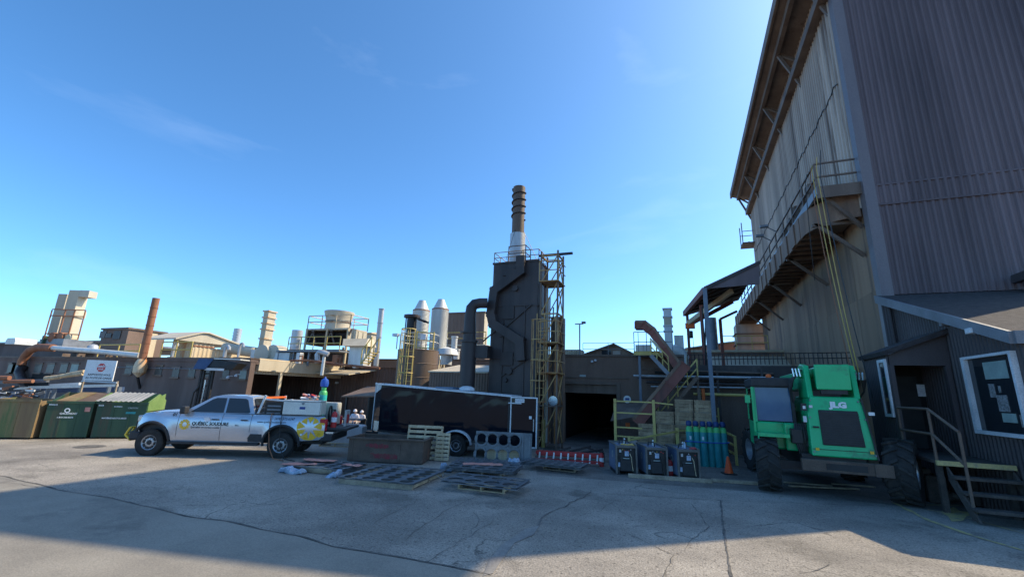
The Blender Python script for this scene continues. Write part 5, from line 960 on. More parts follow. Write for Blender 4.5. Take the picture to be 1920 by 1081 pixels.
for s in (-.62, .62): gd.cyl((4.72, s, .45), (4.90, s, .60), .026, n=8).cyl((4.90, s, .60), (4.78, s, .84), .026, n=8).cyl((4.78, s, .84), (4.66, s, .82), .026, n=8)
for z, x in ((.60, 4.90), (.45, 4.74), (.84, 4.78)): gd.cyl((x, -.8, z), (x, .8, z), .028, n=8)
gd.cyl((4.90, .8, .60), (4.70, .85, .47), .028, n=8).cyl((4.90, .8, .60), (4.76, .86, .84), .028, n=8).build('push_bar', 'guard_yellow', tk, smooth=True)
zb, zr, yb, yr = 1.36, 1.93, .90, .68
cabp = [(3.24, zb), (2.46, zr-.05), (2.25, zr), (1.45, zr), (1.22, zr-.04), (.98, zb)]
def cy(z): return yb-(yb-yr)*((z-zb)/(zr-zb))**1.25
mb = MB(); ringL = [(x, cy(z), z) for x, z in cabp]; ringR = [(x, -cy(z), z) for x, z in cabp]
n = len(cabp); rows = []
for k in range(9):
    t = k/8*2-1; rows.append([(x, -cy(z)*t, z+(.035*(1-t*t) if z > zb+.3 else 0)) for x, z in cabp])
mb.add([p for r_ in rows for p in r_], [(i*n+j, i*n+j+1, (i+1)*n+j+1, (i+1)*n+j) for i in range(8) for j in range(n-1)])
mb.add(ringL, [tuple(range(n))]); mb.add(ringR, [tuple(range(n-1, -1, -1))])
mb.build('cab', 'truck_paint', tk, smooth=True)
def pane(pts, name, s=1, off=.012, m='glass'): return MB().add([(x, s*(cy(z)+off), z) for x, z in pts]+[(x, s*(cy(z)+off-.02), z) for x, z in pts], [tuple(range(len(pts))), tuple(range(2*len(pts)-1, len(pts)-1, -1))]+[(i, len(pts)+i, len(pts)+(i+1) % len(pts), (i+1) % len(pts)) for i in range(len(pts))]).build(name, m, tk)
for s in (1, -1):
    pane([(3.0, 1.385), (2.44, 1.80), (2.32, 1.845), (2.02, 1.85), (1.97, 1.385)], 'front_side_window', s)
    pane([(1.90, 1.385), (1.95, 1.85), (1.42, 1.845), (1.33, 1.80), (1.14, 1.42), (1.18, 1.385)], 'rear_side_window', s)
    MB().box(3.02, 3.2, s*.93, s*1.17, 1.32, 1.56).build('mirror', 'plastic_black', tk, bevel=.04)
ws = [(3.20, 1.40), (2.50, 1.865)]
MB().add([(3.235, -.80, 1.40), (3.235, .80, 1.40), (2.505, .65, 1.875), (2.505, -.65, 1.875)], [(0, 1, 2, 3)]).build('windscreen', 'glass', tk)
MB().add([(.97, -.75, 1.42), (.97, .75, 1.42), (1.17, .62, 1.85), (1.17, -.62, 1.85)], [(0, 1, 2, 3)]).build('rear_window', 'glass', tk)
# trim lines, handles, flares
for x, z0, z1 in [(3.28, .56, 1.34), (1.94, .50, 1.36), (1.03, .80, 1.34)]:
    q = [(x, yprof(z0+(z1-z0)*i/8, x)+.003, z0+(z1-z0)*i/8) for i in range(9)]
    MB().tube(q, .006, 4).build('door_gap', 'black', tk)
for x in (2.05, 1.14): MB().box(x-.02, x+.2, .985, 1.02, 1.145, 1.185).build('door_handle', 'plastic_black', tk, bevel=.01)
for cx_, a0, a1 in ((0, -8, 188), (4.04, 25, 190)):
    q = [(cx_+.575*cos(radians(a0+(a1-a0)*i/18)), .46+.575*sin(radians(a0+(a1-a0)*i/18))) for i in range(19)]
    MB().tube([(x, yprof(z, x)+.008, z) for x, z in q], .042, 8).build('wheel_flare', 'plastic_black', tk, smooth=True)
    MB().box(cx_-.6, cx_+.6, -.80, .80, .5, 1.05).build('wheel_well', 'black', tk)
MB().prism([(.58, .50), (1.02, .50), (1.05, .62), (.98, .74), (.62, .74)], 'y', .955, .99).build('bed_step', 'plastic_black', tk)
MB().box(.7, 3.5, .80, .99, .38, .46).build('running_board', 'plastic_black', tk, bevel=.02); MB().box(-1.2, 4.3, -.55, .55, .42, .62).build('chassis', 'black', tk)
MB().box(-1.62, -1.22, -.97, .97, .55, .80).build('rear_bumper', 'plastic_black', tk, bevel=.05)
MB().box(-1.62, -1.36, -.9, .9, .802, .86).build('bumper_step', 'chrome', tk)
MB().box(-2.05, -1.37, -.82, .82, .90, .985).build('tailgate', 'plastic_black', tk, bevel=.02)
MB().box(-1.34, .93, -.86, .86, .88, .95).build('bed_floor', 'plastic_black', tk); MB().box(.87, .95, -.86, .86, .95, 1.34).build('bed_front', 'truck_paint', tk)
for s in (1, -1):
    MB().box(-1.385, -1.16, s*.80, s*.975, .88, 1.27).build('tail_light', 'light_red', tk, bevel=.03)
    MB().box(-1.3, .95, s*.80, s*.905, 1.358, 1.385).build('bed_rail_cap', 'plastic_black', tk)
MB().cyl((-.62, .985, .76), (-.62, .995, .76), .035, n=10).build('side_marker', 'sign_white', tk)
for x in (0, 4.04):
    for s in (1, -1): wheel(tk, (x, s*.85-s*.0, WR), WR, .27, s)
# lettering and emblem on the side
def drape(o, off=.007):
    for v in o.data.vertices: v.co.y = yprof(v.co.z, v.co.x)+off
    return o
def tl(s, h, x, z, m='black_text', sx=1., thick=0.): return drape(text(s, h, (x, 1, z), (-1, 0, 0), (0, 0, 1), m, tk, sx=sx, thick=thick))
tl('QUÉBEC SOUDURE', .105, 2.84, .975, sx=.88, thick=.004); tl('INC.', .05, 1.50, .975); tl('Spécialisé en service mobile', .062, 2.86, .885, sx=.9)
tl('(418) 572-6347', .085, .30, 1.20, sx=.85); tl('www.quebecsoudure.com', .07, .83, 1.10, sx=.88); tl('01', .10, 3.50, 1.235, thick=.004)
def plate(poly, name, m, off=.006):
    bm = bmesh.new(); f = bm.faces.new([bm.verts.new((x, 0, z)) for x, z in poly]); f.normal_update(); bmesh.ops.triangulate(bm, faces=[f]); bmesh.ops.subdivide_edges(bm, edges=bm.edges[:], cuts=4, use_grid_fill=True)
    me = bpy.data.meshes.new(name); bm.to_mesh(me); bm.free(); me.materials.append(MATS[m]); return drape(put(bpy.data.objects.new(name, me), tk), off)
for k in range(10):
    a = 2*pi*k/10; c_, r0, r1 = (3.06, .985), .075, .165
    plate([(c_[0]+r*cos(a+d_), c_[1]+r*sin(a+d_)) for r, d_ in ((r0, -.32), (r1, -.24), (r1, .24), (r0, .32))], 'emblem_petal', 'sun_yellow')
cS = (-.86, .985)
for k in range(9):
    a = 2*pi*k/9+pi/2; plate([(cS[0]+r*cos(a+d_), cS[1]+r*sin(a+d_)) for r, d_ in ((.14, 0), (.335 if sin(a) > .7 else .40, -.34), (.345 if sin(a) > .7 else .41, 0), (.335 if sin(a) > .7 else .40, .34))], 'sunburst_ray', 'sun_yellow')
plate([(-1.34, .74), (-1.20, .68), (-1.12, .74), (-1.26, .90), (-1.345, .9)], 'sunburst_ray', 'sun_yellow'); plate([(-1.33, 1.05), (-1.22, 1.12), (-1.16, 1.28), (-1.32, 1.33)], 'sunburst_ray', 'sun_yellow'); plate([(-1.02, .60), (-.74, .60), (-.72, .68), (-.88, .64)], 'sunburst_ray', 'sun_yellow')
MB().add([(2.5, 1.0, 1.2), (2.36, 1.0, 1.24), (2.27, 1.0, 1.12), (2.45, 1.0, 1.1)], [(0, 1, 2, 3)]).build('paper_sticker', 'paper', tk)
for x in (.42, .08):  # cables hanging over the bed side
    MB().tube([(x, .75, 1.40), (x, .95, 1.40), (x-.01, 1.01, 1.2), (x-.03, 1.02, .8), (x-.12, 1.05, .35), (x-.35, 1.2, .03), (x-.8, 1.5, .02)], .014, 6).build('hanging_cable', 'rust_pipe' if x > .3 else 'black', tk, smooth=True)
# ladder rack posts of the bed
for x, s, zt in ((.90, .86, 1.98), (-.06, .86, 1.88)): MB().bar((x, s, 1.37), (x-.16 if x > .5 else x-.06, s-.02, zt), .06).build('rack_post', 'frame_white', tk)
for s in (.80,): MB().bar((.80, s, 1.86), (-.12, s, 1.80), .05).build('rack_rail', 'frame_white', tk)
MB().bar((.74, .8, 1.9), (.74, -.8, 1.9), .06).build('rack_bar', 'orange', tk); MB().bar((.74, -.8, 1.37), (.74, -.8, 1.95), .06).build('rack_post', 'frame_white', tk)
TM = Matrix.Translation((org.x, org.y, 0)) @ Matrix.Rotation(rot, 4, 'Z') @ Matrix.Scale(SC, 4)
def onbed(name, lab, cat, x, y, z):
    p = TM @ Vector((x, y, z)); return thing(name, lab, cat, p, rot, scale=SC)
t = onbed('engine_welder', 'black engine welder standing in the pickup bed behind the cab', 'welder', .42, .42, .95)
MB().box(-.30, .34, -.36, .34, .02, .86).build('case', 'plastic_black', t, bevel=.05); MB().box(-.24, .28, .342, .36, .2, .8).build('panel', 'black', t)
for zz in (.3, .42, .54, .66): MB().box(-.2, .24, .36, .37, zz, zz+.05).build('vent_slot', 'grey_steel', t)
MB().box(-.02, .1, .362, .375, .14, .2).build('badge', 'paper', t)
t = onbed('tool_box', 'long aluminium tool box on the near side rail of the pickup bed', 'tool box', -.52, .68, 1.385)
MB().box(-.60, .60, -.30, .30, 0, .42).build('case', 'alu', t, bevel=.015); MB().box(-.62, .62, -.31, .315, .425, .47).build('lid', 'alu', t, bevel=.01); MB().box(-.625, -.605, -.28, .28, .01, .41).build('end_plate', 'tread_plate', t)
MB().box(-.12, .06, .302, .312, .18, .26).build('badge', 'blue_text', t); MB().box(-.07, .0, .302, .32, .33, .40).build('latch', 'grey_steel', t)
t = onbed('tool_box', 'second aluminium tool box at the far rear corner of the pickup bed', 'tool box', -.95, -.55, .99)
MB().box(-.36, .5, -.28, .28, 0, .78).build('case', 'alu', t, bevel=.015); MB().box(-.38, -.362, -.26, .26, .02, .76).build('end_plate', 'tread_plate', t)
t = onbed('hose_coil', 'black hose coil hung at the rear of the pickup bed', 'hose', -1.26, .25, .96)
MB().tube([(0, .16*cos(a*.5), .45+.26*sin(a*.5)) for a in range(26)], .03, 6).build('coil', 'black', t, smooth=True); MB().tube([(.0, .14, .5), (-.05, .1, .2), (-.1, .2, .03), (-.15, -.3, .02)], .022, 6).build('tail', 'black', t, smooth=True)
def extinguisher(t, s=1.):
    MB().lathe([(.0, 0), (.085*s, .0), (.09*s, .03), (.09*s, .4*s), (.06*s, .47*s), (.025*s, .5*s)], (0, 0, 0), 16).build('cylinder', 'red_paint', t, smooth=True); MB().lathe([(.0915*s, .17*s), (.0915*s, .32*s)], (0, 0, 0), 16).build('label_band', 'paper', t, smooth=True)
    MB().cyl((0, 0, .5*s), (0, 0, .55*s), .03*s, n=8).box(-.02, .1*s, -.015, .015, .54*s, .57*s).build('valve', 'black', t); MB().tube([(.03, 0, .53*s), (.1*s, .02, .5*s), (.11*s, .02, .3*s), (.1*s, .03, .1*s)], .012, 6).build('hose', 'black', t, smooth=True)
t = onbed('fire_extinguisher', 'red fire extinguisher standing at the open tailgate of the pickup', 'fire extinguisher', -1.52, .62, .985); extinguisher(t, 1.05)
t = onbed('sheet_metal_upright', 'upright metal sheet at the rear of the pickup bed', 'sheet metal', -1.75, -.2, .985); MB().box(-.03, .03, -.2, .3, 0, .55).build('panel', 'galv', t); MB().box(-.035, -.031, -.1, .2, .1, .4).build('label_band', 'red_paint', t)
def gas_cyl(t, h, r, body, shoulder, cap, tagged=False):
    MB().lathe([(0, 0), (r*.95, 0), (r, .03), (r, h*.80)], (0, 0, 0), 18).build('body', body, t, smooth=True); MB().lathe([(r, h*.80), (r*.96, h*.86), (r*.75, h*.91), (r*.42, h*.935)], (0, 0, 0), 18).build('shoulder', shoulder, t, smooth=True)
    MB().lathe([(r*.42, h*.93), (r*.60, h*.94), (r*.62, h*.985), (r*.45, h*1.02), (.005, h*1.03)], (0, 0, 0), 14).build('valve_cap', cap, t, smooth=True)
    if tagged: MB().box(-.03, .03, -r-.005, -r+.003, h*.62, h*.70).build('tag', 'paper', t)
t = onbed('gas_cylinder', 'teal gas cylinder with bright green shoulder standing in the pickup bed', 'gas cylinder', -.78, -.25, .95); gas_cyl(t, 1.35, .14, 'teal_light', 'cyl_green', 'cyl_green')
MB().lathe([(.05, 1.34), (.13, 1.38), (.15, 1.5), (.12, 1.62), (.04, 1.68), (.02, 1.74)], (.0, 0, 0), 14).build('regulator_cover', 'cyl_blue', t, smooth=True)
t = onbed('tan_cylinder', 'small tan acetylene bottle beside the teal gas cylinder', 'gas cylinder', -.50, -.35, .95); gas_cyl(t, 1.0, .09, 'rust_pipe', 'rust_pipe', 'skin')
t = onbed('strap_bundle', 'bundle of coloured straps and cables on top of the pickup load', 'straps', -.45, .15, 1.42)
for k, m in enumerate(('red_paint', 'paper', 'pink', 'cyl_blue_dark', 'wood', 'paper')): MB().tube([(random.uniform(-.3, .3), random.uniform(-.2, .2), .42+random.uniform(0, .22)) for _ in range(7)], .035, 6).build('strap', m, t, smooth=True)
MB().box(-.3, .3, -.25, .2, 0, .42).build('tray', 'plastic_black', t)
# ---------------------------------------------------------------- black enclosed trailer
tn = at(697, 716, 16.9); tr_ = at(957, 740, 15.7)
v = Vector((tr_.x-tn.x, tr_.y-tn.y, 0)); LT = v.length; ra = atan2(v.y, v.x)
tt = thing('enclosed_trailer', 'black enclosed trailer with a reflective dented side and open rear door', 'trailer', (tn.x, tn.y, 0), ra)
zl, zr_ = tn.z, tr_.z; sl = (zr_-zl)/LT
def tz(x, h): return zl+sl*x-h           # h below the top edge
HB = zr_-.42
NO = .75
foot = [(NO*.55, 0), (LT, 0), (LT, 2.0), (NO*.55, 2.0), (0, 1.0)]
nose = [(0.05, 0.28), (NO*.6, 0.0)]
def shell(poly, h0, h1): return MB().loft([[(x, y, tz(x, h1)) for x, y in poly], [(x, y, tz(x, h0)) for x, y in poly]])
shell([(.45, 0), (LT, 0), (LT, 2.0), (.45, 2.0), (.0, 1.55), (.0, .35)], .07, HB).build('box', 'trailer_black', tt)
shell([(.42, -.015), (LT+.02, -.015), (LT+.02, 2.02), (.42, 2.02), (-.03, 1.57), (-.03, .34)], .02, .066).build('roof_trim', 'frame_white', tt)
MB().bar((.02, .32, tz(0, 0)), (.02, .32, tz(0, HB)), .03).build('nose_trim', 'frame_white', tt)
shell([(.2, .12), (.455, -.02), (.47, -.015), (.22, .14)], HB-.35, HB).build('stone_guard', 'alu', tt)
MB().add([(.05, .3, tz(0, .07)), (.44, -.012, tz(.44, .07)), (.40, .02, tz(.4, .22)), (.06, .29, tz(0, .40))], [(0, 1, 2, 3)]).build('nose_cap', 'galv', tt)
MB().bar((LT-.03, -.02, tz(LT, .07)), (LT-.03, -.02, tz(LT, HB)), .05).build('corner_trim', 'black', tt); MB().bar((.45, -.01, tz(.45, HB-.03)), (LT, -.01, tz(LT, HB-.03)), .03, .06).build('skirt_rail', 'black', tt)
MB().lathe([(.0, .02), (.30, .0), (.28, .09), (.15, .15), (.01, .16)], (3.55, .8, tz(3.55, -.01)), 18).build('roof_vent', 'frame_white', tt, smooth=True); MB().box(2.4, 3.1, .5, 1.2, tz(2.7, 0)+.005, tz(2.7, -.06)).build('roof_hatch', 'glass_blue', tt)
xw = 3.55
wheel(tt, (xw, .02, .36), .36, .24, -1)
fd = [(xw+.55*cos(radians(a)), .40+.44*sin(radians(a))) for a in range(0, 181, 15)]; MB().loft([[(x, -.20, z), (x, .05, z), (x, .05, z+.05), (x, -.20, z+.05)] for x, z in fd]).build('fender', 'frame_white', tt)
MB().box(2.72, 2.85, -.012, -.004, tz(2.8, HB-.16), tz(2.8, HB-.24)).build('side_light', 'paper', tt)
MB().bar((-.1, 1, .5), (-1.3, 1, .46), .1).bar((-1.2, 1, .46), (-1.2, 1, .0), .07).build('drawbar', 'black', tt)
dw = .95
dr = MB().box(LT+.04, LT+dw, -.06, -.01, tz(LT, HB)+.02, tz(LT, .05)-.03).build('rear_door', 'trailer_black', tt)
z0, z1 = tz(LT, HB)+.0, tz(LT, .05)
for a in [(LT+.03, LT+.07, z0, z1), (LT+dw-.01, LT+dw+.03, z0, z1), (LT+.07, LT+dw-.01, z1-.045, z1), (LT+.08, LT+dw-.03, z0, z0+.05)]: MB().box(a[0], a[1], -.085, -.005, a[2], a[3]).build('door_trim', 'frame_white', dr)
MB().box(LT-.04, LT+.42, -.10, -.07, z1-.24, z1-.20).build('hinge_bar', 'frame_white', dr); s_ = MB().box(LT+.19, LT+.52, -.07, -.061, z1-.19, z1-.07).build('maker_plate', 'sign_white', dr); text('N.WOOD', .05, (LT+.355, -.074, z1-.155), (1, 0, 0), (0, 0, 1), 'blue_text', dr, align='CENTER', sx=1.0)
MB().box(LT+.70, LT+.79, -.075, -.061, z0+.95, z0+1.05).build('reflector', 'paper', dr); MB().cyl((LT+.86, -.08, z0+.55), (LT+.86, -.08, z0+.95), .015, n=6).build('lock_rod', 'galv', dr)
# ---------------------------------------------------------------- telehandler (seen from behind; local y forward = away)
TX, TY = 3.30, 13.9
te = thing('telehandler', 'bright green telehandler parked beside the hall with its boom lowered', 'telehandler', (TX, TY, 0), radians(-2), scale=1.05)
def rotwheel(cx, cyv, r, w, ang, nm, side):
    e = bpy.data.objects.new(nm, None)
    me = wheel(te, (0, 0, 0), r, w, side, 'lug', nm); bpy.data.objects.remove(e)
    me.location = (cx, cyv, r); me.rotation_euler = (0, 0, radians(90)+ang); return me
rotwheel(-1.27, -.12, .64, .50, radians(-4), 'wheel', 1); rotwheel(1.44, -.10, .70, .54, radians(-24), 'wheel', -1)
rotwheel(-1.22, 3.1, .64, .46, radians(12), 'wheel', 1); rotwheel(1.2, 3.0, .64, .46, radians(3), 'wheel', -1)
MB().box(-.55, .75, -.3, 3.6, .55, .95).build('chassis', 'black_steel', te, bevel=.03)
MB().bar((-1.1, -.1, .64), (1.1, -.05, .64), .2).build('rear_axle', 'black_steel', te); MB().bar((-1.1, 3.1, .64), (1.1, 3.0, .64), .2).build('front_axle', 'black_steel', te)
# engine hood with grille panel leaning towards us
hd_ = MB().loft([[(-.36, -.50, .92), (.92, -.50, .92), (.92, 1.6, .92), (-.36, 1.6, .92)], [(-.34, -.42, 1.9), (.82, -.42, 1.9), (.82, 1.6, 1.9), (-.34, 1.6, 1.9)], [(-.24, -.38, 2.30), (.74, -.38, 2.30), (.74, 1.5, 2.30), (-.24, 1.5, 2.30)]]).build('engine_hood', 'tele_green', te, bevel=.03)
gr = MB().loft([[(-.12, -.515, 1.18), (.70, -.515, 1.18), (.70, -.48, 1.18), (-.12, -.48, 1.18)], [(-.12, -.435, 1.98), (.66, -.435, 1.98), (.66, -.40, 1.98), (-.12, -.40, 1.98)]]).build('grille', 'plastic_black', hd_, bevel=.02)
for i in range(14): z = 1.22+i*.053; y = -.512+(z-1.18)*.1; MB().bar((-.10, y-.008, z), (.67, y-.008, z), .012, .02).build('grille_bar', 'black', gr)
text('JLG', .125, (.30, -.428, 2.05), (1, 0, 0), (0, .1, 1), 'white_text', hd_, align='CENTER', sx=1.25, thick=.012)
MB().box(-.28, -.16, -.53, -.49, 1.56, 1.60).build('latch', 'black', hd_)
for z in (1.1, 1.35, 1.55): MB().box(-.39, -.355, -.2, .12, z, z+.12).build('side_louvre', 'plastic_black', hd_)
MB().bar((.90, -.52, .92), (.76, -.42, 2.28), .03).build('edge_seal', 'black', hd_)
bm_ = MB().box(-.62, 1.08, -.72, -.52, .60, .86).build('rear_bumper', 'rust_box', te, bevel=.02); MB().box(-.15, .62, -.728, -.718, .66, .80).build('bumper_slot', 'black', bm_)
MB().box(.75, 1.08, -.75, -.722, .60, .86).build('bumper_end', 'rust_box', bm_)
# boom: pivot cheeks and boom end box
for x in (-.28, .66): MB().prism([(-.35, 2.25), (.75, 2.25), (.65, 3.02), (.25, 3.12), (-.2, 3.05)], 'x', x, x+.12).build('boom_cheek', 'tele_green', te, bevel=.02)
bo = MB().box(-.06, .56, -.42, 5.2, 2.50, 3.02).build('boom', 'tele_green', te, bevel=.04); MB().box(-.10, .60, -.50, -.42, 2.46, 3.06).build('boom_end_plate', 'tele_green', bo, bevel=.02); MB().box(-.02, .52, -.46, -.36, 2.36, 2.46).build('boom_wear_pad', 'black', bo)
MB().cyl((-.36, .1, 2.86), (.86, .1, 2.86), .12, n=18).build('pivot_pin', 'tele_green', te, smooth=True)
for k in range(5):
    MB().tube([(-.30-.04*k, -.1+.1*k, 2.95-.05*k), (-.50-.02*k, -.05+.08*k, 2.7), (-.56, .2, 2.35), (-.48, .3, 2.0)], .022, 6).build('hydraulic_hose', 'black', te, smooth=True)
    MB().tube([(.80+.03*k, -.05+.08*k, 2.92-.04*k), (.95+.02*k, 0, 2.72), (1.0, .15, 2.45), (.9, .4, 2.2)], .02, 6).build('hydraulic_hose', 'black', te, smooth=True)
for k in range(3): MB().cyl((-.34-.07*k, -.12, 2.78), (-.36-.07*k, -.1, 2.98), .022, n=6).cyl((.80+.07*k, -.1, 2.72), (.82+.07*k, -.08, 2.9), .022, n=6).build('hose_fitting', 'chrome', te)
# cab on the left
MB().box(-1.42, -.50, .25, 2.0, .95, 1.62).build('cab_base', 'tele_green', te, bevel=.04)
for x, y in ((-1.40, .25), (-.52, .25), (-1.40, 1.95), (-.52, 1.95)): MB().bar((x, y, 1.6), (x, y+(.08 if y < 1 else 0), 2.72), .07).build('cab_pillar', 'tele_green' if x < -1 else 'black', te)
MB().box(-1.46, -.46, .22, 2.05, 2.50, 2.76).build('cab_roof', 'plastic_black', te, bevel=.05)
MB().box(-1.36, -.56, .29, .31, 1.64, 2.50).build('rear_window', 'glass_blue', te); MB().box(-1.415, -1.40, .35, 1.9, 1.5, 2.5).build('side_window', 'glass_clear', te); MB().box(-.52, -.505, .35, 1.9, 1.64, 2.5).build('side_window', 'glass_clear', te)
MB().box(-1.36, -.56, 1.94, 1.96, 1.64, 2.5).build('front_window', 'glass_clear', te); MB().box(-1.2, -.75, 1.0, 1.5, 1.4, 2.15).build('seat', 'black', te, bevel=.05)
MB().cyl((-.98, 1.7, 1.6), (-.98, 1.55, 1.95), .03, n=8).lathe([(.17, -.015), (.19, 0), (.17, .015)], (-.98, 1.54, 1.97), 18, 'z', False).build('steering_wheel', 'black', te, smooth=True)
for x, z in ((-.31, 1.02), (.86, 1.02), (-.30, 1.8), (.78, 1.8), (-.26, 2.2), (.70, 2.2)): MB().cyl((x, -.535+.1*(z-.92)*.8, z), (x, -.5+.1*(z-.92)*.8, z), .018, n=8).build('bolt', 'grey_steel', hd_, smooth=True)
for x, z, m_ in ((-.24, 1.08, 'sun_yellow'), (.80, 1.08, 'sun_yellow'), (-.26, 2.05, 'paper')): MB().box(x-.035, x+.035, -.522+.1*(z-.92)*.8, -.505+.1*(z-.92)*.8, z-.03, z+.03).build('decal', m_, hd_)
MB().bar((-.34, -.497, 1.08), (.88, -.497, 1.08), .012).build('panel_seam', 'black', hd_)
MB().lathe([(.0, 0), (.07, 0), (.07, .07), (.03, .1)], (-.98, .5, 2.76), 12).build('beacon', 'orange', te, smooth=True)
MB().box(-1.44, -.75, -.35, .35, 1.28, 1.36).prism([(-.40, 1.0), (-.35, 1.28), (.35, 1.28), (.35, 1.0)], 'x', -1.44, -1.42).build('rear_fender', 'tele_green', te)
MB().box(-.80, -.48, .0, .6, .95, 1.62).build('hydraulic_tank', 'tele_green', te, bevel=.04)
MB().bar((-1.44, .22, .9), (-1.44, .22, 2.5), .05).build('grab_rail', 'tele_green', te); MB().box(-1.62, -1.5, .2, .28, 2.08, 2.28).bar((-1.42, .24, 2.2), (-1.55, .24, 2.2), .03).build('mirror', 'tele_green', te)
for k in range(6): MB().tube([(-.58+.04*k, -.1, 1.62), (-.62+.05*k, -.22, 1.3), (-.55+.03*k, -.18, .95+.05*k), (-.5+.02*k, -.1, .7)], .03, 6).build('drive_hose', 'black', te, smooth=True)
MB().box(-.70, -.45, -.25, .05, 1.15, 1.5).build('valve_block', 'black', te, bevel=.02)
MB().box(-.47, -.36, -.50, -.40, 1.95, 2.12).build('work_light', 'plastic_black', te); MB().box(-.44, -.385, -.508, -.501, 1.99, 2.06).build('lamp_lens', 'sign_white', te); MB().box(-.45, -.38, -.47, -.46, 1.68, 1.82).build('decal', 'frame_white', te); MB().box(.86, .97, -.46, -.40, 1.9, 1.97).build('lamp_lens', 'sign_white', te)
# ---------------------------------------------------------------- dumpsters
def dumpster(p0, p1, dep, h, lab, front, sidem, lid, words):
    p0 = Vector(p0); p1 = Vector(p1); d_ = (p1-p0); d_.z = 0; Lw = d_.length; a = atan2(d_.y, d_.x); t = thing('dumpster', lab, 'dumpster', (p0.x, p0.y, 0), a, group='dumpsters by the workshop'); hb = h; bk = 1.25 if lid else 1.03
    fr = MB().prism([(0, .06), (Lw, .06), (Lw, hb), (0, hb)], 'y', 0, .04).build('front_panel', front, t)
    for x in (0, Lw-.04): MB().prism([(.045, .06), (dep, .06), (dep, hb*bk), (.045, hb-.02)], 'x', x, x+.04).build('side_panel', sidem, t)
    MB().box(0, Lw, dep-.04, dep, .06, hb*bk-.02).build('back_panel', sidem, t); MB().box(.045, Lw-.045, .045, dep-.045, .1, .14).build('floor', 'rust_box', t)
    MB().box(-.04, Lw+.04, -.04, .0, hb-.06, hb+.03).build('rim', front, t)
    for x in (Lw*.34, Lw*.67): MB().box(x-.02, x+.02, -.012, -.001, .08, hb-.07).build('rib', front, t)
    if lid == 'roof':
        q = [(-.06, -.10, hb+.04), (Lw*.88, -.10, hb+.04), (Lw*.95, dep*.55, hb+.36), (.12, dep*.55, hb+.36)]
        mb = MB(); n_ = 18
        for i in range(n_):
            u0, u1 = i/n_, (i+1)/n_; o0, o1 = (.0, .03) if i % 2 else (.03, .0)
            def L_(u, o): a_ = Vector(q[0]).lerp(Vector(q[1]), u); b_ = Vector(q[3]).lerp(Vector(q[2]), u); return a_+Vector((0, 0, o)), b_+Vector((0, 0, o))
            A_, B_ = L_(u0, o0); C_, D_ = L_(u1, o1); mb.add([A_, C_, D_, B_], [(0, 1, 2, 3)])
        mb.build('corrugated_lid', 'tin_roof', t)
        MB().prism([(0.0, hb-.3), (dep, hb-.3), (dep, hb+.08), (dep*.55, hb+.34), (0, hb+.04)], 'x', Lw+.005, Lw+.05).build('gable_end', 'dump_green_lit', t)
    elif lid == 'open':
        MB().slab([(.1, .1, hb), (Lw*.5, .1, hb+.0), (Lw*.75, dep*.7, hb+.34), (.5, dep*.7, hb+.34)], .03).build('lid', 'dump_rust', t); MB().slab([(Lw*.5, .1, hb), (Lw, .1, hb), (Lw*1.1, dep*.8, hb+.3), (Lw*.62, dep*.8, hb+.34)], .03).build('lid', 'rust_box', t)
        MB().bar((Lw+.02, .02, hb), (Lw+.12, dep*.8, hb+.32), .05).build('lid_arm', 'dump_green_lit', t)
    for s_, hh, x, z, m in words: text(s_, hh, (x*Lw, -.014, z*h), (1, 0, 0), (0, 0, 1), m, t, thick=.002)
    for x in (.15, Lw-.15): MB().cyl((x-.03, .12, .06), (x+.03, .12, .06), .06, n=10).cyl((x-.03, dep-.15, .06), (x+.03, dep-.15, .06), .06, n=10).build('caster', 'black', t)
    return t, Lw, a
t1, L1, a1 = dumpster(G(72, 823), G(160, 822), 1.5, 1.33, 'green dumpster with raised rusty lids in the middle of the row', 'dump_green', 'dump_green', 'open', [('B00642', .055, .03, .90, 'white_text'), ('GAUDREAU', .065, .30, .66, 'white_text'), ('1-819-758-8378', .05, .26, .56, 'white_text')])
MB().lathe([(.05, -.002), (.085, -.002), (.085, .002), (.05, .002)], (L1*.45, -.014, 1.02), 16, 'y', False).build('emblem_ring', 'white_text', t1)
MB().box(L1*.83, L1*.95, -.02, -.013, .98, 1.14).build('warning_label', 'pink', t1)
t2, L2, a2 = dumpster(G(168, 822), G(262, 822), 1.6, 1.33, 'green dumpster with a corrugated tin roof, right behind the pickup nose', 'dump_green', 'dump_green_lit', 'roof', [('B028', .055, .02, .90, 'white_text'), ('GAUDREAU', .035, .33, .88, 'white_text'), ('CARTON', .055, .62, .84, 'white_faint'), ('MATIÈRES RECYCLABLES', .05, .14, .55, 'white_text')])
MB().box(L2*.60, L2*.80, -.016, -.013, .92, 1.0).build('blue_label', 'teal', t2)
b = dumpster(G(-60, 822), G(56, 823.5), 1.4, 1.36, 'rusty green-yellow dumpster cut off by the left picture edge', 'dump_rust', 'dump_rust', None, [])
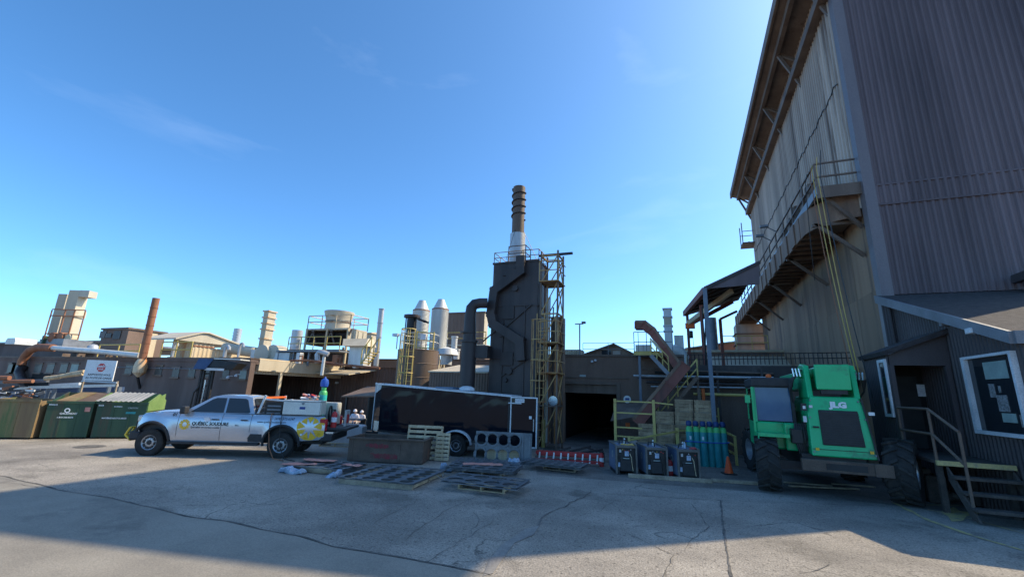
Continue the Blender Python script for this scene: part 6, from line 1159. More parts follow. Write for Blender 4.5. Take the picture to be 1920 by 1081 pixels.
# guard-post sign on its stand behind the dumpsters
q0, q1 = at(155, 712, 19), at(211, 714, 19); dv = q1-q0; dv.z = 0; a = atan2(dv.y, dv.x); zt = at(163, 674, 19).z; W_ = dv.length; hh = zt-q0.z
t = thing('stop_sign_board', 'white board with a red stop octagon standing behind the dumpsters', 'sign', (q0.x, q0.y, 0), a)
bd = MB().box(0, W_, -.02, .02, q0.z, zt).build('board', 'sign_white', t)
oc = [(W_*.53+hh*.215*cos(pi/8+k*pi/4), q0.z+hh*.64+hh*.215*sin(pi/8+k*pi/4)) for k in range(8)]; MB().prism(oc, 'y', -.028, -.021).build('octagon', 'red_sign', bd)
text('ARRÊT', hh*.10, (W_*.53, -.031, q0.z+hh*.64), (1, 0, 0), (0, 0, 1), 'white_text', bd, align='CENTER', thick=.004); text('STOP', hh*.075, (W_*.53, -.031, q0.z+hh*.52), (1, 0, 0), (0, 0, 1), 'white_text', bd, align='CENTER', thick=.003)
text('RAPPORTEZ-VOUS', hh*.095, (W_*.52, -.024, q0.z+hh*.24), (1, 0, 0), (0, 0, 1), 'black_text', bd, align='CENTER', thick=.001); text('AU POSTE DE GARDE', hh*.095, (W_*.52, -.024, q0.z+hh*.08), (1, 0, 0), (0, 0, 1), 'black_text', bd, align='CENTER', thick=.001)
MB().bar((-.03, .0, q0.z-.04), (W_+.2, .0, q0.z-.06), .05).build('cross_bar', 'frame_white', t)
for x in (0, W_+.18): MB().bar((x, .04, 0), (x, .04, q0.z), .06).build('leg', 'wood_grey', t)
# steel stock rack with scrap behind the dumpsters
t = thing('steel_stock_rack', 'rack of grey steel beams and rusty pipes behind the dumpsters', 'rack', at(70, 760, 20.5)*1)
t.location.z = 0
def dd(px, py, d): return at(px, py, d)
for k, (x0, y0, x1, y1, m, w_) in enumerate([(0, 716, 90, 713, 'plate_steel', .14), (55, 726, 220, 722, 'galv_pale', .12), (0, 728, 60, 727, 'galv_pale', .1), (95, 722, 150, 719, 'frame_white', .12), (60, 735, 100, 733, 'frame_white', .1), (0, 740, 70, 738, 'blue_tarp', .25), (50, 733, 230, 729, 'blue_tarp', .2), (90, 748, 230, 742, 'blue_grey_steel', .16)]):
    MB().bar(dd(x0, y0, 20.5+.15*k), dd(x1, y1, 20.5+.15*k), w_).build('beam', m, t, world=True)
for k, (x0, y0, x1, y1, r_) in enumerate([(8, 715, 62, 714, .08), (0, 708, 18, 708, .10), (85, 709, 112, 706, .10), (112, 705, 156, 700, .09), (125, 702, 158, 696, .08)]): MB().cyl(dd(x0, y0, 20.2), dd(x1, y1, 20.2), r_, n=12).build('pipe', 'rust_pipe' if k < 2 else 'wood', t, world=True, smooth=True)
for px in (52, 92, 104, 152, 205, 225): a_ = dd(px, 725, 20.9); MB().bar((a_.x, a_.y, 0), (a_.x, a_.y, a_.z), .12).build('upright', 'blue_grey_steel', t, world=True)
for k in range(26): a_ = dd(random.uniform(2, 75), random.uniform(728, 745), random.uniform(19.6, 20.2)); s_ = random.uniform(.06, .16); MB().bar(a_-Vector((s_, .1, 0)), a_+Vector((s_, .1, random.uniform(-.1, .15))), random.uniform(.05, .14)).build('scrap', random.choice(['galv_pale', 'plate_steel', 'rust_pipe', 'frame_white', 'black']), t, world=True)
a_ = dd(60, 800, 18.2); mb = MB()
for k in range(40): p = Vector((a_.x+random.uniform(-.4, .4), a_.y+random.uniform(-.3, .5), random.uniform(.05, 1.2))); s_ = random.uniform(.04, .12); mb.bar(p-Vector((s_, 0, s_*random.uniform(-1, 1))), p+Vector((s_, .02, s_)), s_)
tag(mb.build('scrap_heap', 'plate_steel'), 'heap of small steel scrap between the two left dumpsters', 'scrap', kind='stuff')
# forklift with blue canopy in front of the workshop
c = at(381, 740, 26); t = thing('forklift', 'black forklift mast with blue canopy behind the pickup cab', 'forklift', (c.x, c.y, 0), radians(21.6))
zt = at(380, 672, 26).z; zm = at(380, 692, 26).z
for s in (-.34, -.2, .2, .34): MB().bar((s, 0, .1), (s, 0, zm+.1), .10, .14).build('mast_rail', 'black', t)
for z in (.5, 1.3, 2.0, 2.7): MB().bar((-.36, .05, z), (.36, .05, z), .1).build('mast_cross', 'black', t)
MB().cyl((0, -.02, .3), (0, -.02, zm-.6), .05, n=8).build('lift_ram', 'chrome', t, smooth=True); MB().tube([(-.3, -.1, 1.9), (-.5, -.12, 1.6), (-.55, -.1, .8), (-.45, 0, .4)], .05, 6).build('hose', 'black', t, smooth=True)
MB().loft([[(-.55, -.5, zm), (.15, -.5, zm), (.15, .6, zm), (-.55, .6, zm)], [(-.42, -.35, zt), (.45, -.35, zt), (.45, .6, zt), (-.42, .6, zt)]]).build('canopy_flap', 'blue_tarp', t); MB().loft([[(.16, -.4, zm+.02), (1.6, -.3, zm+.05), (1.6, .6, zm+.05), (.16, .6, zm+.02)], [(.46, -.33, zt-.02), (1.9, -.3, zt-.2), (1.9, .6, zt-.2), (.46, .6, zt-.02)]]).build('canopy', 'black', t); MB().box(.45, 2.0, -.35, .6, zt-.02, zt+.04).build('canopy_top', 'galv_pale', t); MB().box(.1, 1.2, -.44, -.41, zm-.05, zm+.08).build('light_bar', 'frame_white', t)
MB().box(-.6, .6, .3, 2.2, .3, 1.2).build('body', 'black_steel', t, bevel=.08)
for s in (-.5, .5):
    for y in (.45, 1.9): w_ = wheel(t, (0, 0, 0), .32, .2, -1 if s > 0 else 1, 'lug'); w_.location = (s, y, .32); w_.rotation_euler = (0, 0, radians(90))
# ---------------------------------------------------------------- yard goods
c = G(650, 865); t = thing('steel_skip', 'rusty brown open steel box with faded red paint marks', 'container', (c.x, c.y, 0), radians(18)); Ls, Dp, Hs = 2.35, 1.2, .68
MB().box(0, Ls, 0, .03, .03, Hs).build('front_plate', 'rust_box', t); MB().box(0, Ls, Dp-.03, Dp, .03, Hs).build('back_plate', 'rust_box', t)
for x in (0, Ls-.03): MB().box(x, x+.03, .031, Dp-.031, .03, Hs).build('end_plate', 'rust_box', t)
MB().box(.03, Ls-.03, .03, Dp-.03, .03, .06).build('bottom_plate', 'rust_box', t)
for a in [(-.06, Ls+.06, -.06, .035), (-.06, Ls+.06, Dp-.035, Dp+.06), (-.06, .035, .036, Dp-.036), (Ls-.035, Ls+.06, .036, Dp-.036)]: MB().box(a[0], a[1], a[2], a[3], Hs+.002, Hs+.05).build('rim', 'rust_box', t)
for x0, x1, z0, z1 in [(.55, 1.25, .42, .58), (.7, 1.55, .12, .30)]:
    mb = MB()
    for k in range(9):
        xa = x0+(x1-x0)*k/9+random.uniform(-.02, .02); mb.add([(xa, -.004, z0+random.uniform(0, .05)), (xa+(x1-x0)/9*1.2, -.004, z0+random.uniform(0, .05)), (xa+(x1-x0)/9*1.15, -.004, z1-random.uniform(0, .05)), (xa+.01, -.004, z1-random.uniform(0, .05))], [(0, 1, 2, 3)])
    mb.v = [v+Vector((0, -.0008*(i//4), 0)) for i, v in enumerate(mb.v)]; mb.build('red_paint_mark', 'faded_red', t)
for x in (.1, 1.6): MB().box(x, x+.04, -.015, -.002, .04, Hs-.01).build('stiffener', 'rust_box', t)
def pallet(name, lab, loc, rz, L_=1.2, W_=1.0, m='wood', group='wooden pallets', tilt=None):
    t = thing(name, lab, 'pallet', loc, rz, group=group)
    n = 7; b0 = MB().box(0, L_, 0, .09, .12, .14).build('deck_board', m, t, bevel=.004)
    for i in range(1, n): k = clone(b0, (0, i*(W_-.09)/(n-1), random.uniform(-.002, .002)))
    st = MB().box(0, .045, 0, W_, .025, .119).build('stringer', m, t); clone(st, (L_/2-.02, 0, 0)); clone(st, (L_-.045, 0, 0))
    bb = MB().box(0, L_, 0, .09, 0, .024).build('bottom_board', m, t); clone(bb, (0, W_/2-.045, 0)); clone(bb, (0, W_-.09, 0))
    if tilt: t.rotation_euler = tilt
    return t
def perforated(nx, ny, L_, W_, r, th=.012, skip=()):
    mb = MB(); cx, cw = L_/nx, W_/ny; n = 16
    for i in range(nx):
        for j in range(ny):
            x0, y0 = i*cx, j*cw; c = (x0+cx/2, y0+cw/2)
            if (i, j) in skip: mb.box(x0, x0+cx, y0, y0+cw, 0, th); continue
            out = []; inn = []
            for k in range(n):
                a = 2*pi*k/n+pi/n; ca, sa = cos(a), sin(a); s = min((cx/2)/max(abs(ca), 1e-6), (cw/2)/max(abs(sa), 1e-6)); out.append((c[0]+ca*s, c[1]+sa*s)); inn.append((c[0]+ca*r, c[1]+sa*r))
            # true corners
            vs = [(x, y, z) for z in (0, th) for ring_ in (out, inn) for x, y in ring_]; fs = []
            for k in range(n):
                k2 = (k+1) % n; fs += [(2*n+k, 2*n+k2, 3*n+k2, 3*n+k), (k, n+k, n+k2, k2), (n+k, 3*n+k, 3*n+k2, n+k2)]
            mb.add(vs, fs)
            for sx in (0, 1):
                for sy in (0, 1):
                    X_, Y_ = x0+sx*cx, y0+sy*cw; near = sorted(out, key=lambda p: (p[0]-X_)**2+(p[1]-Y_)**2)[:2]
                    mb.add([(X_, Y_, th), (*near[0], th), (*near[1], th), (X_, Y_, 0), (*near[0], 0), (*near[1], 0)], [(0, 1, 2), (3, 4, 5)])
    mb.box(-.012, 0, -.012, W_+.012, 0, th).box(L_, L_+.012, -.012, W_+.012, 0, th).box(0, L_, -.012, 0, 0, th).box(0, L_, W_, W_+.012, 0, th); return mb
def sheet_stack(corner, rz, L_, W_, z, nx, ny, r, k, lab, tilt=(0, 0), m='plate_steel', gap=.03):
    t = thing('perforated_plates', lab, 'steel plates', (corner[0], corner[1], z), rz, group='stacks of perforated steel plates')
    for i in range(k): o = perforated(nx, ny, L_, W_, r).build('plate', m, t); o.location = (random.uniform(-.03, .03), random.uniform(-.03, .03), i*gap); o.rotation_euler = (tilt[0], tilt[1], radians(random.uniform(-1.2, 1.2)))
    return t
def gxy(px, py, z=0): p = G(px, py, z); return (p.x, p.y)
# A: big plate stack in front of the skip
a = gxy(634, 889, .2); b_ = gxy(770, 903, .2); ra = atan2(b_[1]-a[1], b_[0]-a[0])
sheet_stack(a, ra+radians(3), 1.95, 2.0, .115, 4, 6, .17, 2, 'large stack of dark perforated steel plates right in front of the rusty box')
t = thing('timber_bearer', 'low timber frame under the large perforated plate stack', 'timber', (a[0], a[1], 0), ra+radians(3))
for y in (.02, .95, 1.85): MB().box(.02, 1.92, y, y+.1, 0, .11).build('bearer', 'wood_grey', t)
for x in (.02, 1.8): MB().box(x, x+.1, .13, 1.84, .02, .10).build('cross_bearer', 'wood', t)
# B: front right pallet with plate
p = gxy(858, 916); pallet('pallet', 'bright wooden pallet under the nearest perforated plate', (*p, 0), radians(4), 1.15, .95)
a = gxy(827, 900, .2); sheet_stack(a, radians(2), 1.85, 1.05, .17, 4, 2, .19, 2, 'nearest small stack of perforated steel plates on a bright pallet', tilt=(0, 0))
# C: behind B
p = gxy(866, 891); pallet('pallet', 'grey wooden pallet under the middle perforated plates', (*p, 0), radians(10), 1.1, 1.0, 'wood_grey')
a = gxy(833, 876, .2); sheet_stack(a, radians(6), 1.9, 1.15, .17, 5, 3, .15, 3, 'middle stack of perforated steel plates behind the nearest one')
# F: top stack with pink sheet
a = gxy(846, 868, .2); t = sheet_stack(a, radians(12), 1.9, 1.0, .02, 5, 3, .14, 3, 'rear stack of perforated plates with pink paper on it before the trailer wheel', gap=.1)
# D: pink wrapped plates at the left
a = gxy(530, 874, .1); sheet_stack(a, radians(8), 1.75, 1.25, .06, 5, 4, .13, 3, 'low stack of perforated plates wrapped in pink paper left of the rusty box', gap=.035)
# E: right stack in front of the ladder
p = gxy(1018, 879); pallet('pallet', 'grey wooden pallet under the plates beside the red ladder', (*p, 0), radians(-2), 1.0, .9, 'wood_grey')
a = gxy(980, 866, .2); sheet_stack(a, radians(-3), 1.8, .9, .16, 6, 3, .11, 3, 'stack of perforated plates lying beside the red ladder', m='plate_steel')
def crumple(name, c, sx, sy, z, m, lab, cat, rz=0, amp=.06, seed=0):
    lift = 0
    if m == 'pink': lift, z, amp = z-.035, 0, amp*.9
    n, k = 14, 10; vs = []; fs = []
    for i in range(n+1):
        for j in range(k+1):
            x = (i/n-.5)*sx; y = (j/k-.5)*sy; q = Vector((x*4+seed, y*4, seed)); h = noise.noise(q)*amp+abs(noise.noise(q*2.7))*amp*.8; e = max(abs(i/n-.5), abs(j/k-.5))*2
            vs.append((x+noise.noise(q*1.7+Vector((9, 0, 0)))*.06, y+noise.noise(q*1.9)*.06, max(0, z*(1-max(0, e-.82)*5.)+h*(1 if e < .9 else .5))))
    for i in range(n):
        for j in range(k): a = i*(k+1)+j; fs.append((a, a+1, a+k+2, a+k+1))
    o = MB().add(vs, fs).build(name, m, None, smooth=True); o.location = (*c, lift); o.rotation_euler = (0, 0, rz); so = o.modifiers.new('t', 'SOLIDIFY'); so.thickness = .006; return tag(o, lab, cat)
crumple('pink_paper', gxy(600, 861, .2), .9, .35, .22, 'pink', 'crumpled pink paper on the far edge of the wrapped plates', 'paper', .3, .08, 1)
crumple('pink_paper', gxy(560, 866, .2), .9, .25, .19, 'pink', 'long pink paper strip along the left edge of the wrapped plates', 'paper', .5, .05, 8)
crumple('pink_paper', gxy(660, 868, .2), .55, .2, .19, 'pink', 'small pink paper strip at the right end of the wrapped plates', 'paper', .1, .05, 3)
crumple('pink_paper', gxy(905, 862, .35), 1.1, .3, .28, 'pink', 'flat pink paper sheet on the plates in front of the trailer', 'paper', .45, .04, 4)
crumple('plastic_film', gxy(548, 879, .1), .7, .22, .09, 'film', 'bluish plastic film at the near left edge of the wrapped plates', 'plastic film', .1, .1, 5)
crumple('plastic_film', gxy(625, 886, .1), .35, .22, .09, 'film', 'bluish plastic film at the near right corner of the wrapped plates', 'plastic film', .3, .12, 6)
crumple('plastic_film', gxy(838, 877, .1), .35, .25, .16, 'film', 'bluish plastic film scrap at the left end of the rear plates', 'plastic film', .2, .12, 7)
crumple('plastic_film', gxy(963, 869, .15), .4, .3, .25, 'film', 'bluish plastic film hanging at the right end of the rear plates', 'plastic film', .2, .12, 9)
crumple('wrapping_wood', gxy(590, 878, .1), 1.3, .16, .13, 'wood_grey', 'dark cardboard edge under the pink wrapped plates', 'cardboard', .12, .03, 12)
p = gxy(820, 888, .1); solo('wire_loop', MB().tube([(p[0]+.16*cos(a*.5), p[1]+.1*sin(a*.5), .06+.05*sin(a*.9)) for a in range(14)], .008, 5), 'galv', 'thin bright wire loop beside the large plate stack', 'wire')
# leaning panel with round holes against the trailer
la = at(890, 858, 15.05); lb_ = at(1000, 862, 14.75); v = Vector((lb_.x-la.x, lb_.y-la.y, 0)); Lp = v.length; ra = atan2(v.y, v.x); zt = at(945, 811, 14.9).z
t = thing('leaning_hole_panel', 'blue-grey steel panel with big round holes leaning on the trailer', 'steel panel', (la.x, la.y, .01), ra); t.rotation_euler = (radians(82), 0, ra)
o = perforated(5, 2, Lp*.96, zt*1.0, .17, .03, skip=[(4, 0), (4, 1)]).build('plate', 'plate_steel', t)
for i in range(4):
    for j in range(2): MB().lathe([(.19, .0), (.225, .0), (.225, .05), (.19, .05)], ((i+.5)*Lp*.96/5, (j+.5)*zt/2, .03), 24, 'z', False).build('collar', 'plate_steel', t, smooth=True)
for x in (0, Lp*.80, Lp*.92): MB().box(x, x+.05, 0, zt, .031, .08).build('edge_rib', 'plate_steel', t)
p = gxy(905, 866); pallet('pallet', 'wooden pallet standing behind the rear plates below the leaning panel', (p[0], p[1]+.25, 0), radians(12), 1.25, .5, 'wood', tilt=(radians(75), 0, radians(12)))
p = at(760, 860, 15.2); q = pallet('pallet', 'upright wooden pallet leaning on the trailer behind the rusty box', (p.x, p.y, .01), 0, 1.2, 1.05, 'wood', tilt=(radians(80), 0, radians(16)))
q.scale = (.98, 1.0, 1)
p = at(815, 866, 14.9); pallet('pallet', 'narrow wooden pallet end propped beside the rusty box', (p.x-.05, p.y+.1, .01), 0, .45, .85, 'wood', tilt=(radians(84), 0, radians(20)))
# ---------------------------------------------------------------- welding machines
def welder(px, py, lab, i):
    c = G(px, py); t = thing('welding_machine', lab, 'welding machine', (c.x, c.y, 0), radians(20), group='welding machines in a row'); W_, D_, H_ = .60, 1.05, .80
    MB().box(0, .015, .02, D_, .1, H_).build('left_panel', 'welder_blue', t); MB().box(W_-.015, W_, .02, D_, .1, H_).build('right_panel', 'welder_blue', t); MB().box(.016, W_-.016, .02, D_, H_-.02, H_).build('top_panel', 'welder_blue', t); MB().box(.016, W_-.016, D_-.015, D_, .1, H_-.021).build('rear_panel', 'welder_blue', t)
    for x in (-.02, W_-.03): MB().box(x, x+.05, -.03, .02, .03, H_+.02).build('front_frame_post', 'frame_grey', t)
    MB().box(.031, W_-.031, -.03, .02, H_-.045, H_+.02).build('front_frame_top', 'frame_grey', t)
    for x in (-.02, W_-.02): MB().bar((x+.02, 0, H_+.03), (x+.02, D_, H_+.03), .04).build('top_frame_bar', 'frame_grey', t)
    MB().bar((0, D_, H_+.03), (W_, D_, H_+.03), .04).build('top_frame_bar', 'frame_grey', t)
    fp = MB().box(.03, W_-.03, .03, .06, .1, H_-.05).build('control_panel', 'black', t)
    MB().box(.13, W_-.13, -.005, .03, .1, .42).build('lower_door', 'plastic_black', t, bevel=.02); MB().box(.12, W_-.12, -.01, .03, .43, .49).build('name_strip', 'plastic_black', t); MB().box(W_/2-.09, W_/2+.09, -.013, -.0105, .45, .468).build('name_mark', 'white_faint', t)
    MB().box(.26, .38, .015, .03, .52, .66).build('paper_sheet', 'film', fp); MB().box(.10, .16, .02, .03, .62, .70).build('gauge', 'galv', fp); MB().box(.05, .11, -.01, .02, .22, .34).build('side_label', 'film', t)
    for k in range(6): MB().cyl((.2+.06*k, .005, .70-.03*(k % 2)), (.2+.06*k, .03, .70-.03*(k % 2)), .015, n=8).build('knob', random.choice(['galv', 'red_paint', 'hose_yellow', 'plastic_black']), fp)
    MB().tube([(.40, -.01, .6), (.44, -.03, .5), (.46, -.02, .3), (.48, -.03, .12)], .012, 5).build('cable', 'wood' if i != 1 else 'black', t)
    MB().tube([(.2, .5, H_), (.22, .5, H_+.12), (.38, .5, H_+.12), (.4, .5, H_)], .018, 6).build('lift_bail', 'black', t, smooth=True); MB().cyl((.42, .75, H_), (.43, .75, H_+.16), .025, n=8).build('exhaust', 'galv_pale', t, smooth=True)
    MB().lathe([(.05, -.001), (.10, -.001), (.10, .001), (.05, .001)], (-.003, .5, .52), 12, 'x', False).build('side_emblem', 'white_faint', t)
    for x in (.02, W_-.1):
        MB().box(x, x+.08, .02, D_-.05, .0, .1).build('skid', 'black', t)
    return t
welder(1156, 889, 'leftmost of the three blue welding machines, with yellow gloves on top', 0); welder(1213, 894, 'middle one of the three blue welding machines', 1); w3 = welder(1273, 899, 'rightmost of the three blue welding machines, beside the teal cylinders', 2)
c = G(1156, 889); crumple('work_gloves', (c.x+.3, c.y+.25), .42, .16, .02, 'hose_yellow', 'yellow work gloves lying on the leftmost welding machine', 'gloves', .2, .05, 3).location.z = .82
c = G(1273, 899); crumple('red_rag', (c.x+.42, c.y+.35), .16, .12, .02, 'red_paint', 'small red rag on the rightmost welding machine', 'rag', .2, .06, 4).location.z = .82; t = solo('blue_bottle', MB().lathe([(0, 0), (.035, 0), (.035, .12), (.012, .16), (.012, .18)], (c.x+.2, c.y+.4, .82), 12), 'film', 'small blue plastic bottle on the rightmost welding machine', 'bottle', smooth=True)
c = G(1257, 893); t = thing('fire_extinguisher', 'fire extinguisher with white label standing between the two right welding machines', 'fire extinguisher', (c.x, c.y, 0), 2.6); extinguisher(t, .95)
p0, p1 = G(1178, 894), G(1335, 905); v = p1-p0; t = solo('timber_beam', MB().bar(p0+Vector((0, 0, .05)), p1+Vector((0, 0, .05)), .14, .1), 'wood_grey', 'long weathered timber lying in front of the welding machines', 'timber', bevel=.01)
p0, p1 = G(1335, 902), G(1420, 908); solo('timber_beam', MB().bar(p0+Vector((0, 0, .04)), p1+Vector((0, 0, .04)), .18, .08), 'wood_grey', 'short weathered timber lying in front of the telehandler wheel', 'timber', bevel=.01)
for k, (a, b) in enumerate([((1470, 905), (1560, 912)), ((1480, 912), (1610, 918)), ((1560, 908), (1640, 914))]): p0, p1 = G(*a), G(*b); solo('loose_plank', MB().bar(p0+Vector((0, 0, .03)), p1+Vector((0, 0, .03)), .10, .04), 'wood_grey', ['loose plank left under the telehandler', 'long loose plank under the telehandler, nearest to the viewer', 'loose plank right under the telehandler bumper'][k], 'plank')
c = G(1150, 868); t = solo('grey_block', MB().loft([[(0, 0, 0), (.95, .1, 0), (.95, .75, 0), (0, .6, 0)], [(.05, .05, .55), (.9, .12, .75), (.9, .6, .8), (.08, .5, .6)]]), 'tan_cloth', 'grey covered block behind the leftmost welding machine', 'block', bevel=.06, at0=(0, 0, 0)); t.location = (c.x-.1, c.y-.2, 0)
# ---------------------------------------------------------------- teal gas cylinders in a rack, cone
c0, c1 = G(1297, 872), G(1362, 876)
for i in range(6):
    p = c0.lerp(c1, i/5); lab = ['leftmost teal gas cylinder in the row beside the rightmost welder', 'second teal gas cylinder from the left in the row', 'third teal gas cylinder from the left in the row', 'third teal gas cylinder from the right in the row', 'second teal gas cylinder from the right in the row', 'rightmost teal gas cylinder in the row, nearest to the cone'][i]
    t = thing('gas_cylinder', lab, 'gas cylinder', (p.x, p.y+.05*(i % 2), 0), random.uniform(-.5, .5), group='teal gas cylinders in a row'); gas_cyl(t, 1.40, .118, 'teal', 'cyl_green', 'cyl_blue_dark', i in (0, 2)); t.rotation_euler = (radians(random.uniform(-1, 1)), radians(random.uniform(-1, 1)), t.rotation_euler[2])
    MB().lathe([(.06, 1.30), (.095, 1.33), (.10, 1.42), (.07, 1.48), (.01, 1.49)], (0, 0, 0), 12).build('regulator_cover', 'cyl_blue_dark', t, smooth=True)
solo('blue_strap', MB().tube([c0+Vector((-.16, -.05, .80)), c0+Vector((0, -.14, .80)), c0.lerp(c1, .5)+Vector((0, -.14, .79)), c1+Vector((0, -.14, .8)), c1+Vector((.15, -.03, .82))], .022, 6), 'cyl_blue', 'blue ratchet strap round the row of teal gas cylinders', 'strap')
yr = thing('yellow_cylinder_rack', 'yellow steel guard frame around the teal gas cylinders', 'guard rail', (c1.x+.2, c1.y, 0))
q = G(1382, 872); MB().bar((q.x, q.y, 0), (q.x, q.y, 1.0), .09).build('end_post', 'yellow_steel', yr, world=True); MB().bar((q.x-.35, q.y+1.5, 0), (q.x-.35, q.y+1.5, 1.15), .09).build('end_post', 'yellow_steel', yr, world=True)
for z in (.35, .65, .97): MB().bar((q.x, q.y, z), (q.x-.35, q.y+1.5, z+.12), .06).build('side_rail', 'yellow_steel', yr, world=True)
pp = on(1270, 820, 1, 18.3); MB().bar((pp.x, 18.3, 0), (pp.x, 18.3, 1.15), .12).build('middle_post', 'yellow_steel', yr, world=True); e0 = on(1180, 832, 1, 16.5); MB().bar((pp.x, 18.25, 1.02), (e0.x, 16.5, .75), .06).bar((pp.x, 18.3, 1.05), (q.x-.35, q.y+1.5, 1.08), .06).build('long_rail', 'yellow_steel', yr, world=True); MB().bar((e0.x, 16.5, 0), (e0.x, 16.5, .85), .09).build('end_post', 'yellow_steel', yr, world=True)
c = G(1367, 888); t = thing('traffic_cone', 'orange traffic cone standing in front of the teal cylinders', 'traffic cone', (c.x, c.y, 0), .3)
MB().box(-.19, .19, -.19, .19, 0, .035).build('base', 'black', t, bevel=.02); MB().lathe([(.13, .035), (.035, .50), (.02, .52)], (0, 0, 0), 20).build('cone', 'cone_orange', t, smooth=True)
# ---------------------------------------------------------------- wooden crates and yellow guard rail
def crate(x0, z0, lab, yv=18.6, w=.66, h=.47, dep=.8, rz=0.):
    t = thing('wooden_crate', lab, 'crate', (x0, yv, z0), rz, group='stacked wooden crates')
    nb = 3
    MB().box(.02, w-.02, .02, dep-.02, .01, h-.02).build('core', 'dark_interior', t)
    for i in range(nb):
        z = .04+i*(h-.05)/nb; o = MB().box(0, w, random.uniform(-.006, .006), .02, z, z+(h-.05)/nb-.012).build('front_plank', 'crate_wood', t)
        MB().box(-.001, .019, .021, dep, z, z+(h-.05)/nb-.012).build('side_plank', 'crate_wood', t)
    for i in range(4): y = i*dep/4; MB().box(0, w, y+.005, y+dep/4-.005, h-.02, h).build('top_plank', 'crate_wood', t)
    for x in (.06, w-.14): MB().box(x, x+.08, -.022, -.007, .0, h-.01).build('batten', 'crate_wood', t)
    MB().box(0, w, -.002, dep, 0, .035).build('skid', 'wood_grey', t)
    return t
P0 = [(-1.76, 2), (-1.06, 3), (-.36, 4), (.34, 4)]
col = ['leftmost', 'second from left', 'third from left', 'rightmost']
lev = {2: ['bottom', 'top'], 3: ['bottom', 'middle', 'top'], 4: ['bottom', 'second', 'third', 'top']}
for ci, (x, nl) in enumerate(P0):
    for k in range(nl):
        base = {2: .27, 3: .29, 4: .30}[nl]; crate(x+random.uniform(-.02, .02), base+k*.475, '%s weathered wooden crate of the %s stack behind the gas cylinders' % (lev[nl][k], col[ci]), rz=radians(random.uniform(-2, 2)))
    solo('crate_bearer', MB().box(x, x+.66, 18.62, 18.75, 0, {2: .265, 3: .285, 4: .295}[nl]).box(x, x+.66, 19.2, 19.33, 0, {2: .265, 3: .285, 4: .295}[nl]), 'wood_grey', 'timber bearers under the %s crate stack' % col[ci], 'timber')
yg = thing('yellow_guard_rail', 'tall yellow guard rail left of the wooden crates', 'guard rail', (-2.5, 17.8, 0)); z1 = 2.1
for px in (1154, 1227): p = on(px, 800, 1, 17.8); MB().bar((p.x, 17.8, 0), (p.x, 17.8, z1+.04), .1).build('post', 'yellow_steel', yg, world=True)
a = on(1154, 800, 1, 17.8).x; b = on(1227, 800, 1, 17.8).x
for z in (.75, 1.08, 1.62, 2.05): MB().bar((a, 17.8, z), ((b if z > 1.1 else a+1.0), 17.8, z), .05).build('rail', 'yellow_steel', yg, world=True)
MB().bar((b, 17.8, 2.05), (b+.7, 17.85, 2.0), .05).build('rail', 'yellow_steel', yg, world=True)
q = on(1335, 780, 1, 19.6); t = thing('yellow_wall_frame', 'narrow yellow upright frame right of the crate stacks', 'frame', (q.x, 19.6, 0))
for dx in (0, .12, .24): MB().bar((q.x+dx, 19.6, 0), (q.x+dx, 19.6, 1.95-.1*dx), .05).build('upright', 'yellow_steel', t, world=True)
MB().bar((q.x, 19.6, 1.6), (q.x+.24, 19.6, 1.6), .05).build('cross_bar', 'yellow_steel', t, world=True)
c = on(1180, 770, 1, 19.2); t = solo('brown_tarp', MB().add([(c.x-.8, 19.3, 1.2), (c.x+.7, 19.2, 1.55), (c.x+.6, 20.2, 2.0), (c.x-.7, 20.3, 1.9), (c.x, 19.5, 1.75)], [(0, 1, 4), (1, 2, 4), (2, 3, 4), (3, 0, 4)]), 'brown_steel', 'dark brown tarp sagging behind the yellow guard rail', 'tarp')
# ---------------------------------------------------------------- red ladder and steel odds and ends
a = at(1003, 852, 15.3); b = at(1128, 860, 14.9); t = thing('red_ladder', 'red ladder with pale rungs lying on its side left of the welders', 'ladder', (a.x, a.y, 0)); h = .20
for z in (.12, .12+h): MB().bar((a.x, a.y+(.0 if z < .2 else .1), z), (b.x, b.y+(.0 if z < .2 else .1), z), .05, .09).build('side_rail', 'red_paint', t, world=True)
for i in range(9): f = (i+.6)/9.2; p = a.lerp(b, f); MB().bar((p.x, p.y-.02, .08), (p.x, p.y+.09, .14+h), .045).build('rung', 'galv_pale', t, world=True)
MB().bar((a.x, a.y+.2, .3), (b.x, b.y+.2, .3), .04, .16).build('fly_section', 'red_paint', t, world=True)
for k, (x0, y0, x1, y1) in enumerate([(1040, 848, 1070, 838), (1068, 846, 1108, 836), (1085, 850, 1130, 842), (1050, 852, 1095, 848), (1100, 838, 1120, 846), (1118, 842, 1132, 850), (1015, 848, 1045, 846)]):
    solo('steel_offcut', MB().bar(at(x0, y0, 16.1+.1*k), at(x1, y1, 16.1+.1*k), .10, .07), 'black_steel', ['slanting dark steel bar left of centre behind the red ladder', 'raised dark steel bar behind the middle of the red ladder', 'long dark steel bar behind the right half of the red ladder', 'flat dark steel bar low behind the middle of the red ladder', 'short dark bar dropping off the raised bar behind the ladder', 'dark bar end nearest the red cylinder behind the ladder', 'dark bar lying behind the left end of the red ladder'][k], 'steel bar', group='dark steel bars behind the red ladder')
a = G(1128, 874); t = thing('red_cylinder', 'small dark red cylinder at the right end of the red ladder', 'cylinder', (a.x, a.y, 0)); extinguisher(t, .85)
q = G(1145, 874); t = solo('yellow_stub_post', MB().box(q.x-.12, q.x-.02, q.y+1.1, q.y+1.2, 0, .65), 'yellow_steel', 'short yellow post behind the leftmost welding machine', 'post')
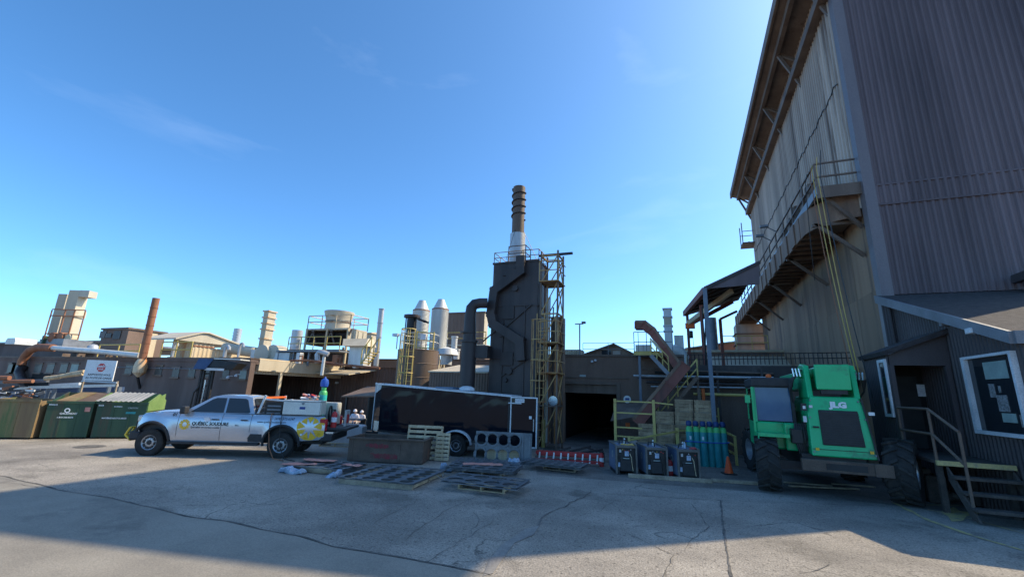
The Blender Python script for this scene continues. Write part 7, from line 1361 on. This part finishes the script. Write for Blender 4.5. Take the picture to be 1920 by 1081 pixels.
# ---------------------------------------------------------------- workers at a bench behind the pickup
bx = at(640, 812, 19.2); t = thing('work_bench', 'cluttered steel work bench between the pickup and the trailer', 'bench', (bx.x, bx.y, 0), radians(21.6))
MB().box(-.75, .9, -.3, .35, .88, .93).build('top', 'plate_steel', t); 
for x in (-.7, .82): MB().box(x, x+.06, -.25, .3, 0, .88).build('leg_frame', 'black', t)
bl = at(652, 830, 17.8); t = solo('concrete_barrier', MB().prism([(-.55, 0), (.6, 0), (.6, .75), (.5, .8), (-.5, .8), (-.55, .7)], 'y', -.3, .3), 'galv', 'pale weathered concrete block in front of the work bench', 'concrete block', bevel=.03, at0=(0, 0, 0)); t.location = (bl.x, bl.y, 0); t.rotation_euler = (0, 0, radians(21.6))
p = at(620, 842, 17.2); pallet('pallet', 'yellowish wooden pallet lying behind the open tailgate', (p.x-.6, p.y, 0), radians(22), 1.2, 1.0, 'wood')
p = at(640, 838, 17.6); solo('rusty_beam_pile', MB().bar((p.x-.2, p.y, .1), (p.x+.9, p.y+.3, .1), .2).bar((p.x-.1, p.y, .3), (p.x+.8, p.y+.3, .3), .18), 'rust_pipe', 'two rusty beams stacked behind the open tailgate', 'beams')
def person(px, py, d, rz, lab, hat):
    h = at(px, py, d); hz = h.z; s = hz/1.72; t = thing('person', lab, 'person', (h.x, h.y, 0), rz, scale=s)
    J = {'pel': (0, 0, .95, .15), 'sp': (0, .02, 1.15, .15), 'ch': (0, .04, 1.36, .165), 'nk': (0, .06, 1.50, .06), 'hd': (0, .09, 1.58, .085), 'tp': (0, .09, 1.70, .07),
         'ls': (-.19, .04, 1.42, .075), 'le': (-.27, .10, 1.16, .055), 'lw': (-.16, .34, 1.08, .04), 'lh': (-.10, .42, 1.07, .036), 'rs': (.19, .04, 1.42, .075), 're': (.27, .10, 1.16, .055), 'rw': (.16, .34, 1.08, .04), 'rh': (.10, .42, 1.07, .036),
         'lt': (-.10, 0, .90, .10), 'lk': (-.11, .03, .50, .07), 'la': (-.11, 0, .09, .05), 'lf': (-.12, .16, .04, .045), 'rt': (.10, 0, .90, .10), 'rk': (.12, .03, .50, .07), 'ra': (.12, 0, .09, .05), 'rf': (.13, .16, .04, .045)}
    E = [('pel','sp'),('sp','ch'),('ch','nk'),('nk','hd'),('hd','tp'),('ch','ls'),('ls','le'),('le','lw'),('lw','lh'),('ch','rs'),('rs','re'),('re','rw'),('rw','rh'),('pel','lt'),('lt','lk'),('lk','la'),('la','lf'),('pel','rt'),('rt','rk'),('rk','ra'),('ra','rf')]
    for sd in ('l', 'r'):
        sg = -1 if sd == 'l' else 1; hx, hy, hz_, _ = J[sd+'h']
        for k in range(4): J['%sf%d' % (sd, k)] = (hx-sg*(.03-.02*k), hy+.045, hz_-.005*k, .010); J['%sg%d' % (sd, k)] = (hx-sg*(.03-.02*k), hy+.075+.008*(k in (1, 2)), hz_-.03, .009); E += [(sd+'h', '%sf%d' % (sd, k)), ('%sf%d' % (sd, k), '%sg%d' % (sd, k))]
        J[sd+'th'] = (hx-sg*.045, hy+.01, hz_+.01, .011); J[sd+'tg'] = (hx-sg*.06, hy+.04, hz_, .010); E += [(sd+'h', sd+'th'), (sd+'th', sd+'tg')]
    ks = list(J); me = bpy.data.meshes.new('body'); me.from_pydata([J[k][:3] for k in ks], [(ks.index(a), ks.index(b)) for a, b in E], []); o = put(bpy.data.objects.new('body', me), t)
    sk_ = o.modifiers.new('skin', 'SKIN'); lay = me.skin_vertices[0]
    for i, k in enumerate(ks): r_ = J[k][3]; lay.data[i].radius = (r_, r_*(.8 if k in ('sp', 'ch', 'pel') else 1)); lay.data[i].use_root = (k == 'pel')
    sb = o.modifiers.new('sub', 'SUBSURF'); sb.levels = 1; sb.render_levels = 1
    dg = bpy.context.evaluated_depsgraph_get(); m2 = bpy.data.meshes.new_from_object(o.evaluated_get(dg)); o.modifiers.clear(); o.data = m2; m2.name = 'body'
    m2.materials.clear(); [m2.materials.append(MATS[x]) for x in ('skin', 'shirt', 'trouser')]
    for p in m2.polygons:
        c_ = p.center; p.use_smooth = True; p.material_index = 2 if c_.z < .96 and c_.y < .3 else (1 if c_.z < 1.495 and c_.y < .33 else 0)
    MB().lathe([(.118, 0), (.115, .05), (.09, .11), (.04, .14), (.005, .145)], (0, .085, 1.63), 16).build('hard_hat' if hat else 'cap', 'shirt', t, smooth=True); MB().box(-.07, .07, .17, .25, 1.625, 1.64).build('hat_brim', 'shirt', t)
    MB().add([(-.015, .17, 1.60), (.015, .17, 1.60), (.018, .175, 1.55), (-.018, .175, 1.55), (0, .20, 1.56)], [(0, 1, 4), (1, 2, 4), (2, 3, 4), (3, 0, 4)]).build('nose', 'skin', t)
    for x in (-.035, .035): MB().lathe([(.0, -.01), (.011, 0), (.0, .01)], (x, .165, 1.607), 8).build('eye', 'black', t)
    MB().box(-.03, .03, .165, .172, 1.522, 1.53).build('mouth', 'red_paint', t)
    return t
person(667, 768, 20.2, radians(205), 'person in white shirt and cap bending over the work bench', False)
person(680, 770, 20.6, radians(190), 'person in white shirt and hard hat partly hidden by the trailer nose', True)
